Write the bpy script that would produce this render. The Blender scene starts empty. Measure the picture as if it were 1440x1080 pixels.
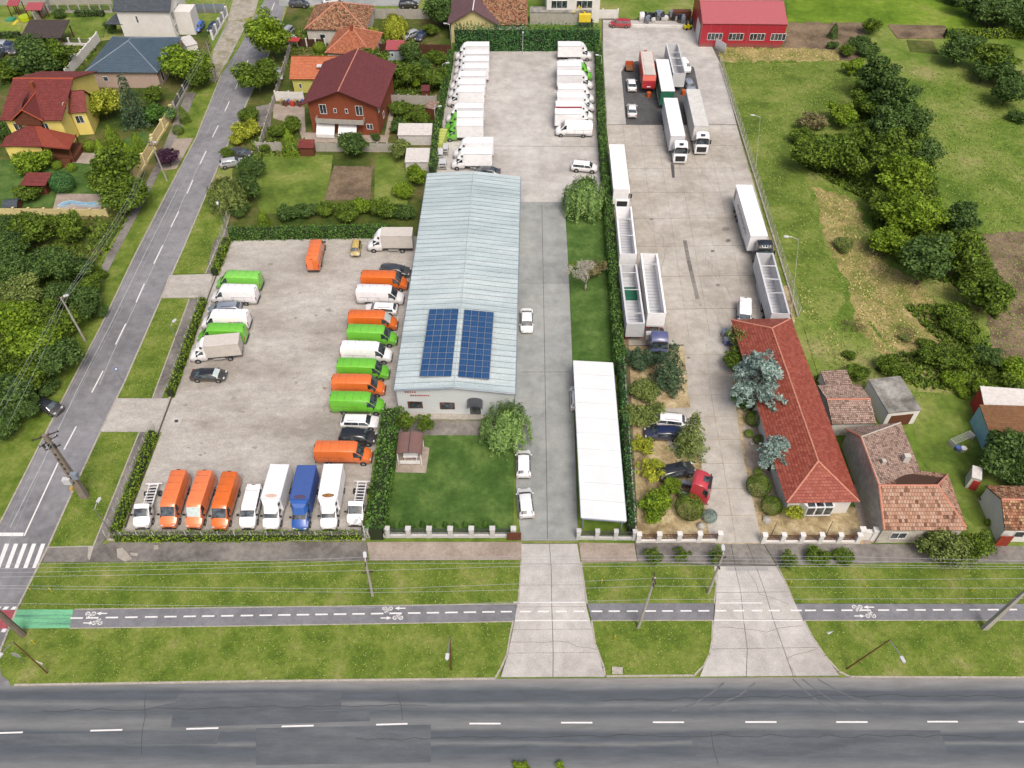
import bpy, math, random
from mathutils import Vector, Matrix
R_ = math.radians
random.seed(7)
scene = bpy.context.scene
COL = scene.collection

# ---------------------------------------------------------------- camera
CAM_H, PITCH, FPX = 80.0, math.atan(1240 / 1146), 1146.0
cam_data = bpy.data.cameras.new('camera')
cam_data.sensor_width = 36.0
cam_data.lens = 36.0 * FPX / 1440
cam_data.clip_start = 1.0
cam_data.clip_end = 3000
cam = bpy.data.objects.new('camera', cam_data)
cam.location = (0, 0, CAM_H)
cam.rotation_euler = (math.pi / 2 - PITCH, 0, 0)
COL.objects.link(cam)
scene.camera = cam

# ---------------------------------------------------------------- world, sun, exposure
SUN_EL, SUN_AZ = R_(56), R_(160)     # azimuth from +Y towards +X
world = bpy.data.worlds.new('World')
scene.world = world
world.use_nodes = True
wn = world.node_tree.nodes
bg = wn['Background']
sky = wn.new('ShaderNodeTexSky')
sky.sky_type = 'NISHITA'
sky.sun_disc = False
sky.sun_elevation = SUN_EL
sky.sun_rotation = SUN_AZ
sky.air_density = 1.0
sky.dust_density = 8.0
sky.ozone_density = 0.3
world.node_tree.links.new(sky.outputs[0], bg.inputs[0])
bg.inputs[1].default_value = 0.14
sd = bpy.data.lights.new('sun', 'SUN')
sd.energy = 1.6
sd.angle = R_(22)
sd.color = (1.0, 0.975, 0.945)
sun = bpy.data.objects.new('sun', sd)
sun.rotation_euler = (math.pi / 2 - SUN_EL, 0, -SUN_AZ + math.pi)
sun.rotation_euler = Vector((math.sin(SUN_AZ) * math.cos(SUN_EL), math.cos(SUN_AZ) * math.cos(SUN_EL), math.sin(SUN_EL))).to_track_quat('Z', 'Y').to_euler()
COL.objects.link(sun)
scene.view_settings.view_transform = 'Standard'
scene.view_settings.look = 'None'
scene.view_settings.gamma = 1
scene.view_settings.use_curve_mapping = False
scene.view_settings.exposure = 0.27

# ---------------------------------------------------------------- helpers
CP, SP = math.cos(PITCH), math.sin(PITCH)
def at(px, py, z=0.0):
    """point of the place at height z seen at photograph pixel (px, py)"""
    u = (px - 720) / FPX; v = -(py - 540) / FPX
    d = Vector((u, CP + v * SP, -SP + v * CP))
    t = (z - CAM_H) / d.z
    return Vector((d.x * t, d.y * t, z))

def lin(c):
    return tuple(((x / 255) / 12.92 if x / 255 <= 0.04045 else ((x / 255 + 0.055) / 1.055) ** 2.4) for x in c)
KA = 1.45
def P(r, g, b, k=1.0):
    return tuple(min(0.86, x / KA * k) for x in lin((r, g, b)))

def tag(o, label=None, cat=None, group=None, kind=None):
    if label: o['label'] = label
    if cat: o['category'] = cat
    if group: o['group'] = group
    if kind: o['kind'] = kind
    return o

def empty(name, loc=(0, 0, 0), rz=0.0, label=None, cat=None, group=None):
    o = bpy.data.objects.new(name, None)
    o.empty_display_size = 0.3
    o.location = loc
    o.rotation_euler = (0, 0, rz)
    COL.objects.link(o)
    return tag(o, label, cat, group)

class MB:
    """collects polygons, links them as one mesh object"""
    def __init__(s): s.v = []; s.f = []; s.mi = []; s.uv = None
    def face(s, pts, m=0):
        n = len(s.v); s.v += [tuple(p) for p in pts]; s.f.append(tuple(range(n, n + len(pts)))); s.mi.append(m)
    def box(s, c, d, rz=0.0, m=0):
        cx, cy, cz = c; x, y, z = d[0] / 2, d[1] / 2, d[2] / 2
        co, si = math.cos(rz), math.sin(rz); n = len(s.v)
        for dx, dy, dz in ((-x, -y, -z), (x, -y, -z), (x, y, -z), (-x, y, -z), (-x, -y, z), (x, -y, z), (x, y, z), (-x, y, z)):
            s.v.append((cx + dx * co - dy * si, cy + dx * si + dy * co, cz + dz))
        for f in ((0, 3, 2, 1), (4, 5, 6, 7), (0, 1, 5, 4), (1, 2, 6, 5), (2, 3, 7, 6), (3, 0, 4, 7)):
            s.f.append(tuple(n + i for i in f)); s.mi.append(m)
        return s
    def b2(s, x0, x1, y0, y1, z0, z1, m=0):
        return s.box(((x0 + x1) / 2, (y0 + y1) / 2, (z0 + z1) / 2), (x1 - x0, y1 - y0, z1 - z0), 0, m)
    def prism(s, poly, z0, z1, m=0):
        """poly: list of (x,y) (any winding) -> closed prism"""
        a = sum(poly[i][0] * poly[(i + 1) % len(poly)][1] - poly[(i + 1) % len(poly)][0] * poly[i][1] for i in range(len(poly)))
        if a < 0: poly = poly[::-1]
        n = len(s.v); k = len(poly)
        s.v += [(p[0], p[1], z0) for p in poly] + [(p[0], p[1], z1) for p in poly]
        s.f.append(tuple(n + i for i in reversed(range(k)))); s.mi.append(m)
        s.f.append(tuple(n + k + i for i in range(k))); s.mi.append(m)
        for i in range(k):
            j = (i + 1) % k
            s.f.append((n + i, n + j, n + k + j, n + k + i)); s.mi.append(m)
        return s
    def tube(s, pts, rads, seg=8, m=0):
        n0 = len(s.v)
        for i, p in enumerate(pts):
            p = Vector(p)
            d = (Vector(pts[min(i + 1, len(pts) - 1)]) - Vector(pts[max(i - 1, 0)])).normalized()
            a = d.orthogonal().normalized(); b = d.cross(a)
            r = rads[i] if isinstance(rads, (list, tuple)) else rads
            for k in range(seg):
                t = 2 * math.pi * k / seg
                s.v.append(tuple(p + a * math.cos(t) * r + b * math.sin(t) * r))
        for i in range(len(pts) - 1):
            for k in range(seg):
                k2 = (k + 1) % seg
                s.f.append((n0 + i * seg + k, n0 + i * seg + k2, n0 + (i + 1) * seg + k2, n0 + (i + 1) * seg + k)); s.mi.append(m)
        s.f.append(tuple(n0 + k for k in reversed(range(seg)))); s.mi.append(m)
        e = n0 + (len(pts) - 1) * seg
        s.f.append(tuple(e + k for k in range(seg))); s.mi.append(m)
        return s
    def mesh(s, name, mats, smooth=None):
        me = bpy.data.meshes.new(name)
        me.from_pydata(s.v, [], s.f)
        for m in (mats if isinstance(mats, (list, tuple)) else [mats]): me.materials.append(m)
        if any(s.mi): me.polygons.foreach_set('material_index', s.mi)
        if s.uv:
            ul = me.uv_layers.new(name='UVMap')
            flat = []
            for u in s.uv:
                for q in u: flat += [q[0], q[1]]
            ul.data.foreach_set('uv', flat)
        if smooth is not None:
            me.polygons.foreach_set('use_smooth', [True] * len(me.polygons))
            me.set_sharp_from_angle(angle=R_(smooth))
        me.update()
        return me
    def build(s, name, mats, parent=None, smooth=None, loc=None, rz=None):
        return obj(name, s.mesh(name, mats, smooth), parent, loc, rz)

def obj(name, me, parent=None, loc=None, rz=None):
    o = bpy.data.objects.new(name, me)
    COL.objects.link(o)
    if parent is not None: o.parent = parent
    if loc is not None: o.location = loc
    if rz is not None: o.rotation_euler = (0, 0, rz)
    return o

def copy_tree(o, parent=None):
    c = o.copy(); COL.objects.link(c)
    if parent is not None: c.parent = parent
    for ch in list(o.children): copy_tree(ch, c)
    return c

# ---------------------------------------------------------------- materials
def newmat(name, rough=0.8, metallic=0.0, coat=0.0, spec=0.5):
    m = bpy.data.materials.new(name); m.use_nodes = True
    b = m.node_tree.nodes['Principled BSDF']
    b.inputs['Roughness'].default_value = rough
    b.inputs['Metallic'].default_value = metallic
    b.inputs['Coat Weight'].default_value = coat
    b.inputs['Specular IOR Level'].default_value = spec
    return m, m.node_tree.nodes, m.node_tree.links, b

def noise_node(n, l, vec, scale, detail=4, rough=0.6, stretch=None):
    if stretch:
        mp = n.new('ShaderNodeMapping'); mp.inputs['Scale'].default_value = stretch
        l.new(vec, mp.inputs[0]); vec = mp.outputs[0]
    t = n.new('ShaderNodeTexNoise'); t.inputs['Scale'].default_value = scale
    t.inputs['Detail'].default_value = detail; t.inputs['Roughness'].default_value = rough
    l.new(vec, t.inputs['Vector'])
    return t

def ramp_node(n, l, fac, stops):
    r = n.new('ShaderNodeValToRGB')
    els = r.color_ramp.elements
    els[0].position = stops[0][0]; els[0].color = (*stops[0][1], 1)
    els[1].position = stops[-1][0]; els[1].color = (*stops[-1][1], 1)
    for p, c in stops[1:-1]:
        els.new(p).color = (*c, 1)
    l.new(fac, r.inputs[0])
    return r

def mix_node(n, l, a, b, fac, mode='MIX'):
    m = n.new('ShaderNodeMix'); m.data_type = 'RGBA'; m.blend_type = mode
    for s, v in ((m.inputs[0], fac), (m.inputs[6], a), (m.inputs[7], b)):
        if hasattr(v, 'is_linked') or hasattr(v, 'links'): l.new(v, s)
        elif isinstance(v, (int, float)): s.default_value = v
        else: s.default_value = (*v, 1)
    return m.outputs[2]

def bump_node(n, l, b, h, strength=0.4, dist=0.05):
    bp = n.new('ShaderNodeBump'); bp.inputs['Strength'].default_value = strength
    bp.inputs['Distance'].default_value = dist
    l.new(h, bp.inputs['Height']); l.new(bp.outputs[0], b.inputs['Normal'])

def ground_mat(name, cols, s1=0.08, s2=1.2, s3=9.0, rough=0.95, bump=0.5, stretch=None, stains=None, spec=0.2, lo=0.36, hi=0.64):
    """three scales of noise in place coordinates between the given colours"""
    m, n, l, b = newmat(name, rough, spec=spec)
    g = n.new('ShaderNodeNewGeometry'); pos = g.outputs['Position']
    t1 = noise_node(n, l, pos, s1, 5, 0.62, stretch)
    t2 = noise_node(n, l, pos, s2, 6, 0.7, stretch)
    t3 = noise_node(n, l, pos, s3, 3, 0.7)
    k = len(cols) - 1
    r1 = ramp_node(n, l, t1.outputs[0], [(lo + (hi - lo) * i / k, c) for i, c in enumerate(cols)])
    r2 = ramp_node(n, l, t2.outputs[0], [(0.3, (0.66,) * 3), (0.5, (1.0,) * 3), (0.7, (1.36,) * 3)])
    r3 = ramp_node(n, l, t3.outputs[0], [(0.3, (0.75,) * 3), (0.7, (1.22,) * 3)])
    c = mix_node(n, l, r1.outputs[0], r2.outputs[0], 0.75 if bump and bump > .55 else 0.5, 'MULTIPLY')
    c = mix_node(n, l, c, r3.outputs[0], 0.7, 'MULTIPLY')
    if stains:
        t4 = noise_node(n, l, pos, stains[0], 5, 0.75)
        r4 = ramp_node(n, l, t4.outputs[0], [(stains[1], (0, 0, 0)), (stains[1] + 0.12, (1, 1, 1))])
        c = mix_node(n, l, c, stains[2], r4.outputs[0])
    l.new(c, b.inputs['Base Color'])
    if bump: bump_node(n, l, b, t3.outputs[0], bump, 0.06)
    return m

def paint(name, col, rough=0.35, coat=0.3, metallic=0.0, dirt=0.12, grime=True):
    m, n, l, b = newmat(name, rough, metallic, coat)
    b.inputs['Coat Roughness'].default_value = 0.15
    g = n.new('ShaderNodeTexCoord')
    t = noise_node(n, l, g.outputs['Object'], 1.6, 5, 0.65)
    r = ramp_node(n, l, t.outputs[0], [(0.35, tuple(x * (1 - dirt) + 0.02 * dirt for x in col)), (0.65, col)])
    oi = n.new('ShaderNodeObjectInfo')
    hs = n.new('ShaderNodeHueSaturation')
    v = n.new('ShaderNodeMapRange'); v.inputs[3].default_value = 0.88; v.inputs[4].default_value = 1.08
    l.new(oi.outputs['Random'], v.inputs[0]); l.new(v.outputs[0], hs.inputs['Value'])
    sv = n.new('ShaderNodeMapRange'); sv.inputs[3].default_value = 1.0; sv.inputs[4].default_value = 0.9
    l.new(oi.outputs['Random'], sv.inputs[0]); l.new(sv.outputs[0], hs.inputs['Saturation'])
    l.new(r.outputs[0], hs.inputs['Color'])
    sp = n.new('ShaderNodeSeparateXYZ'); l.new(g.outputs['Object'], sp.inputs[0])
    t2 = noise_node(n, l, g.outputs['Object'], 3.0, 5, 0.7)
    ad = n.new('ShaderNodeMath'); ad.operation = 'MULTIPLY_ADD'; l.new(t2.outputs[0], ad.inputs[0]); ad.inputs[1].default_value = -0.9; l.new(sp.outputs[2], ad.inputs[2])
    mr = n.new('ShaderNodeMapRange'); mr.inputs[1].default_value = -0.1; mr.inputs[2].default_value = 0.75; mr.inputs[3].default_value = 0.55; mr.inputs[4].default_value = 0.0
    l.new(ad.outputs[0], mr.inputs[0])
    c = mix_node(n, l, hs.outputs[0], P(120, 112, 100), mr.outputs[0]) if grime else hs.outputs[0]
    l.new(c, b.inputs['Base Color'])
    return m

def plain(name, col, rough=0.8, metallic=0.0, var=0.15, scale=1.5, bump=0.0, spec=0.4):
    m, n, l, b = newmat(name, rough, metallic, 0, spec)
    g = n.new('ShaderNodeNewGeometry')
    t = noise_node(n, l, g.outputs['Position'], scale, 5, 0.7)
    r = ramp_node(n, l, t.outputs[0], [(0.3, tuple(x * (1 - var) for x in col)), (0.7, tuple(min(0.9, x * (1 + var)) for x in col))])
    l.new(r.outputs[0], b.inputs['Base Color'])
    if bump: bump_node(n, l, b, t.outputs[0], bump, 0.03)
    return m

def leaf_mat(name, dark, light, rough=0.6):
    """leaf colour varies from leaf clump to leaf clump and in soft masses"""
    dark = tuple(min(.8, x * 1.5) for x in dark); light = tuple(min(.8, x * 1.75) for x in light)
    m, n, l, b = newmat(name, rough, spec=0.25)
    g = n.new('ShaderNodeNewGeometry')
    t = noise_node(n, l, g.outputs['Position'], 0.9, 4, 0.6)
    ri = n.new('ShaderNodeMath'); ri.operation = 'MULTIPLY_ADD'
    l.new(g.outputs['Random Per Island'], ri.inputs[0]); ri.inputs[1].default_value = 0.55
    l.new(t.outputs[0], ri.inputs[2])
    r = ramp_node(n, l, ri.outputs[0], [(0.45, dark), (0.78, tuple((a + c) / 2 for a, c in zip(dark, light))), (1.0, light)])
    l.new(r.outputs[0], b.inputs['Base Color'])
    tr = n.new('ShaderNodeBsdfTranslucent'); l.new(r.outputs[0], tr.inputs[0])
    mx = n.new('ShaderNodeMixShader'); mx.inputs[0].default_value = 0.32
    out = n['Material Output']
    l.new(b.outputs[0], mx.inputs[1]); l.new(tr.outputs[0], mx.inputs[2]); l.new(mx.outputs[0], out.inputs[0])
    return m

def tile_mat(name, cols, tw=0.28, th=0.34, rough=0.85, joint=0.55, blotch=0.5):
    """clay tiles by UV in metres: each tile its own tone"""
    m, n, l, b = newmat(name, rough, spec=0.25)
    uv = n.new('ShaderNodeUVMap')
    br = n.new('ShaderNodeTexBrick')
    br.inputs['Scale'].default_value = 1.0
    br.inputs['Brick Width'].default_value = tw; br.inputs['Row Height'].default_value = th
    br.inputs['Mortar Size'].default_value = 0.022; br.inputs['Mortar Smooth'].default_value = 0.2
    br.inputs['Color1'].default_value = (0, 0, 0, 1); br.inputs['Color2'].default_value = (1, 1, 1, 1)
    br.inputs['Mortar'].default_value = (0.5, 0.5, 0.5, 1)
    l.new(uv.outputs[0], br.inputs['Vector'])
    k = len(cols) - 1
    r = ramp_node(n, l, br.outputs['Color'], [(0.02 + 0.96 * i / k, c) for i, c in enumerate(cols)])
    g = n.new('ShaderNodeNewGeometry')
    t = noise_node(n, l, g.outputs['Position'], 0.7, 6, 0.7)
    r2 = ramp_node(n, l, t.outputs[0], [(0.32, (0.6,) * 3), (0.55, (1,) * 3), (0.75, (1.25,) * 3)])
    c = mix_node(n, l, r.outputs[0], r2.outputs[0], blotch, 'MULTIPLY')
    c = mix_node(n, l, c, tuple(x * joint for x in cols[0]), br.outputs['Fac'])
    l.new(c, b.inputs['Base Color'])
    inv = n.new('ShaderNodeMath'); inv.operation = 'SUBTRACT'; inv.inputs[0].default_value = 1
    l.new(br.outputs['Fac'], inv.inputs[1])
    bump_node(n, l, b, inv.outputs[0], 0.6, 0.03)
    return m

M = {}
M['grass'] = ground_mat('mown_grass', [P(86, 108, 40), P(108, 130, 52), P(136, 146, 76)], 0.14, 1.1, 11, bump=0.8)
M['verge'] = ground_mat('verge_grass', [P(84, 108, 34), P(104, 126, 46), P(126, 140, 64), P(150, 150, 92)], 0.3, 2.2, 11, bump=0.7, stains=(0.45, 0.66, P(146, 140, 92)), lo=.34, hi=.72)
M['lawn'] = ground_mat('lawn_grass', [P(66, 96, 40), P(80, 110, 50), P(98, 124, 62)], 0.3, 1.5, 14, bump=0.6)
M['field'] = ground_mat('field_grass', [P(80, 108, 36), P(104, 130, 48), P(130, 144, 72), P(154, 152, 98)], 0.06, 0.8, 7, bump=0.9)
M['bright_field'] = ground_mat('bright_meadow', [P(92, 124, 28), P(118, 146, 44), P(150, 156, 80)], 0.06, 0.7, 8, bump=0.8)
M['garden'] = ground_mat('garden_ground', [P(56, 78, 26), P(86, 98, 42), P(118, 108, 72)], 0.13, 1.0, 7, bump=1.0)
M['straw'] = ground_mat('dry_straw', [P(92, 112, 46), P(128, 130, 70), P(162, 148, 98), P(180, 164, 114)], 0.22, 1.1, 6, bump=0.6, lo=.3, hi=.66)
M['soil'] = ground_mat('tilled_soil', [P(96, 82, 66), P(128, 112, 92), P(146, 128, 104)], 0.2, 1.8, 8, bump=1.0)
M['gravel'] = ground_mat('yellow_gravel', [P(146, 128, 96), P(184, 166, 128), P(206, 190, 154)], 0.5, 3.0, 12, bump=0.8)
M['asphalt'] = ground_mat('road_asphalt', [P(124, 124, 128), P(138, 138, 142), P(148, 148, 152)], 0.1, 0.8, 14, bump=0.3)
M['path'] = ground_mat('cycle_asphalt', [P(124, 125, 130), P(138, 139, 144)], 0.2, 1.2, 16, bump=0.3)
M['sidewalk'] = ground_mat('old_asphalt', [P(110, 106, 102), P(132, 128, 124), P(148, 144, 138)], 0.2, 1.6, 12, bump=0.4)
M['pavers'] = ground_mat('block_paving', [P(158, 144, 132), P(180, 168, 156)], 0.4, 3.0, 10, bump=0.5)
M['lot'] = ground_mat('worn_lot_surface', [P(158, 152, 144), P(182, 177, 170), P(194, 190, 184)], 0.06, 0.5, 5, bump=0.4, stretch=(1, 1.8, 1), stains=(0.22, 0.62, P(150, 144, 136)))
M['concrete'] = ground_mat('yard_concrete', [P(166, 160, 150), P(186, 180, 171), P(198, 194, 187)], 0.09, 0.7, 9, bump=0.3, stains=(0.35, 0.66, P(140, 132, 122)))
M['pale_concrete'] = ground_mat('pale_concrete', [P(176, 172, 167), P(194, 191, 187), P(204, 202, 198)], 0.07, 0.5, 8, bump=0.3, stains=(0.3, 0.7, P(160, 150, 140)))
M['lane'] = ground_mat('grey_lane', [P(142, 146, 144), P(158, 162, 160), P(170, 173, 171)], 0.09, 0.6, 9, bump=0.3)
M['lotstain'] = ground_mat('lot_stain', [P(146, 139, 130), P(166, 160, 151)], 0.6, 1.5, 8, bump=0.2)
M['joint'] = plain('joint_line', P(96, 90, 84), 0.95)
M['pad'] = ground_mat('dark_asphalt_pad', [P(84, 84, 86), P(100, 100, 102)], 0.3, 1.5, 9, bump=0.4)
M['drygrass'] = ground_mat('sandy_ground', [P(156, 150, 138), P(178, 172, 160), P(140, 136, 110)], 0.25, 1.2, 7, bump=0.6)
M['kerb'] = plain('kerb_stone', P(178, 172, 162), 0.9, var=0.25, scale=3)
M['roadpaint'] = plain('road_paint', P(238, 238, 238), 0.7, var=0.14, scale=6)
M['fadepaint'] = plain('faded_paint', P(182, 184, 186), 0.8, var=0.3, scale=5)
M['greenpaint'] = ground_mat('green_paint', [P(112, 180, 138), P(124, 196, 150), P(96, 148, 128)], 0.4, 1.2, 5, bump=0.2, stretch=(0.15, 3, 1))
M['redpaint'] = ground_mat('red_paint', [P(160, 84, 92), P(178, 94, 102)], 0.4, 2, 5, bump=0.2)

def highway_mat():
    """asphalt with worn wheel lanes along the road (place coordinates)"""
    m, n, l, b = newmat('highway_asphalt', 0.9, spec=0.25)
    g = n.new('ShaderNodeNewGeometry'); pos = g.outputs['Position']
    sep = n.new('ShaderNodeSeparateXYZ'); l.new(pos, sep.inputs[0])
    wob = noise_node(n, l, pos, 0.5, 4, 0.6, (0.12, 1, 1))
    a = n.new('ShaderNodeMath'); a.operation = 'MULTIPLY_ADD'; l.new(wob.outputs[0], a.inputs[0]); a.inputs[1].default_value = 0.9; l.new(sep.outputs[1], a.inputs[2])
    mr = n.new('ShaderNodeMapRange'); mr.inputs[1].default_value = 24.0; mr.inputs[2].default_value = 36.0
    l.new(a.outputs[0], mr.inputs[0])
    lt, dk, md = P(124, 127, 129), P(90, 97, 104), P(107, 112, 117)
    st = []
    for py, c in ((1078, lt), (1070, md), (1058, dk), (1050, dk), (1045, lt), (1040, dk), (1030, dk), (1024, lt), (1014, lt), (1008, md), (1002, dk), (994, md), (990, lt), (984, dk), (972, dk), (966, lt), (956, P(146, 144, 142))):
        st.append(((at(720, py).y + 0.45 - 24) / 12, c))
    r = ramp_node(n, l, mr.outputs[0], st)
    t2 = noise_node(n, l, pos, 1.0, 6, 0.7, (0.25, 1.6, 1))
    r2 = ramp_node(n, l, t2.outputs[0], [(0.3, (0.78,) * 3), (0.7, (1.2,) * 3)])
    t3 = noise_node(n, l, pos, 14, 3, 0.7)
    r3 = ramp_node(n, l, t3.outputs[0], [(0.3, (0.84,) * 3), (0.7, (1.14,) * 3)])
    c = mix_node(n, l, r.outputs[0], r2.outputs[0], 0.8, 'MULTIPLY')
    c = mix_node(n, l, c, r3.outputs[0], 0.8, 'MULTIPLY')
    l.new(c, b.inputs['Base Color'])
    bump_node(n, l, b, t3.outputs[0], 0.3, 0.02)
    return m
M['highway'] = highway_mat()
M['roadpatch'] = ground_mat('newer_asphalt', [P(92, 98, 105), P(106, 111, 116)], 0.3, 1.0, 14, bump=0.3, stretch=(0.3, 1.6, 1))
M['tyremark'] = plain('tyre_rubber_mark', P(104, 108, 112), 0.9, var=0.2)

LEAF = {
 'green': leaf_mat('leaf_mid_green', P(38, 58, 14), P(104, 128, 40)),
 'dark': leaf_mat('leaf_dark_green', P(34, 56, 22), P(88, 114, 54)),
 'bright': leaf_mat('leaf_bright_green', P(54, 84, 12), P(128, 152, 42)),
 'yellow': leaf_mat('leaf_yellow_green', P(90, 104, 20), P(168, 174, 60)),
 'olive': leaf_mat('leaf_olive', P(54, 72, 28), P(128, 142, 76)),
 'blue': leaf_mat('needle_blue_green', P(52, 74, 70), P(150, 172, 164)),
 'pine': leaf_mat('needle_dark_pine', P(30, 50, 34), P(86, 110, 78)),
 'purple': leaf_mat('leaf_purple', P(36, 20, 34), P(82, 52, 74)),
 'brown': leaf_mat('leaf_brownish', P(70, 68, 38), P(138, 132, 92)),
 'hedge': leaf_mat('hedge_leaf', P(34, 66, 24), P(92, 128, 52)),
 'teal': leaf_mat('hedge_cool_leaf', P(24, 58, 34), P(78, 124, 66)),
 'pale': leaf_mat('leaf_pale_green', P(62, 96, 44), P(134, 162, 92)),
 'silver': leaf_mat('leaf_silver', P(120, 130, 110), P(196, 204, 186)),
}
M['bark'] = plain('bark', P(96, 82, 64), 0.95, var=0.3, scale=4)
M['palebark'] = plain('pale_bark', P(190, 186, 172), 0.9, var=0.2, scale=4)

M['glass'], _n, _l, _b = newmat('dark_glass', 0.12, 0, 0.5, 0.6)
_b.inputs['Base Color'].default_value = (0.015, 0.02, 0.028, 1)
_t = noise_node(_n, _l, _n.new('ShaderNodeNewGeometry').outputs['Position'], 1.2, 3)
_r = ramp_node(_n, _l, _t.outputs[0], [(0.4, (0.012, 0.016, 0.022)), (0.62, (0.07, 0.09, 0.1))])
_l.new(_r.outputs[0], _b.inputs['Base Color'])
M['sunshade'] = plain('windscreen_shade', P(200, 214, 214), 0.3, var=0.2, scale=3)
M['tyre'] = plain('tyre_rubber', (0.018, 0.018, 0.02), 0.9)
M['rim'] = plain('rim_metal', P(170, 172, 176), 0.4, 0.5)
M['lampglass'] = plain('headlamp_glass', P(220, 226, 232), 0.15)
M['tail'] = plain('tail_lamp_red', (0.35, 0.01, 0.015), 0.2)
M['blackplastic'] = plain('black_plastic', (0.02, 0.02, 0.022), 0.6)
M['seamdark'] = plain('dark_panel_seam', P(120, 96, 84), 0.7)  # one dark tone for the thin door and panel seam lines
M['chassis'] = plain('dark_chassis', (0.03, 0.03, 0.035), 0.7)
CARP = dict(white=paint('white_paint', P(245, 245, 247, 1.25)), offwhite=paint('offwhite_tarp', P(222, 216, 208), 0.6, 0),
            orange=paint('orange_paint', P(250, 122, 30, 1.0), 0.3, 0.6), green=paint('lime_paint', P(128, 222, 62, 0.95), 0.3, 0.6),
            blue=paint('blue_paint', P(22, 92, 184), 0.35, 0.3), bluetarp=paint('blue_tarp', P(42, 86, 166), 0.55, 0.1),
            black=paint('black_paint', (0.012, 0.014, 0.018), 0.25, 0.6), darkgrey=paint('dark_grey_paint', P(70, 74, 82), 0.3, 0.5),
            grey=paint('grey_paint', P(136, 148, 166), 0.3, 0.5), silver=paint('silver_paint', P(196, 200, 206), 0.3, 0.5, 0.2),
            red=paint('red_paint_gloss', P(196, 22, 48), 0.3, 0.5), brightblue=paint('bright_blue_paint', P(20, 104, 214), 0.3, 0.5),
            yellow=paint('ochre_paint', P(206, 178, 88), 0.4, 0.2), navy=paint('navy_paint', P(24, 40, 84), 0.3, 0.5),
            violetblue=paint('violet_blue_paint', P(84, 92, 140), 0.35, 0.4), palegrey=paint('pale_grey_metal', P(222, 224, 228), 0.45, 0.1),
            orangered=paint('orange_red_panel', P(224, 88, 66), 0.5, 0.1), deepgreen=paint('green_tarp', P(8, 110, 78), 0.6, 0.1),
            dirtywhite=paint('dirty_white_tarp', P(234, 233, 228), 0.6, 0, 0, 0.22))

# ================================================================ GROUND AND ROADS
def pts(pl, z=0.0): return [tuple(at(x, y, z)[:2]) for x, y in pl]
def slab(name, pl, z, mat, zb=None, parent=None, kind='structure'):
    """ground sheet (a solid slab) with its top at z, outline given at that height"""
    mb = MB(); mb.prism(pts(pl, z), (z - 0.3) if zb is None else zb, z)
    o = mb.build(name, mat, parent)
    if parent is None: tag(o, kind=kind)
    return o
def ragged(pl, amp=4.0, step=7.0, seed=1):
    r = random.Random(seed); out = []
    for i in range(len(pl)):
        p, q = Vector(pl[i]), Vector(pl[(i + 1) % len(pl)]); n = max(1, int((q - p).length / step))
        for k in range(n):
            w = p.lerp(q, k / n); out.append((w.x + r.uniform(-amp, amp), w.y + r.uniform(-amp, amp) * .7))
    return out
def sheet(name, pl, z, mat, parent=None, kind='structure'):
    mb = MB(); p = pts(pl, z)
    a = sum(p[i][0] * p[(i + 1) % len(p)][1] - p[(i + 1) % len(p)][0] * p[i][1] for i in range(len(p)))
    if a < 0: p = p[::-1]
    mb.face([(x, y, z) for x, y in p])
    o = mb.build(name, mat, parent)
    if parent is None: tag(o, kind=kind)
    return o

mb = MB(); mb.face([(-1500, -300, -0.02), (1500, -300, -0.02), (1500, 2500, -0.02), (-1500, 2500, -0.02)])
tag(mb.build('ground', M['field']), kind='structure')

def strip(name, line, w, z0, z1, mat, parent=None, zpx=None):
    """kerb or wall strip of width w centred on a pixel polyline"""
    zp = z1 if zpx is None else zpx
    p = [Vector(q) for q in pts(line, zp)]
    mb = MB()
    for i in range(len(p) - 1):
        d = (p[i + 1] - p[i]); L = d.length; a = math.atan2(d.y, d.x); c = (p[i] + p[i + 1]) / 2
        mb.box((c.x, c.y, (z0 + z1) / 2), (L + w * 0.3, w, z1 - z0), a)
    o = mb.build(name, mat, parent)
    if parent is None: tag(o, kind='structure')
    return o

# highway along the bottom of the picture
NEDGE = [(-900, 975), (15, 964), (360, 958.5), (720, 954.5), (1080, 952.5), (1440, 953), (2300, 957)]
hw = [(-1600, 1500), (-900, 975)] + NEDGE[1:] + [(3000, 1500)]
sheet('highway', hw, 0.004, M['highway'])
for pl in ([(252, 975), (330, 974), (480, 973), (480, 998), (248, 1003), (243, 995)], [(207, 995), (245, 988), (248, 1003), (205, 1003)],
           [(243, 1003), (430, 1000), (520, 1000), (520, 1014), (240, 1023)], [(0, 1033), (310, 1028), (305, 1046), (0, 1049)],
           [(606, 1019), (606, 1072), (360, 1076), (360, 1024)], [(970, 1028), (1322, 1027), (1334, 1062), (978, 1064)]):
    sheet('road_patch', pl, 0.010 + random.random() * 0.0015, M['roadpatch'])
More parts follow.
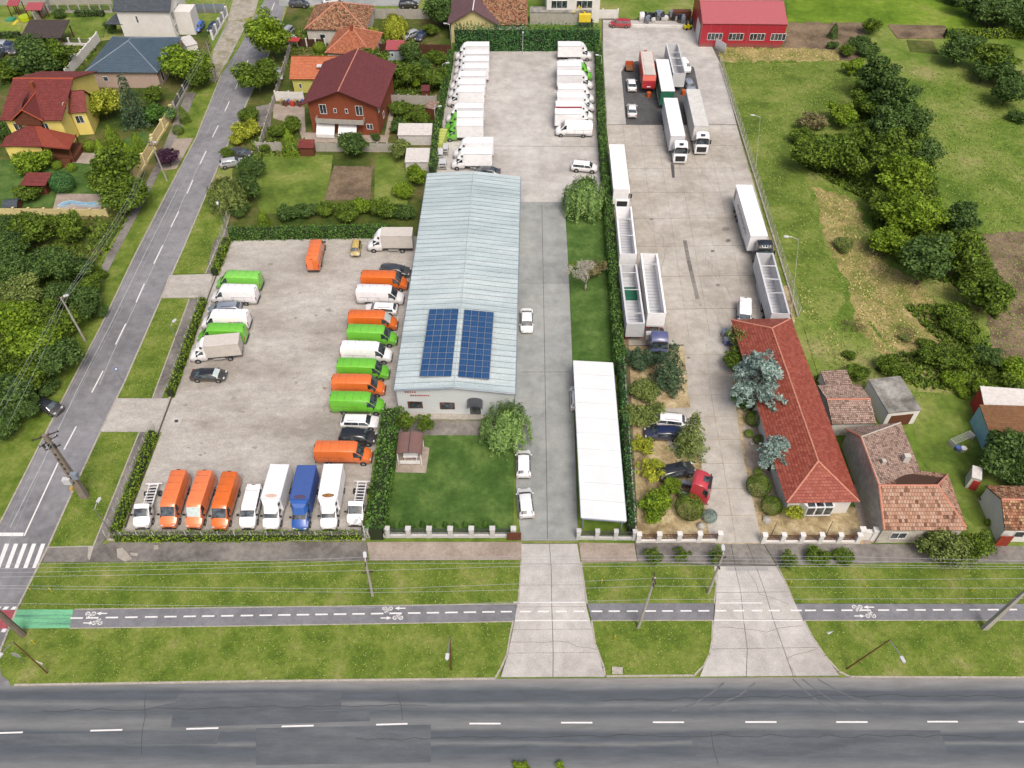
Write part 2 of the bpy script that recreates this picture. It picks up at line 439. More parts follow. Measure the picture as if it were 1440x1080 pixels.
# tyre marks swinging out of the second driveway
def ribbon(name, line, w, z, mat, parent=None):
    p = [Vector(q) for q in pts(line, z)]; mb = MB(); L = []; Rr = []
    for i, q in enumerate(p):
        d = (p[min(i + 1, len(p) - 1)] - p[max(i - 1, 0)]).normalized(); n = Vector((-d.y, d.x)) * w / 2
        L.append(q + n); Rr.append(q - n)
    for i in range(len(p) - 1):
        mb.face([(Rr[i].x, Rr[i].y, z), (Rr[i + 1].x, Rr[i + 1].y, z), (L[i + 1].x, L[i + 1].y, z), (L[i].x, L[i].y, z)])
    o = mb.build(name, mat, parent)
    if parent is None: tag(o, kind='structure')
    return o
for k, ln in enumerate(([(1115, 955), (1130, 970), (1155, 990), (1180, 1002)], [(1128, 955), (1150, 972), (1178, 990), (1215, 1000)],
           [(1150, 955), (1172, 968), (1200, 982), (1240, 990)], [(1018, 960), (1000, 975), (975, 990), (945, 1000)], [(1062, 960), (1040, 978), (1010, 990), (975, 998)])):
    ribbon('tyre_mark', ln, 0.16, 0.0145 + 0.001 * k, M['tyremark'])
def crack(line, w, z, mat, name='crack', jag=.35):
    p = [Vector(q) for q in pts(line, z)]; q = []
    for i in range(len(p) - 1):
        n = max(2, int((p[i + 1] - p[i]).length / 1.1))
        for k in range(n): q.append(p[i].lerp(p[i + 1], k / n) + Vector((random.uniform(-jag, jag), random.uniform(-jag, jag))))
    q.append(p[-1]); mb = MB()
    for i in range(len(q) - 1):
        d = (q[i + 1] - q[i]).normalized(); n = Vector((-d.y, d.x)) * w / 2
        mb.face([(*(q[i] - n), z), (*(q[i + 1] - n), z), (*(q[i + 1] + n), z), (*(q[i] + n), z)])
    tag(mb.build(name, mat), kind='structure')
M['crackm'] = plain('crack_line', P(70, 70, 72), .95)
M['crackl'] = plain('pale_crack_line', P(138, 132, 124), .95)
for k, ln in enumerate(([(60, 1000), (300, 995), (600, 992)], [(500, 1040), (900, 1034), (1400, 1036)], [(850, 985), (1200, 978), (1440, 980)], [(200, 1060), (205, 975)], [(1010, 1076), (1000, 1028)], [(560, 975), (566, 1012)])):
    crack(ln, .05, .0182 + k * .0004, M['crackm'], jag=.16)
# centre line dashes
dl = [(-8, 32, 1031), (127, 172, 1027.5), (262, 307, 1025), (396, 441, 1021.5), (529, 573, 1019), (660, 704, 1017.5), (789, 833, 1016.2), (918, 962, 1015.6), (1048, 1092, 1015.3), (1176, 1220, 1015.3), (1304, 1347, 1014.8), (1432, 1475, 1015)]
for x0, x1, y in dl:
    ribbon('lane_dash', [(x0, y), (x1, y - (1.2 if x1 < 700 else 0))], 0.15, 0.016, M['roadpaint'])

# left street
SL = [(0, 735), (37, 662), (99, 540), (142, 458), (190, 357.5), (235, 270), (275, 195), (311, 105), (350, 37), (372, 0), (398, -60)]
SR = [(424, -60), (404, 0), (392, 40), (372, 90), (327, 187), (292, 268), (255, 355), (226, 420), (175, 537), (141, 607), (100, 695), (67, 769), (47, 809), (25, 853), (12, 884), (-4, 925), (15, 964)]
sheet('side_street', SL + SR + [(-60, 968), (-300, 970), (-200, 900), (-60, 850)], 0.003, M['asphalt'])
strip('street_kerb', SR[2:16], 0.22, -0.05, 0.12, M['kerb'])
strip('street_kerb', SL[:8], 0.2, -0.05, 0.1, M['kerb'])
# faded edge lines and dashes
for off in ((0,), ):
    ribbon('edge_line', [(14, 742), (60, 650), (108, 549), (160, 447), (206, 352), (250, 265)], 0.09, 0.0085, M['fadepaint'])
    ribbon('edge_line', [(140, 541), (157, 500), (205, 398), (240, 322), (262, 270), (290, 210)], 0.08, 0.0095, M['fadepaint'])
for a, b in (((251.3, 297.5), (240.5, 318.8)), ((228.8, 345), (216.3, 370.5)), ((203, 398.8), (191.3, 425)), ((176.8, 455), (162.5, 484.3)), ((145, 521.3), (129, 552)),
             ((271.3, 253), (263, 272)), ((290, 212.5), (281.3, 230.5)), ((307, 176.3), (298.8, 192.5)), ((322.5, 142.5), (316.3, 156.3)), ((336, 113), (331, 125)), ((349, 84), (345, 94)), ((386, 4), (382, 14))):
    ribbon('street_dash', [a, b], 0.16, 0.0105, M['roadpaint'])
ribbon('street_centre_line', [(107.3, 599.5), (90, 632)], 0.17, 0.0105, M['roadpaint'])
ribbon('street_centre_line', [(82, 650), (34, 753.5)], 0.17, 0.0105, M['roadpaint'])
sheet('stop_line', [(-4, 749), (33.5, 749), (32, 753.8), (-4, 753.8)], 0.0125, M['roadpaint'])
for i in range(6):
    t = 62.5 - 12.7 * i
    sheet('crossing_stripe', [(t - 4.6, 764.5), (t + 1.2, 764.5), (t - 11.5, 798.8), (t - 17.3, 798.8)], 0.0105, M['roadpaint'] if i != 1 else M['roadpaint'])

# verges (kerb high), cycle path, sidewalks
ZV = 0.10
sheet('red_crossing_patch', [(-30, 858), (24, 858), (13, 884), (-40, 886)], 0.0105, M['redpaint'])
for x in (-8, 3, 14.5):
    sheet('crossing_square', [(x + 4, 853), (x + 10, 853), (x + 6.5, 857.3), (x, 857.3)], 0.0125, M['roadpaint'])
sheet('crossing_square', [(4, 884), (10, 884), (7, 889), (1, 889)], 0.0125, M['roadpaint'])
verges = {
 'north': [[(46, 809), (52, 794), (60, 791), (300, 789), (515, 789), (732, 787), (733, 800), (729, 849), (360, 853.6), (105, 857), (27, 856.5), (38, 830)],
           [(818, 791), (900, 790), (1004, 795), (1008, 810), (1004, 848), (826, 848)],
           [(1093, 795), (1300, 791), (1620, 791), (1660, 849), (1180, 848.5), (1117, 848.5), (1108, 826)]],
 'south': [[(18, 884), (100, 883.5), (360, 880), (720, 873.8), (717, 890), (712, 920), (703, 940), (696, 953.5), (360, 957), (20, 962), (2, 950), (-2, 925)],
           [(833, 872.6), (1002, 872), (1001, 900), (998, 920), (990, 935), (976, 949), (853, 950), (850, 938), (838, 905)],
           [(1131, 872.5), (1440, 871.8), (1680, 872), (1720, 953), (1196, 951.5), (1180, 944), (1160, 922), (1141, 893)]]}
VERGE_PL = []
for k, L in verges.items():
    for pl in L:
        slab('grass_verge', pl, ZV, M['verge']); VERGE_PL.append(pl)
slab('cycle_path', [(103, 857), (360, 854.2), (732, 849), (722, 873.6), (360, 879.5), (98, 883)], 0.105, M['path'])
slab('cycle_path', [(24, 857), (105, 857), (100, 883), (13, 884)], 0.1, M['greenpaint'])
slab('cycle_path', [(826, 848.3), (1004, 848.3), (1003, 871.8), (832, 872.2)], 0.105, M['path'])
slab('cycle_path', [(1117, 848.9), (1440, 849.2), (1660, 849.6), (1680, 871.6), (1440, 871.6), (1130, 872)], 0.105, M['path'])
slab('sidewalk', [(66, 770), (132, 768), (160, 762), (515, 762), (518, 788.5), (300, 788.5), (60, 790.5)], 0.115, M['sidewalk'])
slab('paved_sidewalk', [(516, 762), (734, 762), (733, 786.5), (520, 788)], 0.112, M['pavers'])
slab('paved_sidewalk', [(814, 763), (892, 764), (896, 789), (818, 790.5)], 0.112, M['pavers'])
slab('sidewalk', [(893, 763), (1006, 763), (1005, 794), (897, 789.5)], 0.113, M['sidewalk'])
slab('sidewalk', [(1074, 764), (1240, 765), (1440, 768), (1560, 770), (1580, 792), (1300, 790.5), (1093, 794.5)], 0.113, M['sidewalk'])
# pale worn patches on the old asphalt sidewalk
for pl in ([(164, 772), (172, 770), (178, 776), (186, 786), (176, 790), (165, 784)], [(183, 777), (194, 778), (193, 782), (184, 781)], [(216, 767), (222, 766), (223, 772), (217, 773)], [(124, 768), (132, 768), (126, 788), (123, 784)]):
    sheet('worn_patch', pl, 0.119, M['concrete'])
# kerbs
strip('road_kerb', [(20, 963), (360, 957.6), (696, 954)], 0.2, -0.05, 0.125, M['kerb'])
strip('road_kerb', [(853, 950.6), (976, 949.6), (990, 935.5), (998, 920), (1001.5, 900), (1002.5, 872)], 0.18, -0.05, 0.13, M['kerb'])
strip('road_kerb', [(851, 949), (849, 938), (837, 905), (832, 873)], 0.18, -0.05, 0.13, M['kerb'])
strip('road_kerb', [(696, 953.5), (704, 940), (713, 920), (718, 890), (721.5, 873)], 0.18, -0.05, 0.13, M['kerb'])
strip('road_kerb', [(1131, 873), (1141, 893), (1160, 922), (1180, 944), (1196, 951.5), (1440, 952.4)], 0.18, -0.05, 0.13, M['kerb'])
strip('road_kerb', [(733, 788), (729, 849)], 0.16, -0.05, 0.13, M['kerb'])
strip('road_kerb', [(817, 790), (825.5, 848)], 0.16, -0.05, 0.13, M['kerb'])
strip('road_kerb', [(1009, 808), (1004.5, 848)], 0.14, -0.05, 0.13, M['kerb'])
strip('road_kerb', [(1093, 795), (1108, 826), (1117, 848)], 0.16, -0.05, 0.13, M['kerb'])
strip('path_kerb', [(105, 856.6), (360, 853.8), (729, 848.9)], 0.1, -0.05, 0.12, M['kerb'])
strip('path_kerb', [(98, 883.4), (360, 879.8), (722, 873.9)], 0.1, -0.05, 0.12, M['kerb'])
strip('path_kerb', [(832, 872.6), (1002, 872.2)], 0.1, -0.05, 0.12, M['kerb'])
strip('path_kerb', [(1131, 872.4), (1500, 872)], 0.1, -0.05, 0.12, M['kerb'])
# driveways: each concrete slab its own piece
def slabs_between(parent, left, right, rows, cols, z, mat, gap=0.05, name='concrete_slab'):
    """quad strips between a left and a right pixel edge, cut into rows x cols slabs with joints"""
    L = pts(left, z); Rr = pts(right, z)
    def along(P_, t):
        seg = [math.dist(P_[i], P_[i + 1]) for i in range(len(P_) - 1)]; tot = sum(seg); d = t * tot
        for i, s in enumerate(seg):
            if d <= s + 1e-9: return Vector(P_[i]).lerp(Vector(P_[i + 1]), d / s)
            d -= s
        return Vector(P_[-1])
    for r in range(rows):
        for c in range(cols):
            a0, a1 = r / rows, (r + 1) / rows
            q = [along(L, a0).lerp(along(Rr, a0), c / cols), along(L, a0).lerp(along(Rr, a0), (c + 1) / cols),
                 along(L, a1).lerp(along(Rr, a1), (c + 1) / cols), along(L, a1).lerp(along(Rr, a1), c / cols)]
            cen = sum(q, Vector((0, 0))) / 4
            q = [p + (cen - p).normalized() * gap * 0.7 for p in q]
            mb = MB(); mb.prism([tuple(p) for p in q], z - 0.15, z + random.uniform(-0.004, 0.004))
            mb.build(name, mat, parent)
dA = sheet('driveway', [(733, 764), (812, 764), (818, 800), (826, 860), (838, 905), (851, 952), (703, 952.5), (714, 920), (724, 870), (733, 790)], 0.02, M['joint'])
slabs_between(dA, [(733, 764.5), (733, 790), (729, 840), (723, 875), (714, 920), (704, 952)], [(812, 764.5), (818, 800), (826, 860), (832, 880), (840, 912), (851, 951.5)], 6, 2, 0.112, M['pale_concrete'])
dB = sheet('driveway', [(1003, 764), (1073, 765), (1093, 797), (1117, 850), (1141, 895), (1180, 951), (984, 951), (1000, 915), (1003, 870), (1008, 810)], 0.02, M['joint'])
slabs_between(dB, [(1004, 796), (1010, 812), (1005, 850), (1003, 890), (999, 920), (984, 951)], [(1092, 796), (1108, 826), (1118, 850), (1141, 893), (1160, 922), (1181, 950)], 4, 3, 0.112, M['pale_concrete'])
slabs_between(dB, [(1005, 764.5), (1005, 794)], [(1074, 765), (1091, 794.5)], 1, 3, 0.113, M['sidewalk'])
# steel drain grating across the second driveway
g = empty('drain_grating', at(1050, 800, 0.13), 0, 'steel drain grating across the mouth of the right-hand driveway', 'grating')
for i in range(22):
    p = at(1022 + i * 2.75, 800.2, 0.125) - g.location
    MB().box((p.x, p.y, 0), (0.11, 0.45, 0.04)).build('bar', CARP['palegrey'], g)
# cycle path markings
cyc = [(107, 869.3, 124)] + [(121 + 27.4 * i, 868.9 - i * 0.31, 139.5 + 27.4 * i) for i in range(0, 22)]
x = 124.0
lst = []
for i in range(0, 23): lst.append((121 + 27.35 * i if i < 9 else 365 + (i - 9) * 26.2, 0))
def pathy(x): return 869.2 - (x - 100) * (9.2 / 620) if x < 720 else (860.0 - (x - 720) * 0.004)
xs = [121, 148.5, 176, 204, 231, 258, 284, 311, 338.5] + [365 + 26.1 * i for i in range(14)] + [731 + 25.2 * i for i in range(4)] + [831.5, 856, 881.5, 907, 931, 957, 982, 1006, 1031, 1057] + [1081, 1112] + [1132 + 25.7 * i for i in range(22)]
for x in [99] + xs:
    ribbon('path_dash', [(x, pathy(x)), (x + (17.5 if x < 700 else 15.5), pathy(x + 17))], 0.17, 0.124, M['roadpaint'])
for a, b in (((722, 846.8), (822, 846.8)), ((724, 872.6), (826, 872.6)), ((1012, 847.9), (1072, 847.9)), ((1004, 872), (1128, 872.6))):
    ribbon('path_edge_line', [a, b], 0.11, 0.124, M['roadpaint'])
def bike_symbol(px, py, face):
    mb = MB(); z = 0.125; o = at(px, py, z)
    s = 0.62
    def pt(x, y): return (o.x + x * s * face, o.y + y * s * face, z)
    def line(a, b, w=0.055):
        a = Vector(pt(*a)); b = Vector(pt(*b)); d = (b - a).normalized(); n = Vector((-d.y, d.x, 0)) * w
        q = [a - n, b - n, b + n, a + n]; mb.face(q)
    for cx in (-0.5, 0.5):
        for k in range(10):
            t0, t1 = k * 0.2 * math.pi, (k + 1) * 0.2 * math.pi
            line((cx + 0.33 * math.cos(t0), 0.3 * math.sin(t0)), (cx + 0.33 * math.cos(t1), 0.3 * math.sin(t1)))
    for a, b in (((-.5, 0), (-.15, .55)), ((-.15, .55), (.4, .5)), ((.5, 0), (.35, .75)), ((-.5, 0), (0, 0)), ((0, 0), (.4, .5)), ((0, 0), (-.2, .68)), ((-.32, .7), (-.1, .7)), ((.35, .75), (.15, .75))):
        line(a, b)
    tag(mb.build('cycle_symbol', M['roadpaint']), kind='structure')
def arrow(px, py, face):
    mb = MB(); z = 0.125; o = at(px, py, z)
    mb.face([(o.x - .55 * face, o.y - .06 * face, z), (o.x + .1 * face, o.y - .06 * face, z), (o.x + .1 * face, o.y + .06 * face, z), (o.x - .55 * face, o.y + .06 * face, z)])
    mb.face([(o.x + .1 * face, o.y - .2 * face, z), (o.x + .6 * face, o.y, z), (o.x + .1 * face, o.y + .2 * face, z)])
    tag(mb.build('path_arrow', M['roadpaint']), kind='structure')
for (bx, by, ax, ay, f) in ((127.5, 863, 143.5, 862.6, -1), (136.5, 876, 124.5, 876, 1), (545, 855.6, 563, 855.3, -1), (559.5, 868.6, 542.5, 869, 1), (1205.5, 853.5, 1222, 853.8, -1), (1224.5, 866, 1208.5, 866.2, 1)):
    bike_symbol(bx, by, f); arrow(ax, ay, f)

# left car park
LOT = [(325, 335), (450, 333.5), (604, 333), (590, 400), (553, 545), (560, 600), (530, 600), (522, 660), (508, 748), (158, 748), (178, 745), (240, 580), (262, 520)]
slab('car_park', [(322, 335), (604, 332), (560, 600), (535, 610), (514, 752), (172, 752), (240, 575)], 0.10, M['lot'])
slab('lot_entrance', [(238, 387), (300, 385), (291, 418), (226, 418.5)], 0.108, M['lot'])
slab('lot_entrance', [(165, 560), (250, 560), (228, 607), (141, 607)], 0.108, M['lot'])
ribbon('drain_channel', [(324, 337), (296, 408), (262, 503), (226, 600), (193, 690), (176, 742)], 0.26, 0.112, CARP['black'])
strip('lot_kerb', [(322, 337), (294, 408), (259, 503), (222, 604), (190, 690), (172, 745)], 0.25, -0.05, 0.12, M['kerb'])
sheet('manhole_surround', [(242, 587), (256, 587), (253, 597), (239, 597)], 0.115, M['pale_concrete'])
sheet('manhole_cover', [(246, 590.2), (251, 590.2), (250, 594), (245, 594)], 0.119, M['chassis'])
slab('street_strip', [(292, 268), (318, 268), (322, 290), (318, 318), (288, 384), (243, 384.5), (256, 355)], 0.1, M['verge'])
slab('street_strip', [(226, 420), (266, 420), (214, 559.5), (165, 559.5), (176, 537)], 0.1, M['verge'])
slab('street_strip', [(141, 607.5), (195, 607.5), (131, 767), (68, 769)], 0.1, M['verge'])
VERGE_PL += [[(292, 275), (316, 275), (318, 318), (288, 380), (246, 380)], [(229, 422), (264, 422), (214, 557), (168, 557)], [(143, 610), (192, 610), (131, 765), (70, 766)]]
SWP = [(322, 300), (306, 345), (293, 384), (266, 420), (214, 560), (196, 606), (132, 768)]
slab('side_walkway', [(300, 340), (326, 315), (318, 335), (296, 385), (289, 384.5)], 0.107, M['sidewalk'])
slab('side_walkway', [(267, 420), (280, 420), (228, 560), (215, 560)], 0.107, M['sidewalk'])
slab('side_walkway', [(197, 607), (210, 607), (158, 745), (140, 768), (132, 768)], 0.107, M['sidewalk'])
strip('walk_kerb', [(318, 318), (289, 384)], 0.16, -0.05, 0.12, M['kerb'])
strip('walk_kerb', [(266, 421), (214.5, 559)], 0.16, -0.05, 0.12, M['kerb'])
strip('walk_kerb', [(195.5, 608), (131.5, 767)], 0.16, -0.05, 0.12, M['kerb'])
strip('walk_kerb', [(68, 769.5), (131, 768)], 0.14, -0.05, 0.125, M['kerb'])
# left side of the street
slab('west_verge', [(352, 34), (340, 60), (311, 105), (275, 195), (235, 270), (190, 357.5), (142, 458), (99, 540), (37, 662), (0, 735), (-80, 880), (-260, 880), (-120, 600), (40, 500), (120, 400), (188, 290), (215, 250), (250, 180), (300, 90), (330, 40)], 0.06, M['verge'])
slab('west_walkway', [(262, 130), (276, 130), (262, 165), (238, 215), (200, 290), (160, 365), (140, 405), (128, 405), (150, 360), (188, 290), (222, 225)], 0.09, M['sidewalk'])
slab('west_apron', [(246, 195), (272, 194), (248, 237), (226, 240)], 0.10, M['pavers'])
slab('dirt_apron', [(330, 20), (348, 32), (330, 65), (303, 116), (288, 110), (298, 90), (300, 70), (318, 40)], 0.095, M['drygrass'])
slab('dirt_track', [(336, -30), (372, -30), (357, 22), (320, 32), (322, 20)], 0.09, M['drygrass'])
slab('concrete_apron', [(320, 30), (347, 34), (318, 90), (303, 88), (300, 70)], 0.092, M['lane'])
# gardens west of the street
slab('garden_ground', [(-140, 60), (120, 60), (290, 40), (298, 70), (268, 130), (222, 225), (188, 292), (130, 405), (60, 520), (-40, 660), (-260, 700)], 0.05, M['garden'])
slab('house_lawn', [(0, 225), (130, 215), (200, 185), (218, 195), (180, 260), (160, 290), (0, 292)], 0.062, M['lawn'])
slab('play_lawn', [(-40, 30), (32, 32), (26, 52), (-40, 54)], 0.064, M['bright_field'])
slab('back_lawn', [(88, 24), (150, 26), (146, 52), (98, 52)], 0.064, M['grass'])
slab('garden_terrace', [(105, 214), (142, 216), (138, 232), (100, 228)], 0.075, M['pavers'])
slab('pool_surround', [(80, 272), (144, 273), (142, 296), (74, 296)], 0.072, M['pavers'])
slab('north_yard', [(392, 8), (580, 8), (640, -30), (640, -60), (396, -60)], 0.075, M['lane'])
# ground between street and teal parcel
slab('east_gardens', [(404, 10), (640, 14), (640, 40), (602, 240), (590, 333), (325, 333), (318, 315), (325, 268), (330, 190), (372, 92), (394, 40)], 0.055, M['garden'])
slab('mown_plot', [(372, 216), (468, 218), (466, 236), (457, 282), (440, 300), (366, 300), (358, 262)], 0.07, M['grass'])
slab('tilled_plot', [(470, 233), (524, 234), (520, 281), (456, 281)], 0.078, M['soil'])
slab('plot_grass', [(528, 218), (566, 218), (578, 260), (572, 290), (526, 290)], 0.068, M['grass'])
slab('house_yard', [(384, 146), (428, 150), (430, 190), (425, 196), (418, 176), (384, 166)], 0.076, M['pavers'])
slab('house_path', [(427, 186), (541, 190), (549, 150), (556, 150), (545, 200), (430, 200)], 0.079, M['pavers'])
slab('bare_yard', [(360, 150), (384, 145), (380, 178), (362, 178)], 0.073, M['sidewalk'])
# the delivery depot parcel
slab('depot_yard', [(640, 72), (842, 72), (848, 150), (852, 225), (838, 286), (600, 286), (604, 240), (625, 140)], 0.10, M['pale_concrete'])
slab('depot_lane', [(728, 284), (795, 284), (805, 506), (812, 735), (812, 760), (733, 760), (726, 700), (724, 590), (724, 540), (731, 330)], 0.104, M['lane'])
ribbon('lane_joint', [(762, 288), (766, 500), (770, 757)], 0.07, 0.109, M['joint'])
for y in (398, 523):
    ribbon('lane_joint', [(732, y), (802, y)], 0.07, 0.1095, M['joint'])
ribbon('yard_joint', [(640, 205), (838, 206)], 0.09, 0.105, M['joint'])
slab('front_lawn', [(548, 612), (724, 612), (722, 748), (530, 750), (536, 690)], 0.12, M['lawn'])
slab('front_path', [(556, 592), (728, 592), (728, 612), (552, 612)], 0.114, M['sidewalk'])
slab('side_lawn', [(795, 303), (852, 303), (866, 470), (872, 520), (805, 520), (802, 420)], 0.12, M['lawn'])
slab('hedge_bed', [(846, 70), (858, 70), (866, 180), (884, 480), (897, 745), (880, 745), (872, 520), (852, 300), (840, 180)], 0.098, M['soil'])
# truck yard
slab('truck_yard', [(846, 26), (984, 30), (1010, 70), (1030, 150), (1050, 230), (1072, 300), (1124, 484), (880, 487), (866, 330), (852, 180), (847, 100)], 0.086, M['joint'])
yard = bpy.data.objects['truck_yard']
slabs_between(yard, [(848, 28), (848, 100), (853, 175)], [(984, 30), (1012, 80), (1036, 175)], 2, 3, 0.10, M['pale_concrete'], 0.04)
slabs_between(yard, [(853, 175.5), (867, 330), (880, 486)], [(1036, 175.5), (1072, 300), (1121, 482)], 8, 8, 0.10, M['concrete'], 0.05)
slabs_between(yard, [(960, 472), (968, 560), (985, 640), (998, 764)], [(1024, 472), (1033, 560), (1045, 640), (1072, 764)], 9, 2, 0.10, M['concrete'], 0.05)
slab('yard_ground', [(880, 470), (1110, 400), (1118, 452), (1080, 520), (1090, 700), (1215, 715), (1225, 765), (1000, 765), (893, 765), (884, 600)], 0.07, M['gravel'])
slab('parking_bay', [(920, 575), (992, 572), (1000, 600), (1005, 640), (950, 640), (925, 600)], 0.09, M['concrete'])
slab('brick_walk', [(1043, 600), (1080, 560), (1092, 640), (1112, 715), (1085, 715), (1050, 650)], 0.082, M['pavers'])
slab('dark_pad', [(873.5, 101), (880, 92), (894, 86), (960, 84), (976, 95), (982.6, 126), (986, 160), (965, 176), (880.5, 175.5)], 0.109, M['pad'])
ribbon('drain_strip', [(963, 338), (968, 365), (975, 395), (981, 421)], 0.6, 0.108, M['sidewalk'])
sheet('oil_stain', [(943, 230), (948, 232), (949, 250), (945, 250)], 0.108, M['pad'])
for (x, y, w) in ((1020, 322, 5), (1024, 338, 4), (1010, 401, 3.5), (916, 308, 3), (968, 503, 2.5), (985, 429, 1.5), (900, 172, 4), (1002, 353, 3)):
    q = [(x + w * math.cos(a) * (0.8 + 0.4 * random.random()), y + 0.6 * w * math.sin(a) * (0.8 + 0.4 * random.random())) for a in [k * math.pi / 5 for k in range(10)]]
    sheet('oil_stain', q, 0.1075 + random.random() * 0.001, M['sidewalk'])
for k, ln in enumerate(([(900, 300), (935, 340), (930, 380)], [(1000, 430), (1040, 500)], [(935, 342), (960, 342)], [(990, 360), (1030, 420)], [(960, 200), (1000, 260)], [(880, 320), (900, 352)])):
    crack(ln, .06, .1062 + k * .0003, M['crackl'])
for k, ln in enumerate(([(715, 905), (780, 900), (845, 915)], [(1010, 880), (1080, 888), (1130, 880)], [(1120, 951), (1105, 925), (1150, 912)], [(1050, 800), (1070, 835), (1110, 850)])):
    crack(ln, .05, .1175 + k * .0003, M['crackl'], jag=.2)
random.seed(21)
for k in range(26):
    x, y = random.choice(((random.uniform(340, 450), random.uniform(350, 640)), (random.uniform(455, 470), random.uniform(400, 620)), (random.uniform(230, 480), random.uniform(560, 640))))
    w = random.uniform(1.5, 5)
    sheet('lot_stain', [(x + w * math.cos(t * .785) * random.uniform(.6, 1.3), y + w * .5 * math.sin(t * .785) * random.uniform(.6, 1.3)) for t in range(8)], .1062 + k * .0001, M['lotstain'])
# land east of the truck yard
slab('east_field', [(1010, 78), (1200, 88), (1250, 90), (1440, 110), (1640, 120), (1800, 700), (1440, 770), (1230, 765), (1160, 560), (1128, 452), (1112, 447), (1060, 262), (1030, 150)], 0.05, M['field'])
slab('meadow', [(1107, -20), (1330, -20), (1385, 38), (1340, 40), (1107, 30)], 0.06, M['bright_field'])
slab('mown_field', ragged([(1012, 88), (1185, 90), (1204, 100), (1206, 140), (1160, 165), (1130, 200), (1140, 270), (1165, 360), (1190, 420), (1170, 450), (1135, 448), (1110, 400), (1064, 262), (1032, 150)], 2.5), 0.066, M['grass'])
slab('bare_field', ragged([(1108, 32), (1214, 32), (1222, 66), (1200, 86), (1100, 70)], 2.5), 0.068, M['soil'])
slab('dark_soil_plot', [(1248, 34), (1330, 36), (1328, 54), (1262, 54)], 0.067, M['soil'])
slab('vegetable_plot', [(1275, 56), (1312, 58), (1320, 76), (1280, 72)], 0.0675, M['garden'])
slab('straw_ground', ragged([(1012, 66), (1175, 70), (1180, 86), (1010, 86)], 4.5), 0.0705, M['straw'])
slab('straw_ground', ragged([(1142, 262), (1200, 280), (1224, 330), (1245, 372), (1290, 395), (1330, 440), (1350, 490), (1240, 500), (1205, 460), (1195, 400), (1165, 345)], 4.5), 0.071, M['straw'])
slab('brown_plot', ragged([(1375, 330), (1500, 320), (1540, 520), (1400, 520), (1390, 450), (1398, 400)], 2.5), 0.07, M['soil'])
slab('back_garden', [(1280, 550), (1440, 560), (1560, 600), (1500, 740), (1372, 740), (1330, 700), (1290, 640)], 0.072, M['grass'])
ribbon('worn_trail', [(1222, 452), (1240, 476), (1262, 500)], 0.5, 0.0735, M['grass'])
slab('scrub_ground', [(1430, -10), (1330, -20), (1388, 40), (1560, 60), (1600, -40)], 0.066, M['garden'])

# loose tufts of grass, one mass for each ground
def inpoly(x, y, p):
    c = False; j = len(p) - 1
    for i in range(len(p)):
        if (p[i][1] > y) != (p[j][1] > y) and x < (p[j][0] - p[i][0]) * (y - p[i][1]) / (p[j][1] - p[i][1]) + p[i][0]: c = not c
        j = i
    return c
def tufts(name, pls, dens, h, w, mat, z, blades=2):
    mb = MB()
    for pl in pls:
        p = pts(pl, z); x0, x1 = min(a for a, _ in p), max(a for a, _ in p); y0, y1 = min(b for _, b in p), max(b for _, b in p)
        n = int((x1 - x0) * (y1 - y0) * dens)
        for _ in range(n):
            x, y = random.uniform(x0, x1), random.uniform(y0, y1)
            if not inpoly(x, y, p): continue
            for k in range(blades):
                a = random.uniform(0, 6.28); s = random.uniform(.6, 1.4); l = random.uniform(0, .6) * h
                dx, dy = math.cos(a) * w * s, math.sin(a) * w * s
                ex, ey = x - dy / w * l, y + dx / w * l
                mb.face([(x - dx, y - dy, z + .01), (x + dx, y + dy, z + .01), (ex - dy * 1.2, ey + dx * 1.2, z + h * s)])
    o = mb.build(name, mat); return tag(o, kind='stuff')
LEAF['grassblade'] = leaf_mat('grass_blade', P(96, 118, 46), P(134, 146, 76))
LEAF['strawblade'] = leaf_mat('straw_blade', P(134, 134, 76), P(192, 180, 126))
tufts('verge_grass_tufts', VERGE_PL, 8, 0.05, 0.07, LEAF['grassblade'], ZV)
tufts('field_grass_tufts', [[(1010, 78), (1250, 90), (1440, 110), (1440, 560), (1160, 560), (1128, 452), (1060, 262)]], 3.5, 0.1, 0.12, LEAF['grassblade'], 0.07)
tufts('dry_straw_tufts', [[(1012, 66), (1175, 70), (1180, 86), (1010, 86)], [(1142, 262), (1200, 280), (1224, 330), (1245, 372), (1290, 395), (1330, 440), (1350, 490), (1240, 500), (1205, 460), (1195, 400), (1165, 345)], [(1118, 390), (1130, 440), (1150, 450), (1140, 410)], [(1150, 475), (1165, 455), (1185, 480), (1200, 520), (1180, 520)]], 5, 0.14, 0.1, LEAF['strawblade'], 0.07)
tufts('garden_undergrowth', [[(-40, 300), (185, 300), (125, 405), (60, 520), (-40, 640)], [(0, 100), (110, 60), (140, 70), (110, 100), (0, 120)], [(404, 40), (600, 50), (590, 120), (552, 190), (560, 150), (545, 100), (404, 100)], [(330, 190), (425, 200), (420, 215), (360, 225)], [(560, 120), (612, 120), (600, 200), (556, 190)]], 4, 0.3, 0.2, LEAF['green'], 0.06)

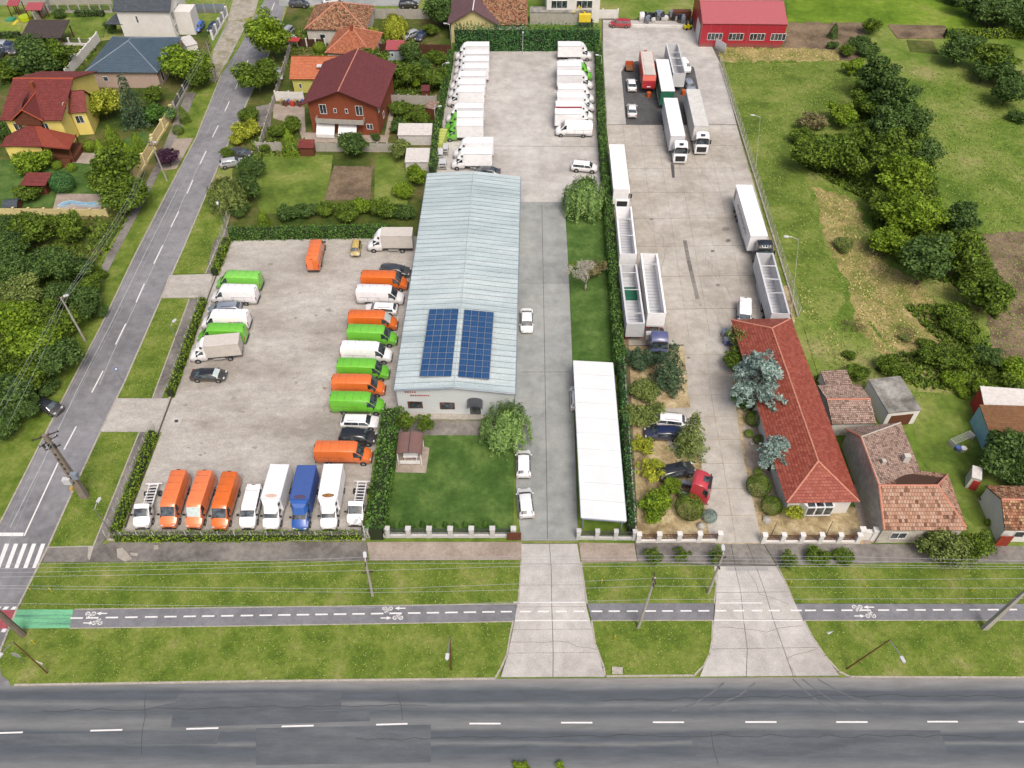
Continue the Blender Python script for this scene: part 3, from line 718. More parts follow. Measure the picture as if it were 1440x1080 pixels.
# ================================================================ VEHICLES
class Loft:
    def __init__(s, secs):
        s.secs = secs; s.rings = []
        for (x, z0, zb, zt, hw, hwt) in secs:
            e = min(0.09, (zt - zb) * 0.35 + 0.02)
            h = [(hw * 0.93, z0), (hw, z0 + 0.28 * (zb - z0)), (hw * 0.995, zb), (hwt + (hw - hwt) * 0.1, zt - e), (hwt - 0.12, zt - 0.012), (0, zt + 0.02)]
            ring = [(x, y, z) for y, z in h] + [(x, -y, z) for y, z in reversed(h[:-1])]
            s.rings.append([Vector(p) for p in ring])
    def body(s):
        mb = MB(); k = len(s.rings[0])
        for r in s.rings: mb.v += [tuple(p) for p in r]
        n = len(s.rings)
        for i in range(n - 1):
            for j in range(k - 1):
                mb.f.append((i * k + j, i * k + j + 1, (i + 1) * k + j + 1, (i + 1) * k + j)[::-1]); mb.mi.append(0)
            mb.f.append(((i + 1) * k, (i + 1) * k + k - 1, i * k + k - 1, i * k)[::-1]); mb.mi.append(0)
        mb.f.append(tuple(range(k))[::-1]); mb.mi.append(0)
        mb.f.append(tuple((n - 1) * k + j for j in range(k))); mb.mi.append(0)
        return mb
    def at(s, u, v):
        i = max(0, min(int(u), len(s.rings) - 2)); j = max(0, min(int(v), len(s.rings[0]) - 2)); a = u - i; b = v - j
        p = s.rings[i][j].lerp(s.rings[i][j + 1], b); q = s.rings[i + 1][j].lerp(s.rings[i + 1][j + 1], b)
        return p.lerp(q, a)
    def patch(s, mb, u0, u1, v0, v1, off=0.015, nu=2, nv=None, m=0):
        cuts = sorted(set([v0, v1] + [float(k) for k in range(int(v0) + 1, int(math.ceil(v1)))]))
        us = sorted(set([u0, u1] + [float(k) for k in range(int(u0) + 1, int(math.ceil(u1)))]))
        def P3(u, v):
            p = s.at(u, v); e = 0.02
            du = s.at(min(u + e, len(s.rings) - 1.001), v) - s.at(max(u - e, 0), v); dv = s.at(u, min(v + e, 9.999)) - s.at(u, max(v - e, 0))
            n = du.cross(dv)
            if n.length < 1e-9: return p
            n.normalize()
            if n.dot(p - Vector((p.x, 0, 0.9))) < 0: n = -n
            return p + n * off
        for i in range(len(us) - 1):
            for j in range(len(cuts) - 1):
                q = [P3(us[i], cuts[j]), P3(us[i + 1], cuts[j]), P3(us[i + 1], cuts[j + 1]), P3(us[i], cuts[j + 1])]
                n = (q[1] - q[0]).cross(q[3] - q[0])
                c = sum(q, Vector()) / 4
                if n.dot(c - Vector((c.x - (0 if abs(n.x) < 0.1 else 0), 0, 0.9))) < 0: q = q[::-1]
                mb.face(q, m)

WHEELS = {}
def wheel(parent, x, y, r, w, side):
    key = (round(r, 2), round(w, 2), side)
    if key not in WHEELS:
        t = MB(); t.tube([(0, -w / 2, 0), (0, -w / 2 + .03, 0), (0, w / 2 - .03, 0), (0, w / 2, 0)], [r * .93, r, r, r * .93], 14)
        q = MB(); yo = side * w / 2
        q.tube([(0, yo, 0), (0, yo + side * 0.02, 0)], [r * .6, r * .52], 10)
        hb = MB(); hb.tube([(0, yo + side * .02, 0), (0, yo + side * .04, 0)], [r * .16, r * .14], 6)
        WHEELS[key] = (t.mesh('wheel', M['tyre'], 40), q.mesh('rim', M['rim'], 40), hb.mesh('hub', M['chassis']))
    a, b, c = WHEELS[key]
    o = obj('wheel', a, parent, (x, y, r)); obj('rim', b, o); obj('hub', c, o)

def common(root, L, lf, x_w, r, hw, wt=0.2, lights=True, nose=None, tailx=None, zl=0.72, arch=True):
    for xw in x_w:
        for sd_ in (1, -1):
            wheel(root, xw, sd_ * (hw - wt / 2 + 0.015), r, wt, sd_)
            if arch:
                a = MB(); a.tube([(xw, sd_ * (hw - .05), r + .02), (xw, sd_ * (hw + .006), r + .02)], [r * 1.2, r * 1.2], 12)
                a.build('wheel_arch', M['blackplastic'], root)
def mirrors(root, x, hw, z, col, big=1.0):
    for sd_ in (1, -1):
        MB().box((x, sd_ * (hw + 0.1 * big), z), (0.12 * big, 0.2 * big, 0.16 * big)).build('mirror', col, root)

def make_car(kind, col, shade=False):
    """sedan, hatch, estate, suv, mpv, tiny, smallvan"""
    D = dict(sedan=(4.7, .91, 1.42), hatch=(4.1, .88, 1.46), estate=(4.8, .92, 1.48), suv=(4.6, .94, 1.68), mpv=(4.7, .93, 1.72), tiny=(3.3, .72, 1.4), smallvan=(4.4, .9, 1.85), pickup=(5.0, .92, 1.75))
    L, hw, H = D[kind]; h = L / 2; zb = H * .62; z0 = .24 if kind not in ('suv', 'pickup') else .34
    bz = zb - .03; hb = hw - .14; ht = hw - .27
    front = [(.17 * L, z0, zb, H - .04, hw, ht), (.17 * L + (.62 if kind != 'sedan' else .72), z0, zb - .02, zb + .06, hw, hb), (.42 * L, z0, zb - .12, zb - .04, hw * .97, hb - .02), (.48 * L, z0 + .04, zb - .26, zb - .2, hw * .88, hb - .1), (.5 * L, z0 + .14, zb - .38, zb - .32, hw * .74, hb - .2)]
    if kind in ('sedan',):
        rear = [(-.5 * L, z0 + .16, zb - .28, zb - .16, hw * .8, hb - .1), (-.485 * L, z0 + .04, zb - .12, zb + .04, hw * .93, hb), (-.36 * L, z0, zb - .02, zb + .09, hw, hb), (-.2 * L, z0, zb, H - .07, hw, ht), (0, z0, zb, H, hw, ht)]
        rg = (2.06, 2.92)
    elif kind == 'pickup':
        rear = [(-.5 * L, z0 + .1, zb - .12, zb - .02, hw * .95, hb), (-.48 * L, z0, zb - .08, zb, hw, hb), (-.16 * L, z0, zb - .04, zb + .02, hw, hb), (-.12 * L, z0, zb, H - .03, hw, ht), (0, z0, zb, H, hw, ht)]
        rg = (2.2, 2.85)
    else:
        k = .045 if kind in ('mpv', 'smallvan', 'suv', 'tiny') else .09
        rear = [(-.5 * L, z0 + .14, zb - .2, zb - .02, hw * .86, hb - .04), (-.485 * L, z0, zb - .05, zb + .1, hw * .96, hb), (-.47 * L, z0, zb, zb + .2, hw, ht + .04), (-(.47 - k) * L, z0, zb, H - .06, hw, ht), (-.1 * L, z0, zb, H, hw, ht)]
        rg = (2.08, 2.94)
    lf = Loft(rear + front)
    root = empty(kind_name[kind])
    lf.body().build('body', col, root, smooth=38)
    w = MB(); lf.patch(w, 5.1, 5.93, 3.12, 6.88); w.build('windscreen', M['sunshade'] if shade else M['glass'], root, smooth=30)
    w = MB(); lf.patch(w, rg[0], rg[1], 3.15, 6.85); w.build('rear_window', M['glass'], root, smooth=30)
    for s0 in (0, 1):
        w = MB()
        v = (2.14, 2.9) if s0 == 0 else (7.1, 7.86)
        if kind == 'pickup' or kind == 'smallvan': lf.patch(w, 4.3, 5.75, *v, off=.012)
        else: lf.patch(w, 3.0 if kind != 'sedan' else 2.6, 4.35, *v, off=.012); lf.patch(w, 4.4, 5.75, *v, off=.012)
        w.build('side_window', M['glass'], root, smooth=30)
    r = .33 if kind not in ('suv', 'pickup', 'tiny') else (.38 if kind != 'tiny' else .26)
    common(root, L, lf, (.31 * L, -.29 * L), r, hw)
    for sd_ in (1, -1):
        MB().box((.47 * L, sd_ * hw * .66, zb - .2), (.16, .3, .12), 0).build('headlight', M['lampglass'], root)
        MB().box((-.486 * L, sd_ * hw * .74, zb - .06), (.1, .24, .16)).build('tail_light', M['tail'], root)
    MB().box((.485 * L, 0, .42), (.1, hw * 1.1, .16)).build('grille', M['blackplastic'], root)
    MB().box((-.492 * L, 0, .45), (.08, hw * 1.5, .14)).build('rear_bumper', M['blackplastic'], root)
    mirrors(root, .2 * L + .25, hw, zb + .06, col, .8)
    if kind == 'pickup': MB().b2(-.46 * L, -.17 * L, -hw * .8, hw * .8, zb - .1, zb + .045).build('cargo_bed', M['blackplastic'], root)
    if kind in ('estate', 'suv', 'mpv'):
        for sd_ in (1, -1): MB().box((-.12 * L, sd_ * (ht - .06), H + .03), (.36 * L, .04, .04)).build('roof_rail', M['blackplastic'], root)
    return root
kind_name = dict(sedan='saloon_car', hatch='hatchback_car', estate='estate_car', suv='suv_car', mpv='people_carrier', tiny='small_car', smallvan='small_van', pickup='pickup_truck')

def van_secs(L, H, hw=1.0, nose=True):
    h = L / 2
    return [(-h, .58, 1.45, H - .3, hw * .93, hw * .8), (-h + .06, .44, 1.5, H - .1, hw * .985, hw * .84), (-h + .3, .4, 1.5, H - .01, hw, hw * .86), (h - 2.15, .38, 1.5, H, hw, hw * .86),
            (h - 1.72, .36, 1.5, H - .12, hw * .99, hw * .8), (h - .86, .34, 1.36, 1.5, hw * .97, hw * .74), (h - .32, .34, 1.04, 1.2, hw * .93, hw * .68), (h - .07, .36, .84, .94, hw * .8, hw * .6), (h, .44, .7, .78, hw * .62, hw * .5)]

def van_front(root, lf, L, hw, col, shade, k0=4):
    h = L / 2
    w = MB(); lf.patch(w, k0 + .1, k0 + .93, 3.1, 6.9); w.build('windscreen', M['sunshade'] if shade else M['glass'], root, smooth=30)
    for v in ((2.1, 2.86), (7.14, 7.9)):
        w = MB(); lf.patch(w, k0 - .72, k0 + .8, *v, off=.012); w.build('side_window', M['glass'], root, smooth=30)
    for sd_ in (1, -1):
        MB().box((h - .17, sd_ * hw * .62, .86), (.22, .3, .2)).build('headlight', M['lampglass'], root)
    MB().box((h - .03, 0, .66), (.1, hw * .9, .16)).build('grille', M['blackplastic'], root)
    MB().box((h - .06, 0, .42), (.16, hw * 1.55, .18)).build('front_bumper', M['blackplastic'], root)
    mirrors(root, h - 1.15, hw, 1.62, M['blackplastic'], 1.3)

def make_van(col, L=6.8, H=2.68, shade=False, logo=False, windows=False, name='panel_van'):
    root = empty(name); hw = 1.0 if L > 6 else .95
    lf = Loft(van_secs(L, H, hw)); h = L / 2
    lf.body().build('body', col, root, smooth=40)
    van_front(root, lf, L, hw, col, shade)
    common(root, L, lf, (h - 1.0, -h + 1.65 if L > 6 else -h + 1.05), .34, hw, .22)
    for sd_ in (1, -1):
        MB().box(((-.35), sd_ * (hw + .006), .68), (L * .58, .03, .1)).build('side_moulding', M['blackplastic'], root)
        MB().box((-h + .03, sd_ * hw * .9, 1.35), (.12, .12, .62)).build('tail_light', M['tail'], root)
        MB().box((-h - .005, sd_ * .44 * hw, 1.45), (.03, hw * .78, 1.75 if H > 2.3 else 1.0)).build('rear_door', col, root)
    MB().box((-h - .01, 0, .5), (.14, hw * 1.8, .16)).build('rear_bumper', M['blackplastic'], root)
    MB().box((-h + .06, 0, H - .04), (.06, .42, .06)).build('brake_light', M['tail'] if False else M['blackplastic'], root)
    q = MB()
    for sd_ in (1, -1):
        for x in (h - 2.05, h - 3.35, -.2, -1.7):
            if x > -h + .5: q.b2(x - .014, x + .014, sd_ * (hw + .004) - .01, sd_ * (hw + .004) + .01, .75, 1.55)
        q.b2(-h + .4, h - 3.35, sd_ * (hw + .006) - .008, sd_ * (hw + .006) + .008, 1.56, 1.59)
    for k in range(4 if H > 2.3 else 2): q.b2(-h + .9 + k * 1.05, -h + .93 + k * 1.05, -hw * .7, hw * .7, H - .012, H + .012)
    q.build('panel_seams', M['seamdark'], root)
    if windows:
        for v in ((2.1, 2.86), (7.14, 7.9)):
            w = MB(); lf.patch(w, 2.1, 3.2, *v, off=.012); w.build('side_window', M['glass'], root, smooth=30)
    if logo:
        y = hw + .01
        q = MB(); q.tube([(-1.05, y - .02, 1.75), (-1.05, y + .012, 1.72)], [.3, .3], 8); q.build('round_emblem', CARP['orangered'], root)
        q = MB(); q.box((-1.05, y + .018, 1.73), (.09, .01, .34)); q.box((-.98, y + .018, 1.86), (.16, .01, .08)); q.build('emblem_mark', CARP['white'], root)
        q = MB()
        for k in range(8): q.box((-1.55 - .17 * k, y + .01, 1.75), (.1, .01, .13 + .05 * (k % 2)))
        for k in range(10): q.box((-1.55 - .12 * k, y + .01, 1.5), (.05, .01, .05))
        q.build('side_lettering', CARP['darkgrey'], root)
    return root

def make_boxtruck(cab, box, L=7.2, H=3.35, fairing=True, stain=None, stripe=False, tarp=False, hwb=1.1):
    root = empty('box_truck'); h = L / 2; hw = .98; xb = h - 2.35
    secs = van_secs(L, 2.3, hw)[3:]
    secs = [(xb - .02, .5, 1.5, 2.2, hw * .98, hw * .84)] + secs
    lf = Loft(secs)
    lf.body().build('cab', cab, root, smooth=40)
    van_front(root, lf, L, hw, cab, False, 2)
    bz = 1.0
    MB().b2(-h, xb, -hwb, hwb, bz, H).build('cargo_box', box, root)
    edge = CARP['palegrey']
    q = MB()
    for sd_ in (1, -1):
        q.b2(-h - .01, xb + .01, sd_ * hwb - .04, sd_ * hwb + .04, H - .03, H + .03)
    q.b2(-h - .02, -h + .06, -hwb, hwb, H - .03, H + .032); q.b2(xb - .06, xb + .02, -hwb, hwb, H - .03, H + .034)
    q.build('box_trim', edge if not tarp else box, root)
    if fairing:
        f = MB(); a = [(xb + .03, hwb * .93, 2.2), (xb + .03, hwb * .93, H - .02), (xb + .03, -hwb * .93, H - .02), (xb + .03, -hwb * .93, 2.2)]
        b = [(xb + .75, hwb * .8, 2.2), (xb + .45, hwb * .76, H - .12), (xb + .45, -hwb * .76, H - .12), (xb + .75, -hwb * .8, 2.2)]
        c = [(xb + 1.28, hwb * .6, 2.22), (xb + .8, hwb * .5, H - .42), (xb + .8, -hwb * .5, H - .42), (xb + 1.28, -hwb * .6, 2.22)]
        for r, s_ in ((a, b), (b, c)):
            for i in range(4):
                j = (i + 1) % 4; f.face([r[i], r[j], s_[j], s_[i]])
        f.face(c); f.face(a[::-1])
        f.build('roof_fairing', cab, root, smooth=50)
        for sd_ in (1, -1):
            MB().box((xb + .36, sd_ * hwb * .86, 2.82), (.34, .1, .36), sd_ * -.2).build('fairing_window', M['glass'], root)
    MB().b2(-h + .1, h - 1.4, -.4, .4, .48, .72).build('chassis_frame', M['chassis'], root)
    MB().b2(-h + .05, xb - .1, -hwb + .05, hwb - .05, .86, 1.0).build('load_bed', M['chassis'], root)
    common(root, L, lf, (h - 1.0,), .35, hw, .22)
    for sd_ in (1, -1):
        wheel(root, -h + 1.7, sd_ * (hwb - .16), .36, .3, sd_)
        MB().box((-h + .08, sd_ * .8, .62), (.08, .3, .14)).build('tail_light', M['tail'], root)
        MB().box((-h + 3.1, sd_ * (hwb - .03), .62), (1.6, .04, .2)).build('side_guard', edge, root)
    if stain:
        q = MB(); q.tube([(xb - .35, 0, H - .02), (xb - .35, 0, H + .006)], [1, 1], 14); 
        q.v = [(xb - .42 + (x - xb + .35) * .28, y * .72, z) for x, y, z in q.v]
        q.build('rust_stain', stain, root)
    if stripe: MB().b2(-h, xb, -hwb - .03, -hwb + .03, H - .35, H - .05).build('red_stripe', CARP['red'], root)
    return root

def make_chassiscab(col, L=6.0):
    root = empty('chassis_cab_truck'); h = L / 2; hw = .98; xb = h - 2.2
    lf = Loft([(xb - .02, .5, 1.5, 2.15, hw * .98, hw * .84)] + van_secs(L, 2.3, hw)[3:])
    lf.body().build('cab', col, root, smooth=40)
    van_front(root, lf, L, hw, col, False, 2)
    for sd_ in (1, -1):
        MB().b2(-h, xb, sd_ * .5 - .06, sd_ * .5 + .06, .6, .82).build('frame_rail', CARP['white'], root)
        wheel(root, -h + 1.1, sd_ * .8, .35, .3, sd_)
    for k in range(9):
        x = -h + .05 + k * (xb + h) / 9
        MB().b2(x, x + .1, -.62, .62, .8, .88).build('cross_beam', CARP['white'], root)
    MB().b2(-h - .05, -h + .06, -.95, .95, .8, .9).build('rear_beam', CARP['white'], root)
    MB().b2(-h + .4, xb, -.35, .35, .4, .55).build('fuel_tank', M['chassis'], root)
    common(root, L, lf, (h - 1.0,), .35, hw, .22)
    return root

def make_tractor(col, roof_dark=True, lamps=False):
    L = 5.9; root = empty('tractor_unit'); h = L / 2; hw = 1.24
    x0 = h - 2.25
    def sec(x, z0, zt, w, wt): return (x, z0, 2.2 if zt > 2.6 else zt * .7, zt, w, wt)
    lf = Loft([sec(x0, .95, 3.5, hw * .97, hw * .86), sec(x0 + .3, .6, 3.72, hw, hw * .9), sec(x0 + 1.3, .5, 3.62, hw, hw * .9), sec(h - .42, .45, 3.2, hw, hw * .9), sec(h - .1, .42, 2.15, hw * .97, hw * .9), sec(h, .45, 1.95, hw * .9, hw * .82)])
    lf.body().build('cab', col, root, smooth=42)
    w = MB(); lf.patch(w, 3.08, 3.97, 3.05, 6.95, off=.02); w.build('windscreen', M['glass'], root)
    MB().box((h - .28, 0, 3.22), (.34, 1.9, .05)).build('sun_visor', M['blackplastic'], root)
    for v in ((2.08, 2.8), (7.2, 7.92)):
        w = MB(); lf.patch(w, 2.1, 3.2, *v, off=.012); w.build('side_window', M['glass'], root)
    MB().box((h + .01, 0, 1.25), (.06, 1.7, 1.0)).build('grille', M['blackplastic'], root)
    MB().box((h + .0, 0, .55), (.16, 2.3, .3)).build('front_bumper', col, root)
    for sd_ in (1, -1):
        MB().box((h + .03, sd_ * .98, .78), (.08, .36, .24)).build('headlight', M['lampglass'], root)
        MB().box((h - .35, sd_ * (hw + .16), 2.55), (.14, .26, .75)).build('mirror', M['blackplastic'], root)
        MB().b2(-h + .2, x0 + .2, sd_ * .42 - .05, sd_ * .42 + .05, .7, .95).build('frame_rail', M['chassis'], root)
        wheel(root, h - 1.3, sd_ * 1.05, .5, .34, sd_)
        wheel(root, -h + 1.1, sd_ * .93, .5, .56, sd_)
        MB().box((x0 - .6, sd_ * .85, .75), (1.1, .5, .55)).build('fuel_tank', M['rim'], root)
        MB().box((-h + 1.1, sd_ * .93, 1.06), (1.15, .56, .05)).build('mudguard', M['blackplastic'], root)
    if roof_dark: MB().box((x0 + 1.45, 0, 3.66), (.62, .78, .08)).build('roof_hatch', M['glass'], root)
    MB().tube([(-h + 1.2, 0, .95), (-h + 1.2, 0, 1.1)], .45, 12).build('coupling_plate', M['chassis'], root)
    if lamps:
        for k in range(4): MB().tube([(x0 + 1.75, -.6 + k * .4, 3.7), (x0 + 1.9, -.6 + k * .4, 3.7)], .1, 8).build('roof_lamp', M['lampglass'], root)
    return root

def trailer_under(root, L, hw):
    h = L / 2
    for k in range(3):
        for sd_ in (1, -1): wheel(root, -h + 1.9 + k * 1.32, sd_ * (hw - .2), .48, .38, sd_)
    for sd_ in (1, -1):
        MB().b2(-h, h - .3, sd_ * .45 - .06, sd_ * .45 + .06, .85, 1.12).build('frame_rail', M['chassis'], root)
        MB().b2(h - 3.2, h - 3.0, sd_ * .8 - .06, sd_ * .8 + .06, .1, 1.1).build('landing_leg', M['chassis'], root)
        MB().b2(-h - .02, -h + .06, sd_ * .9 - .2, sd_ * .9 + .2, .8, .98).build('tail_light', M['tail'], root)
        MB().b2(-h + 5.4, h - 3.6, sd_ * (hw - .04) - .02, sd_ * (hw - .04) + .02, .55, .95).build('side_guard', CARP['palegrey'], root)

def make_boxtrailer(side, roof, L=13.6, H=4.0, seam=None, front=None, lettering=False, name='box_trailer'):
    root = empty(name); h = L / 2; hw = 1.27
    MB().b2(-h, h, -hw, hw, 1.12, H - .02).build('cargo_body', side, root)
    MB().b2(-h + .02, h - .02, -hw + .02, hw - .02, H - .018, H + .02).build('roof', roof, root)
    q = MB()
    for sd_ in (1, -1): q.b2(-h - .02, h + .02, sd_ * hw - .045, sd_ * hw + .045, H - .1, H + .03)
    q.b2(-h - .02, -h + .08, -hw, hw, H - .1, H + .034); q.b2(h - .08, h + .02, -hw, hw, H - .1, H + .034)
    q.build('roof_frame', CARP['palegrey'] if side is not CARP['white'] else side, root)
    for sd_ in (1, -1):
        MB().b2(-h, h, sd_ * hw - .03, sd_ * hw + .03, 1.05, 1.24).build('lower_rail', CARP['palegrey'], root)
    if seam:
        MB().b2(h * seam - .05, h * seam + .05, -hw - .01, hw + .01, H - .05, H + .045).build('roof_seam', CARP['palegrey'], root)
    if lettering:
        for sd_ in (1, -1):
            q = MB()
            for k in range(13): q.box((h - 2.5 - k * .62, sd_ * (hw + .012), 2.5 + (.1 if k % 3 else 0)), (.36, .012, .85 if k % 2 else .6))
            for k in range(12): q.box((h - 3 - k * .62, sd_ * (hw + .012), 1.75), (.2, .012, .16))
            q.build('side_lettering', CARP['grey'], root)
            MB().b2(-h + .3, -h + 1.2, sd_ * (hw + .005) - .01, sd_ * (hw + .005) + .01, 1.6, 3.4).build('dark_panel', CARP['darkgrey'], root)
    trailer_under(root, L, hw)
    return root

def make_tipper(col, L=10.5, H=3.6, gate=False, bars=(0.4, -0.1, -0.9), tarp=None):
    """open-topped trailer body seen from above"""
    root = empty('open_tipper_trailer'); h = L / 2; hw = 1.25; t = .11
    MB().b2(-h, h, -hw, hw, 1.15, 1.4).build('floor', CARP['palegrey'], root)
    for sd_ in (1, -1):
        MB().b2(-h, h, sd_ * (hw - t / 2) - t / 2, sd_ * (hw - t / 2) + t / 2, 1.4, H).build('side_wall', col, root)
        MB().b2(-h, h, sd_ * (hw - .1) - .13, sd_ * (hw - .1) + .13, H, H + .07).build('top_rail', col, root)
        q = MB()
        for k in range(int(L / .9)): q.b2(-h + .3 + k * .9, -h + .36 + k * .9, sd_ * hw - .03, sd_ * hw + .035, 1.4, H - .05)
        q.build('side_ribs', col, root)
    MB().b2(-h, -h + t, -hw + t, hw - t, 1.4, H).build('tailgate', col, root)
    MB().b2(h - t, h, -hw + t, hw - t, 1.4, H + .05).build('front_wall', col, root)
    q = MB()
    for k in range(int(L / .7)): q.b2(-h + .3 + k * .7, -h + .34 + k * .7, -hw + t, hw - t, 1.4, 1.425)
    q.build('floor_seams', CARP['grey'], root)
    for b in bars: MB().b2(h * b - .05, h * b + .05, -hw + .05, hw - .05, H - .02, H + .09).build('cross_bar', CARP['palegrey'], root)
    if gate: MB().b2(-h - .3, -h - .02, -hw, hw, 1.3, H + .05).build('end_locker', col, root)
    if tarp: MB().b2(h * .15, h * .55, -hw + t, hw - t, 1.43, 1.75).build('green_load', tarp, root)
    trailer_under(root, L, hw)
    return root

def place(o, rear, rz_, nose, nz, label, cat, group=None, dup=True):
    A = at(*rear, rz_); B = at(*nose, nz)
    d = B - A
    c = (A + B) / 2
    o.location = (c.x, c.y, 0.1); o.rotation_euler = (0, 0, math.atan2(d.y, d.x))
    for k in ('label', 'category', 'group'):
        if k in o: del o[k]
    return tag(o, label, cat, group)

PROTO = {}
def get(key, fn):
    if key not in PROTO: PROTO[key] = fn(); return PROTO[key]
    return copy_tree(PROTO[key])
def van(col, shade=False, **k): return get(('van', col, shade, tuple(sorted(k.items()))), lambda: make_van(CARP[col], shade=shade, **k))
def car(kind, col, shade=False): return get((kind, col, shade), lambda: make_car(kind, CARP[col], shade))
def btruck(cab, box, **k): return get(('bt', cab, box, tuple(sorted((a, str(b)) for a, b in k.items()))), lambda: make_boxtruck(CARP[cab], CARP[box], **k))

M['rust'] = plain('rust_stain', P(150, 110, 66), 0.9, var=0.5, scale=5)
M['palerust'] = plain('pale_rust_stain', P(222, 190, 176), 0.9, var=0.15, scale=5)
M['brownrust'] = plain('brown_rust_stain', P(88, 74, 104), 0.9, var=0.3, scale=5)

# --- bottom row, noses towards the road
G1 = 'vehicles parked nose to the front hedge'
place(get('cc', lambda: make_chassiscab(CARP['white'])), (217, 680), .85, (198, 742), .9, 'white chassis truck with bare ladder frame, at the left end of the front row', 'truck', G1)
place(van('orange'), (252, 659.5), 2.6, (235.5, 742), .9, 'orange van in the front row, beside the left bare-framed chassis truck', 'van', G1)
place(van('orange', True), (289, 660), 2.6, (271, 743), .9, 'orange van with a bright windscreen shade, middle of three in the front row', 'van', G1)
place(van('orange'), (323.5, 662), 2.6, (307.5, 744.5), .9, 'orange van in the front row, beside the small white van', 'van', G1)
place(van('white', L=5.2, H=1.98, windows=True, name='small_van'), (356.7, 683), 1.9, (348, 741), .8, 'low white van squeezed between an orange van and a white box truck', 'van', G1)
place(btruck('white', 'white', stain=M['palerust']), (393.5, 654.7), 3.35, (380.5, 742.5), .9, 'white box truck beside the low white van, faint pink stain on its roof', 'truck', G1)
place(btruck('blue', 'bluetarp', stain=M['brownrust'], tarp=True), (431.5, 656), 3.35, (421.5, 744.5), .9, 'blue box truck between two white box trucks', 'truck', G1)
place(btruck('white', 'white', stain=M['rust']), (469.2, 652.6), 3.35, (461.5, 744), .9, 'white box truck with a rusty brown stain on its roof, right of the blue truck', 'truck', G1)
place(get('cc', None), (509.8, 676), .85, (498.5, 739), .9, 'white chassis truck with bare ladder frame, at the right end of the front row', 'truck', G1)

# --- right-hand column, noses towards the hall
G2 = 'vehicles parked nose to the long hall'
place(van('orange'), (442, 627.6), 2.6, (523, 640.8), .9, 'orange van just behind the blue and white box trucks, nearest the camera in its column', 'van', G2)
place(car('suv', 'black'), (478.5, 611.5), .9, (528.5, 617.5), .6, 'black off-road car between a white estate and an orange van', 'car', G2)
place(car('estate', 'white'), (479.5, 590.5), 1.0, (532.5, 595), .6, 'white estate car with dark windows beside the black off-roader', 'car', G2)
place(van('green'), (462, 557), 2.6, (542.5, 571), .9, 'lime green van directly above the white estate car', 'van', G2)
place(van('orange'), (464, 532.5), 2.6, (543.7, 546), .9, 'orange van between two lime green vans', 'van', G2)
place(van('green'), (472.5, 509.5), 2.6, (548.7, 524), .9, 'lime green van between an orange van below and a white van above', 'van', G2)
place(van('white'), (477.5, 485), 2.6, (553, 500), .9, 'tall white van between two lime green vans', 'van', G2)
place(van('green'), (487, 461.5), 2.6, (560, 476.5), .9, 'lime green van between an orange van above and a white van below', 'van', G2)
place(van('orange', True), (488.7, 441.5), 2.6, (560, 455), .9, 'orange van with a pale windscreen shade below the half-hidden white car', 'van', G2)
place(car('estate', 'white'), (558, 433.5), 1.0, (513.7, 435), .6, 'half-hidden white car facing the other way between a white and an orange van', 'car', G2)
place(van('white'), (500, 405), 2.6, (568.7, 419.5), .9, 'tall white van below the topmost orange van of its column', 'van', G2)
place(van('orange'), (507, 385), 2.6, (574, 399), .9, 'orange van directly below the dark grey estate car', 'van', G2)
place(car('estate', 'darkgrey'), (535, 376.5), 1.0, (576.5, 383.5), .6, 'dark grey estate car at the top of the column beside the hall', 'car', G2)
# --- top edge of the car park
place(btruck('white', 'offwhite', tarp=True), (581.5, 326.5), 3.35, (515.5, 344.5), .9, 'white box truck standing against the back hedge of the car park', 'truck')
place(car('tiny', 'yellow'), (500.8, 340), 1.2, (500, 357.5), .5, 'tiny ochre yellow car by the back hedge of the car park', 'car')
place(van('orange'), (437, 369), 2.6, (450, 337), .9, 'lone orange van standing across the back of the car park, facing away', 'van')
# --- left-hand column, noses towards the street
G3 = 'vehicles parked nose to the street hedge'
place(van('green'), (368.5, 387), 2.6, (301.5, 397), .9, 'lime green van nearest the gap in the street hedge', 'van', G3)
place(van('white'), (363.5, 406), 2.6, (294, 416.5), .9, 'plain white van below a lime green van in the street-side column', 'van', G3)
place(car('estate', 'grey'), (341, 429), 1.2, (290.5, 436), .6, 'blue-grey car wedged between two white vans', 'car', G3)
place(van('white', logo=True), (352.5, 441), 2.6, (280, 453), .9, 'white van with a round orange emblem and lettering on its side', 'van', G3)
place(van('green'), (348.5, 461), 2.6, (274, 472), .9, 'lime green van between the emblem van and the tarpaulin truck', 'van', G3)
place(btruck('white', 'offwhite', tarp=True, H=3.1, L=7.0), (341, 476), 3.1, (263, 500), .9, 'white truck with a pale grey tarpaulin body beside the street hedge', 'truck', G3)
place(car('sedan', 'black', True), (267, 525.5), .9, (319.5, 528.5), .6, 'black saloon with a pale shade behind its windscreen, alone in the lot', 'car')
place(car('hatch', 'black'), (54, 565), .9, (79, 577), .6, 'black car tucked under the trees beside the side street', 'car')

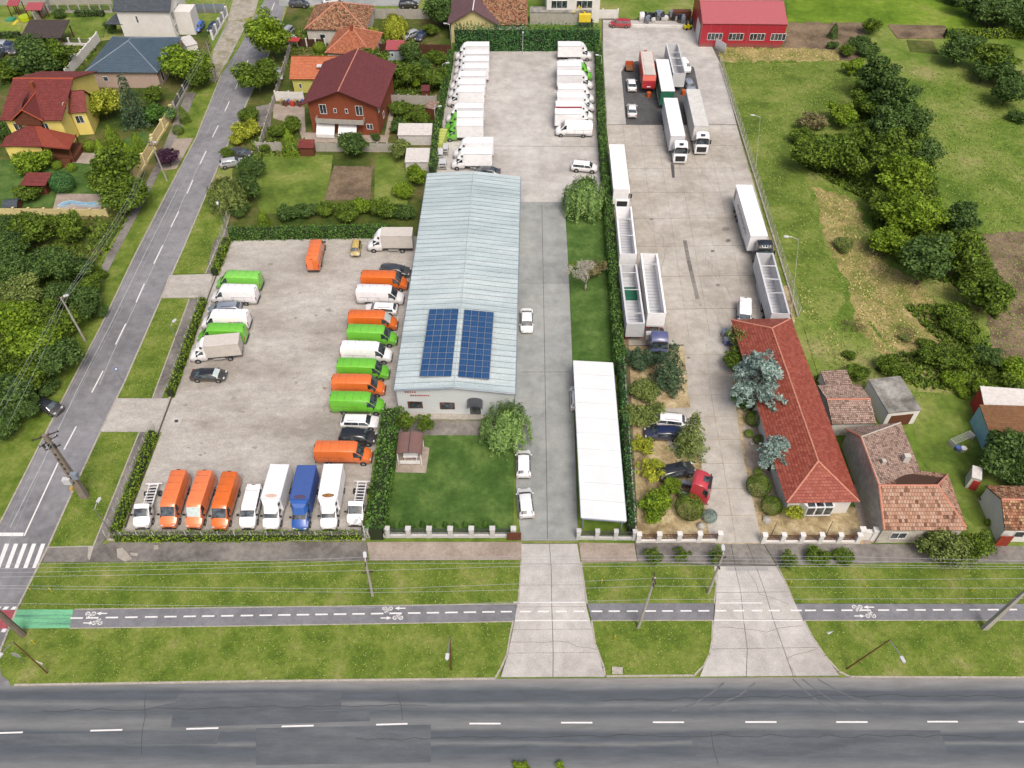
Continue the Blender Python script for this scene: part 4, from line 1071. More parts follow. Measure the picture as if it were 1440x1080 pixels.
# --- depot yard, box trucks at the left hedge
G4 = 'box trucks parked nose to the left hedge of the depot yard'
ordn = ['first', 'second', 'third', 'fourth', 'fifth', 'sixth', 'seventh', 'eighth', 'ninth', 'tenth', 'eleventh', 'twelfth']
LT = [(66, 688, 640.5), (77, 688, 640), (86.7, 688, 639), (97, 687, 637.5), (107.8, 683.5, 633.5), (119, 682, 631.5), (130, 681, 629.5), (153.3, 680.5, 627.5), (165.3, 680.5, 625), (177.8, 680, 625)]
def side_place(o, y, xr, xn, H, hwb, L, label, cat, group, d):
    """box truck whose near roof edge is seen at picture row y"""
    A = at(xr, y, H); B = at(xn, y + 9, .9)
    x = (A.x + B.x) / 2
    o.location = (x, A.y + hwb, .1); o.rotation_euler = (0, 0, 0 if d > 0 else math.pi)
    for k in ('label', 'category', 'group'):
        if k in o: del o[k]
    tag(o, label, cat, group)
for i, (y, xr, xn) in enumerate(LT):
    g = i in (8, 9)
    lb = f'white box truck, {ordn[i]} from the tall back hedge in the left row' if not g else ('box truck with lime green cab behind another green-cabbed one' if i == 8 else 'box truck with lime green cab at the near end of its row')
    side_place(btruck('green' if g else 'white', 'white', fairing=True), y, xr, xn, 3.35, 1.1, 7.2, lb, 'truck', G4, -1)
side_place(btruck('white', 'white'), 202.8, 694.5, 637, 3.35, 1.1, 7.2, 'white box truck behind its twin, just above the hall roof', 'truck', G4, -1)
side_place(btruck('white', 'white'), 217.5, 693, 634, 3.35, 1.1, 7.2, 'white box truck nearest the back edge of the hall roof', 'truck', G4, -1)
place(car('sedan', 'darkgrey'), (702, 240), 1.0, (668, 241), .6, 'dark car mostly hidden behind the back edge of the hall roof', 'car')
# right row
G5 = 'vehicles parked nose to the right hedge of the depot yard'
side_place(btruck('white', 'white'), 65.5, 784.5, 832, 3.35, 1.1, 7.2, 'white box truck in the far right corner of the depot yard', 'truck', G5, 1)
place(van('white'), (784.5, 87.5), 2.6, (831, 97), .9, 'round-roofed white van just below the corner box truck', 'van', G5)
for y, xr, xn, cab, st, lb in ((94, 784.5, 831.5, 'green', False, 'white box truck with a lime green cab in the right row'), (106.5, 784, 832.5, 'white', False, 'white box truck just below the green-cabbed one in the right row'),
                       (126, 784, 836, 'white', False, 'white box truck above its twin in the middle of the right row'), (138, 784, 835, 'white', False, 'white box truck directly above the red-striped one'),
                       (150.5, 784, 831, 'white', True, 'white box truck with a dark red stripe along its box edge'), (161.5, 783, 831, 'white', False, 'white box truck between the red-striped one and the long white van')):
    side_place(btruck(cab, 'white', stripe=st) if st else btruck(cab, 'white'), y, xr, xn, 3.35, 1.1, 7.2, lb, 'truck', G5, 1)
place(van('white'), (834, 173), 2.6, (781, 183.5), .9, 'long white van facing left at the near end of the right row', 'van', G5)
place(car('suv', 'white'), (805, 232), 1.0, (839, 238), .6, 'white off-road car half covered by the weeping willow', 'car')
place(car('sedan', 'white'), (740.5, 433), .9, (741, 468.5), .6, 'white saloon on the lane beside the middle of the hall', 'car')
place(car('hatch', 'white'), (736.5, 667), .9, (736, 637), .6, 'small white car with its nose beside the big front tree', 'car')
place(car('hatch', 'white'), (741.5, 727.5), .9, (736.5, 687), .6, 'white car nearest the depot gate', 'car')
place(car('hatch', 'white'), (812, 573), .9, (811, 547), .6, 'white car poking out from under the long canopy', 'car')

# --- truck yard
def semi(tr, rear, front, nosept, trl_label, trac, trac_label, H=4.0):
    place(tr, rear, H, front, H, trl_label, 'trailer')
    if trac:
        A = at(*front, H); B = at(*nosept, .6); d = (B - A); d.z = 0; d.normalize()
        a0 = tr.rotation_euler.z
        d2 = Vector((math.cos(a0), math.sin(a0), 0))
        c = B - d2 * 2.95
        trac.location = (c.x, c.y, .1); trac.rotation_euler = (0, 0, a0)
        for k in ('label', 'category', 'group'):
            if k in trac: del trac[k]
        tag(trac, trac_label, 'lorry')
semi(make_boxtrailer(CARP['palegrey'], CARP['white']), (942.5, 137.5), (953.8, 193.5), (955.5, 228.5), 'clean white box trailer coupled to the front white lorry', get('trw', lambda: make_tractor(CARP['white'])), 'white lorry cab with dark windscreen, nearest of the two parked side by side')
semi(make_boxtrailer(CARP['dirtywhite'], CARP['dirtywhite']), (974, 125.5), (986.6, 179), (985.5, 215.5), 'streaky off-white trailer coupled to the right-hand white lorry', get('trw', None), 'white lorry cab with dark roof hatch, right of its twin')
place(make_boxtrailer(CARP['deepgreen'], CARP['white'], L=13.0), (930.7, 82), 4.0, (940, 131), 4.0, 'trailer with white roof and dark green sides standing on the asphalt pad', 'trailer')
place(make_tipper(CARP['palegrey'], L=13.0, H=3.9, bars=(.5, 0, -.4)), (944.4, 60), 3.9, (956, 106.5), 3.9, 'empty grey open-topped trailer beside the green-sided one', 'trailer')
def make_redtruck():
    root = empty('silo_trailer'); L = 11.5; h = L / 2; hw = 1.27; H = 3.9
    q = MB(); prof = [(-h, 1.2), (h - .2, 1.2), (h, 1.6), (h, 3.0), (h - .5, H), (-h + .9, H), (-h + .25, H - .5), (-h, H - 1.4)]
    for sd_ in (1, -1): q.face([(x, sd_ * hw, z) for x, z in (prof if sd_ < 0 else prof[::-1])])
    for i in range(len(prof)):
        a, b = prof[i], prof[(i + 1) % len(prof)]
        q.face([(a[0], -hw, a[1]), (a[0], hw, a[1]), (b[0], hw, b[1]), (b[0], -hw, b[1])])
    q.build('body', CARP['orangered'], root)
    MB().b2(-h + 1, h - .6, -hw + .1, hw - .1, H + .003, H + .05).build('roof_panel', CARP['offwhite'], root)
    for k in range(5): MB().b2(-h + 2 + k * 1.9, -h + 3.5 + k * 1.9, -.85, .85, H + .05, H + .16).build('roof_hatch', CARP['offwhite'], root)
    MB().b2(h - .02, h + .05, -1.1, 1.1, 1.5, 2.9).build('end_panel', CARP['red'], root)
    MB().b2(h + .05, h + .08, -.35, .35, 1.7, 1.85).build('end_lettering', CARP['white'], root)
    q = MB(); q.tube([(-h + .3, 0, 3.2), (-h - .3, 0, 3.4)], .35, 8); q.build('roller', CARP['red'], root)
    trailer_under(root, L, hw)
    return root
place(make_redtruck(), (908, 68), 3.9, (914.3, 110.5), 3.9, 'red closed trailer with pale hatches along its roof', 'trailer')
place(car('smallvan', 'white'), (960, 82), 1.6, (966, 100), .7, 'white van beside the empty grey open-topped trailer', 'van')
place(car('hatch', 'grey'), (967, 112), 1.1, (972, 126), .6, 'blue-grey car nosing out behind the right-hand lorry', 'car')
place(car('sedan', 'white'), (889.5, 127), .9, (887, 111), .6, 'white saloon on the asphalt pad nearest the red trailer', 'car')
place(car('sedan', 'white'), (889.5, 164), .9, (888, 146), .6, 'white saloon at the near end of the asphalt pad', 'car')
semi(make_boxtrailer(CARP['white'], CARP['white'], L=13.6, seam=.3), (867, 204), (874, 267), (874, 292), 'white box trailer with a roof seam along the right side of the depot hedge', make_tractor(CARP['white']), 'white lorry cab standing against the depot hedge behind an open trailer')
place(make_tipper(CARP['white'], L=12.0, H=3.7, bars=(.45, -.25), tarp=None), (884, 362), 3.7, (876.5, 288), 3.7, 'white open trailer with a green load, second in the line along the hedge', 'trailer')
place(make_tipper(CARP['palegrey'], L=12.5, H=3.7, gate=True, bars=(.7, .1, -.7), tarp=CARP['deepgreen']), (893.5, 451), 3.7, (883.5, 376), 3.7, 'grey-white open trailer at the near end of the line along the hedge', 'trailer')
place(make_tipper(CARP['white'], L=13.2, H=3.7, bars=(.62,)), (924, 442), 3.7, (912.5, 357), 3.7, 'white open trailer standing apart to the right of the hedge line', 'trailer')
tb = make_tractor(CARP['violetblue'], False)
place(tb, (921, 463), 1.0, (925, 497), 1.0, 'violet-blue lorry cab half hidden under the garden conifers', 'lorry')
for k in range(3):
    q = MB(); q.box((0, 0, 0), (1.0, .8, .9)); q.box((0, 0, .5), (.25, .25, .12)); o = q.build('white_tank', CARP['white'], None)
    p = at(913.5 + k * 8.2, 470 + k * .4, 2.1); o.location = (p.x, p.y, 1.9)
    tag(o, ['white tank on the violet-blue lorry, left of three', 'white tank on the violet-blue lorry, middle of three', 'white tank on the violet-blue lorry, right of three'][k], 'tank', 'white tanks behind the violet-blue cab')
semi(make_boxtrailer(CARP['white'], CARP['white'], lettering=True), (1046.3, 262), (1067, 331), (1072, 372), 'white trailer with lettering down its left side by the grass edge', make_tractor(CARP['black'], True, True), 'black lorry cab with a row of roof lamps')
place(make_tipper(CARP['palegrey'], L=13.4, H=3.7, bars=(.55, .1, -.35)), (1098.5, 444), 3.7, (1074.7, 355), 3.7, 'pale grey open trailer parked behind the black lorry, ending at the red roof', 'trailer')
place(van('white', L=5.2, H=1.98, windows=True, name='small_van'), (1048.6, 422.5), 1.9, (1046, 458), .8, 'small white van standing at the corner of the long red roof', 'van')
tr_red = make_tractor(CARP['red'])
place(tr_red, (935, 682), 1.0, (992, 684), 2.0, 'glossy red lorry cab with a dark roof hatch among the garden bushes', 'lorry')
tr_red.rotation_euler.z -= .12
place(car('estate', 'black'), (935, 664), 1.0, (966, 660), .6, 'black estate car beside the red lorry cab', 'car')
place(car('estate', 'white'), (955, 590), 1.1, (920, 590), .6, 'white estate car parked under the front garden shrubs', 'car')
place(car('estate', 'navy'), (951, 607), 1.1, (915, 610), .6, 'dark navy car parked beside the white estate in the garden', 'car')
place(car('mpv', 'red'), (887, 31), 1.2, (857, 34), .6, 'bright red people carrier in front of the scrap heap', 'car')
# --- cars further back on the left
place(car('hatch', 'brightblue'), (282, 30), 1.1, (276, 43), .6, 'bright blue hatchback in the paved court beside the white house', 'car')
place(car('hatch', 'navy'), (302, 32), 1.1, (297, 43), .6, 'dark navy hatchback in the paved court beside the white house', 'car')
place(car('suv', 'darkgrey'), (409, 2), 1.2, (432, 7), .6, 'dark grey off-road car driving along the top of the side street', 'car')
place(car('estate', 'white'), (456, -1), 1.2, (478, -1), .6, 'white car cut by the top edge of the picture beside the concrete wall', 'car')
place(car('suv', 'black'), (563, 4), 1.2, (586, 7), .6, 'black car on the pale concrete lot behind the long grey wall', 'car')
place(car('hatch', 'silver'), (585, 43), 1.1, (569, 53), .6, 'silver car under the willow behind the brown board fence', 'car')
place(car('hatch', 'navy'), (596, 43), 1.1, (588, 56), .6, 'dark blue car with a light blue cover, behind the brown board fence', 'car')
place(car('suv', 'silver'), (406, 40), 1.2, (399, 51), .6, 'silver car parked behind the tall bright tree at the street', 'car')
place(car('hatch', 'silver'), (409, 52), 1.1, (399, 58), .6, 'pale car below the silver one behind the bright street tree', 'car')
place(car('sedan', 'darkgrey'), (322, 211), 1.0, (350, 217), .6, 'dark grey saloon parked off the street among the bushes', 'car')
place(car('hatch', 'silver'), (310, 229), 1.0, (340, 227), .6, 'light silver car with a bush in front of it off the street', 'car')
place(car('hatch', 'silver'), (390, 98), 1.0, (392, 110), .6, 'silver car behind the low street wall by the orange-roofed house', 'car')
for i, (x, y, k) in enumerate(((3, 62, 'silver'), (12, 64, 'navy'), (21, 66, 'darkgrey'), (-2, 74, 'black'))):
    place(car('hatch', k), (x + 2, y - 4), 1.1, (x - 3, y + 8), .6, ['silver car at the left edge of the picture', 'navy car second from the left edge of the picture', 'dark grey car nearest the brown pavilion', 'black car in front of the others at the left edge'][i], 'car', 'cars parked in the corner lot at the left edge')

# ================================================================ BUILDINGS
M['hallroof'] = ground_mat('hall_roof_sheet', [P(176, 192, 196), P(192, 207, 210), P(202, 214, 216)], 0.25, 1.1, 5, rough=.5, bump=0, stretch=(.12, 1.6, 1), spec=.5)
M['seam'] = plain('roof_seam', P(150, 166, 172), .5)
M['hallwall'] = plain('hall_wall', P(214, 220, 222), 0.7, var=0.05, scale=.5)
M['canopy'] = plain('canopy_sheet', P(236, 240, 242), .5, var=.05, scale=.4)
M['solar'] = paint('solar_cell', P(24, 80, 136), 0.25, 0.5, 0.0, 0.3, False)
M['plaster_white'] = plain('white_plaster', P(232, 230, 226), 0.85, var=0.08, scale=.7)
M['plaster_old'] = plain('old_white_plaster', P(206, 202, 194), 0.9, var=0.18, scale=.8)
M['plaster_yellow'] = plain('yellow_plaster', P(244, 224, 128), 0.85, var=0.06, scale=.7)
M['plaster_cream'] = plain('cream_plaster', P(222, 208, 152), 0.85, var=0.1, scale=.7)
M['plaster_rose'] = plain('rose_brick_wall', P(190, 168, 156), 0.9, var=0.12, scale=2)
M['brownwall'] = plain('rust_brown_plaster', P(142, 74, 48), 0.85, var=0.12, scale=1)
M['redsheet'] = paint('red_sheet', P(188, 20, 52), 0.45, 0.15)
M['redroof_sheet'] = paint('dull_red_roof_sheet', P(184, 84, 92), 0.5, 0.1)
M['lime'] = plain('lime_wall', P(206, 202, 110), 0.85, var=0.08)
M['frame'] = plain('white_frame', P(240, 240, 240), 0.5)
M['wood'] = plain('brown_wood', P(104, 60, 40), 0.8, var=0.25, scale=3)
M['woodplank'] = plain('rusty_planks', P(128, 92, 62), 0.9, var=0.3, scale=2)
M['castconcrete'] = plain('cast_concrete', P(176, 172, 164), 0.9, var=0.15, scale=1.5)
M['greyroof_concrete'] = ground_mat('stained_slab_roof', [P(108, 106, 100), P(150, 148, 142), P(176, 174, 168)], 0.3, 1.2, 8, bump=0.4)
M['palewall'] = ground_mat('long_pale_wall', [P(186, 180, 168), P(204, 198, 188)], 0.3, 1.2, 8, bump=0.2)
M['t_red'] = tile_mat('red_metal_tile', [P(146, 72, 58), P(162, 86, 70), P(172, 98, 82)], 0.4, 0.36, 0.5, 0.6, 0.35)
M['t_maroon'] = tile_mat('maroon_metal_tile', [P(124, 60, 56), P(142, 74, 70)], 0.35, 0.36, 0.6, 0.7, 0.35)
M['t_brownred'] = tile_mat('dark_maroon_shingle', [P(110, 58, 62), P(124, 68, 70)], 0.3, 0.3, 0.8, 0.8, 0.3)
M['t_purple'] = tile_mat('purple_brown_tile', [P(110, 84, 88), P(126, 98, 102)], 0.3, 0.3, 0.8, 0.8, 0.3)
M['t_orange'] = tile_mat('orange_clay_tile', [P(196, 114, 80), P(212, 132, 96)], 0.3, 0.34, 0.8, 0.6, 0.35)
M['t_slate'] = tile_mat('slate_blue_sheet', [P(80, 98, 112), P(88, 106, 120)], 1.1, 0.4, 0.45, 0.72, 0.25)
M['t_grey'] = tile_mat('grey_shingle', [P(78, 86, 94), P(94, 102, 110)], 0.4, 0.3, 0.8, 0.7, 0.3)
M['t_dark'] = tile_mat('dark_shingle', [P(78, 70, 68), P(94, 84, 80)], 0.4, 0.3, 0.8, 0.7, 0.3)
M['t_clay'] = tile_mat('weathered_clay_tile', [P(112, 82, 66), P(178, 138, 116), P(190, 148, 124), P(188, 156, 136), P(200, 168, 148)], 0.32, 0.42, 0.9, 0.7, 0.5)
M['t_oldclay'] = tile_mat('old_clay_tile', [P(124, 104, 94), P(172, 146, 132), P(186, 158, 144), P(196, 172, 158)], 0.26, 0.3, 0.9, 0.6, 0.7)
M['t_mottled'] = tile_mat('mottled_clay_tile', [P(88, 72, 54), P(156, 106, 80), P(184, 132, 104), P(188, 162, 124)], 0.3, 0.34, 0.9, 0.5, 0.6)
M['t_clay2'] = tile_mat('russet_clay_tile', [P(150, 92, 66), P(186, 116, 86), P(198, 130, 100)], 0.28, 0.32, 0.9, 0.6, 0.5)
M['ridge'] = plain('ridge_tile', P(206, 140, 118), 0.85, var=0.2, scale=3)
M['palesheet'] = plain('pale_corrugated_sheet', P(216, 212, 208), 0.6, var=0.15, scale=2)
M['bluesheet'] = plain('light_blue_board', P(150, 196, 214), 0.6, var=0.12, scale=2)
M['redboard'] = plain('red_board', P(186, 62, 54), 0.7, var=0.15, scale=2)

def clip(poly, nx, ny, d, keep):
    """clip a list of (u,v) by nx*u+ny*v >= d (keep=1) or <= d (keep=-1)"""
    out = []
    for i in range(len(poly)):
        a, b = poly[i], poly[(i + 1) % len(poly)]
        da, db = (nx * a[0] + ny * a[1] - d) * keep, (nx * b[0] + ny * b[1] - d) * keep
        if da >= 0: out.append(a)
        if (da >= 0) != (db >= 0):
            t = da / (da - db); out.append((a[0] + (b[0] - a[0]) * t, a[1] + (b[1] - a[1]) * t))
    return out

def roof_part(parent, name, polys, mat, course=0.36, lift=0.035, thick=0.1, axis='v'):
    """one roof mesh: every slope cut into overlapping courses (or sheet bands), with UV in metres.
    poly: 3-D points, first two along the eave"""
    mb = MB(); mb.uv = []
    for poly in polys:
        P3 = [Vector(p) for p in poly]
        e = (P3[1] - P3[0]).normalized(); n = None
        for k in range(2, len(P3)):
            n = e.cross(P3[k] - P3[0])
            if n.length > 1e-4: break
        n.normalize()
        if n.z < 0: n = -n; 
        s_ = n.cross(e)
        if s_.dot(P3[2] - P3[0]) < 0: s_ = -s_
        O = P3[0]
        uv = [((p - O).dot(e), (p - O).dot(s_)) for p in P3]
        base = 1 if axis == 'v' else 0
        lo, hi = min(q[base] for q in uv), max(q[base] for q in uv)
        k = max(1, int(round((hi - lo) / course))); c = (hi - lo) / k
        for i in range(k):
            a, b = lo + i * c, lo + (i + 1) * c
            nx, ny = (0, 1) if axis == 'v' else (1, 0)
            q = clip(clip(uv, nx, ny, a, 1), nx, ny, b, -1)
            if len(q) < 3: continue
            def W(p):
                t = (p[base] - a) / c
                return O + e * p[0] + s_ * p[1] + n * (thick + lift * (1 - t))
            top = [W(p) for p in q]
            if (top[1] - top[0]).cross(top[2] - top[1]).dot(n) < 0: top = top[::-1]; q = q[::-1]
            mb.face(top); mb.uv.append([(p[0], p[1]) for p in q])
            # front lip of the course
            lo_pts = [p for p in q if abs(p[base] - a) < 1e-5]
            if len(lo_pts) >= 2:
                p0, p1 = lo_pts[0], lo_pts[-1]
                d0, d1 = W(p0), W(p1)
                dn = (lift if i else thick + lift)
                mb.face([d0, d1, d1 - n * dn, d0 - n * dn]); mb.uv.append([(p0[0], 0), (p1[0], 0), (p1[0], .02), (p0[0], .02)])
        # edge boards and underside
        for i in range(len(P3)):
            a, b = P3[i], P3[(i + 1) % len(P3)]
            mb.face([a, b, b + n * thick, a + n * thick]); mb.uv.append([(0, 0)] * 4)
        mb.face([p + n * 0.001 for p in P3][::-1]); mb.uv.append([(0, 0)] * len(P3))
    return mb.build(name, mat, parent)

def ridge_caps(parent, lines, mat, r=0.11):
    mb = MB()
    for a, b in lines:
        mb.tube([Vector(a) + Vector((0, 0, .13)), Vector(b) + Vector((0, 0, .13))], r, 6)
    return mb.build('ridge', mat, parent)

def window(parent, x, z, w, h, y=0.0, face='front', frame=None, grid=1):
    """framed window on the front (y = const, facing -y) or on a side"""
    f = MB(); t = .07; d = .06
    def bx(mb, a0, a1, b0, b1, e0, e1):
        if face == 'front': mb.b2(a0, a1, y - e1, y - e0, b0, b1)
        elif face == 'right': mb.b2(y + e0, y + e1, a0, a1, b0, b1)
        else: mb.b2(y - e1, y - e0, a0, a1, b0, b1)
    for a0, a1, b0, b1 in ((x, x + w, z, z + t), (x, x + w, z + h - t, z + h), (x, x + t, z + t, z + h - t), (x + w - t, x + w, z + t, z + h - t)): bx(f, a0, a1, b0, b1, 0, d)
    for g in range(1, grid): bx(f, x + w * g / grid - .035, x + w * g / grid + .035, z + t, z + h - t, 0, d - .005)
    o = f.build('window', frame or M['frame'], parent)
    p = MB(); bx(p, x + t, x + w - t, z + t, z + h - t, .004, .025); p.build('pane', M['glass'], o)
    return o

def house(name, label, FL, FR, ez, rz, wall, roof, back=None, ridge=None, D=None, kind='gable_x', ov=.4, wins=(), cat='house', course=.36, caps=True, root=None, hipback=True, side=None, z0=0.0, sidewins=()):
    """FL, FR: pixels of the front eave corners of the roof at height ez"""
    A, B = at(*FL, ez), at(*FR, ez)
    d = B - A; rot = math.atan2(d.y, d.x); W = d.length
    ex = Vector((d.x, d.y, 0)).normalized(); ey = Vector((-ex.y, ex.x, 0))
    if D is None:
        if back is not None: D = (at(*back, ez) - A).dot(ey)
        else: D = 2 * (at(*ridge, rz) - A).dot(ey)
    if root is None:
        root = empty(name, (A.x, A.y, z0), rot, label, cat)
        loc = Matrix.Identity(4)
        off = Vector((0, 0, 0))
    else:
        # extra block of the same building: into the root frame
        inv = Matrix.Rotation(-root.rotation_euler.z, 4, 'Z')
        off = inv @ (Vector((A.x, A.y, 0)) - Vector((root.location.x, root.location.y, 0)))
        rr = rot - root.rotation_euler.z
        ex = Vector((math.cos(rr), math.sin(rr), 0)); ey = Vector((-ex.y, ex.x, 0))
    if abs((rot - root.rotation_euler.z)) < 1e-6: ex, ey = Vector((1, 0, 0)), Vector((0, 1, 0))
    H = lambda x, y, z: off + ex * x + ey * y + Vector((0, 0, z - z0))
    w0, w1, d0, d1 = ov, W - ov, ov, D - ov
    mb = MB()
    def quad(a, b, c, dd): mb.face([H(*a), H(*b), H(*c), H(*dd)])
    def rh(x, y):   # roof underside height
        if kind == 'gable_x': return ez + (rz - ez) * (1 - abs(y - D / 2) / (D / 2))
        if kind == 'gable_y': return ez + (rz - ez) * (1 - abs(x - W / 2) / (W / 2))
        if kind == 'mono': return ez + (rz - ez) * y / D
        return ez
    top = lambda x, y: max(ez - .02, rh(x, y)) if kind != 'hip' else ez + .0
    fr = [(w0, d0), (w1, d0), (w1, d1), (w0, d1)]
    for i in range(4):
        a, b = fr[i], fr[(i + 1) % 4]
        m_ = ((a[0] + b[0]) / 2, (a[1] + b[1]) / 2)
        pl = [H(a[0], a[1], 0), H(b[0], b[1], 0), H(b[0], b[1], top(*b))]
        if top(*m_) > top(*a) + .1 or top(*m_) > top(*b) + .1: pl.append(H(m_[0], m_[1], top(*m_)))
        pl.append(H(a[0], a[1], top(*a)))
        mb.face(pl)
    mb.build('wall', wall, root)
    E = [H(0, 0, ez), H(W, 0, ez), H(W, D, ez), H(0, D, ez)]
    if kind == 'gable_x':
        r0, r1 = H(0, D / 2, rz), H(W, D / 2, rz)
        polys = [[E[0], E[1], r1, r0], [E[2], E[3], r0, r1]]; rl = [(r0, r1)]
    elif kind == 'gable_y':
        r0, r1 = H(W / 2, 0, rz), H(W / 2, D, rz)
        polys = [[E[3], E[0], r0, r1], [E[1], E[2], r1, r0]]; rl = [(r0, r1)]
    elif kind == 'mono':
        polys = [[E[0], E[1], H(W, D, rz), H(0, D, rz)]]; rl = []
    elif kind == 'flat':
        polys = [[E[0], E[1], E[2], E[3]]]; rl = []
    else:
        if W >= D:
            r0, r1 = H(D / 2, D / 2, rz), H(W - D / 2, D / 2, rz)
            polys = [[E[0], E[1], r1, r0], [E[2], E[3], r0, r1], [E[1], E[2], r1], [E[3], E[0], r0]]
            rl = [(r0, r1), (E[0], r0), (E[3], r0), (E[1], r1), (E[2], r1)]
        else:
            b = W / 2 if hipback else 0
            r0, r1 = H(W / 2, W / 2, rz), H(W / 2, D - W / 2, rz)
            polys = [[E[0], E[1], r0], [E[1], E[2], r1, r0], [E[2], E[3], r1], [E[3], E[0], r0, r1]]
            rl = [(r0, r1), (E[0], r0), (E[1], r0), (E[2], r1), (E[3], r1)]
    rp = roof_part(root, 'roof', polys, roof, course)
    if caps and rl: ridge_caps(rp, rl, caps if not isinstance(caps, bool) else roof)
    root_off = (off, ex, ey)
    for (x, z, w, h, *g) in wins:
        o = window(root, x, z - z0, w, h, d0, 'front', None, g[0] if g else 1)
        if off.length > 0: o.location = off; o.rotation_euler.z = math.atan2(ex.y, ex.x)
    for (y, z, w, h, *g) in sidewins:
        o = window(root, y, z - z0, w, h, w1, 'right', None, g[0] if g else 1)
        if off.length > 0: o.location = off; o.rotation_euler.z = math.atan2(ex.y, ex.x)
    root['w'] = W; root['d'] = D
    return root

# ---- the long hall
def hall():
    ez, rz = 5.0, 5.75
    c = [at(554, 549, ez), at(724.5, 554, ez), at(732, 249, ez), at(601, 244, ez)]
    o = Vector((c[0].x, c[0].y, 0)); ang = math.atan2(c[1].y - c[0].y, c[1].x - c[0].x)
    root = empty('long_hall', o, 0, 'long pale metal hall with solar panels, arched entrance hood and red lettering', 'hall')
    L = [p - o for p in c]
    rf, rb = (L[0] + L[1]) / 2, (L[2] + L[3]) / 2
    rf.z = rb.z = rz
    n = 46
    for i in range(n):
        a, b = i / n, (i + 1) / n
        for (e0, e1) in ((L[0], L[3]), (L[1], L[2])):
            p = [e0.lerp(e1, a), e0.lerp(e1, b), rf.lerp(rb, b), rf.lerp(rb, a)]
            if e0 is L[0]: p = p[::-1]
            d = (p[1] - p[0]).normalized()
            m = MB()
            up = Vector((0, 0, .06))
            m.face([q + up for q in p]); 
            # raised seam at the start edge of each sheet
            s0, s1 = e0.lerp(e1, a), rf.lerp(rb, a)
            dv = (e1 - e0).normalized() * .06
            q = [s0, s0 + dv, s1 + dv, s1]
            t = Vector((0, 0, .13))
            m.face([k + t for k in (q if e0 is L[1] else q[::-1])], 1); m.face([q[0] + up, q[3] + up, q[3] + t, q[0] + t], 1); m.face([q[1] + up, q[2] + up, q[2] + t, q[1] + t], 1)
            m.build('roof_sheet', [M['hallroof'], M['seam']], root)
    ridge_caps(root, [(rf - Vector((0, 0, .08)), rb - Vector((0, 0, .08)))], M['hallroof'], .09)
    m = MB()
    k = 0.15
    q = [L[0].lerp(L[2], .01), L[1].lerp(L[3], .01), L[2].lerp(L[0], .01), L[3].lerp(L[1], .01)]
    for i in range(4):
        a, b = q[i], q[(i + 1) % 4]
        pl = [Vector((a.x, a.y, 0)), Vector((b.x, b.y, 0)), Vector((b.x, b.y, ez))]
        if i in (0, 2): pl.append(Vector(((a.x + b.x) / 2, (a.y + b.y) / 2, rz)))
        pl.append(Vector((a.x, a.y, ez))); m.face(pl)
    m.build('wall', M['hallwall'], root)
    m = MB(); 
    for a, b in ((L[0], L[3]), (L[1], L[2])): m.tube([a - Vector((0, 0, .05)), b - Vector((0, 0, .05))], .12, 6)
    m.tube([L[0], rf], .09, 6); m.tube([L[1], rf], .09, 6)
    m.build('gutter', CARP['grey'], root)
    y0 = q[0].y
    yf = lambda x: q[0].y + (q[1].y - q[0].y) * (x - q[0].x) / (q[1].x - q[0].x)
    for x in (1.6, 5.7): 
        fr = MB(); fr.b2(x - .2, x + 1.7, yf(x) - .08, yf(x) - .02, 1.2, 2.5); w = fr.build('window', M['wood'], root)
        MB().b2(x, x + 1.5, yf(x) - .1, yf(x) - .07, 1.32, 2.38).build('pane', M['glass'], w)
    # arched door hood
    xd = 9.0; m = MB()
    ar = [(xd + 1.0 - 1.0 * math.cos(t * math.pi / 8), 3.0 + .55 * math.sin(t * math.pi / 8)) for t in range(9)]
    for i in range(8):
        a, b = ar[i], ar[i + 1]
        m.face([(a[0], yf(a[0]) - 1.5, a[1]), (b[0], yf(b[0]) - 1.5, b[1]), (b[0], yf(b[0]), b[1]), (a[0], yf(a[0]), a[1])])
        m.face([(a[0], yf(a[0]) - 1.5, a[1] - .06), (b[0], yf(b[0]) - 1.5, b[1] - .06), (b[0], yf(b[0]) - 1.5, b[1]), (a[0], yf(a[0]) - 1.5, a[1])])
    m.build('entrance_hood', CARP['darkgrey'], root)
    MB().b2(xd + .3, xd + 1.7, yf(xd) - .07, yf(xd) - .02, .1, 2.6).build('door', M['glass'], root)
    # red lettering high on the front wall, too small to read
    m = MB()
    for k in range(5): m.b2(1.25 + k * .3, 1.42 + k * .3, yf(2) - .05, yf(2) - .01, 4.15, 4.4)
    for k in range(10): m.b2(1.9 + k * .28, 2.07 + k * .28, yf(3) - .05, yf(3) - .01, 3.55, 3.8)
    m.build('wall_lettering', plain('red_letters', P(170, 40, 44), .5), root)
    MB().b2(.2, 15, yf(2) - 1.1, yf(2) - .05, .05, .35).build('plinth', M['kerb'], root)
    return root, c
hall_root, hc = hall()
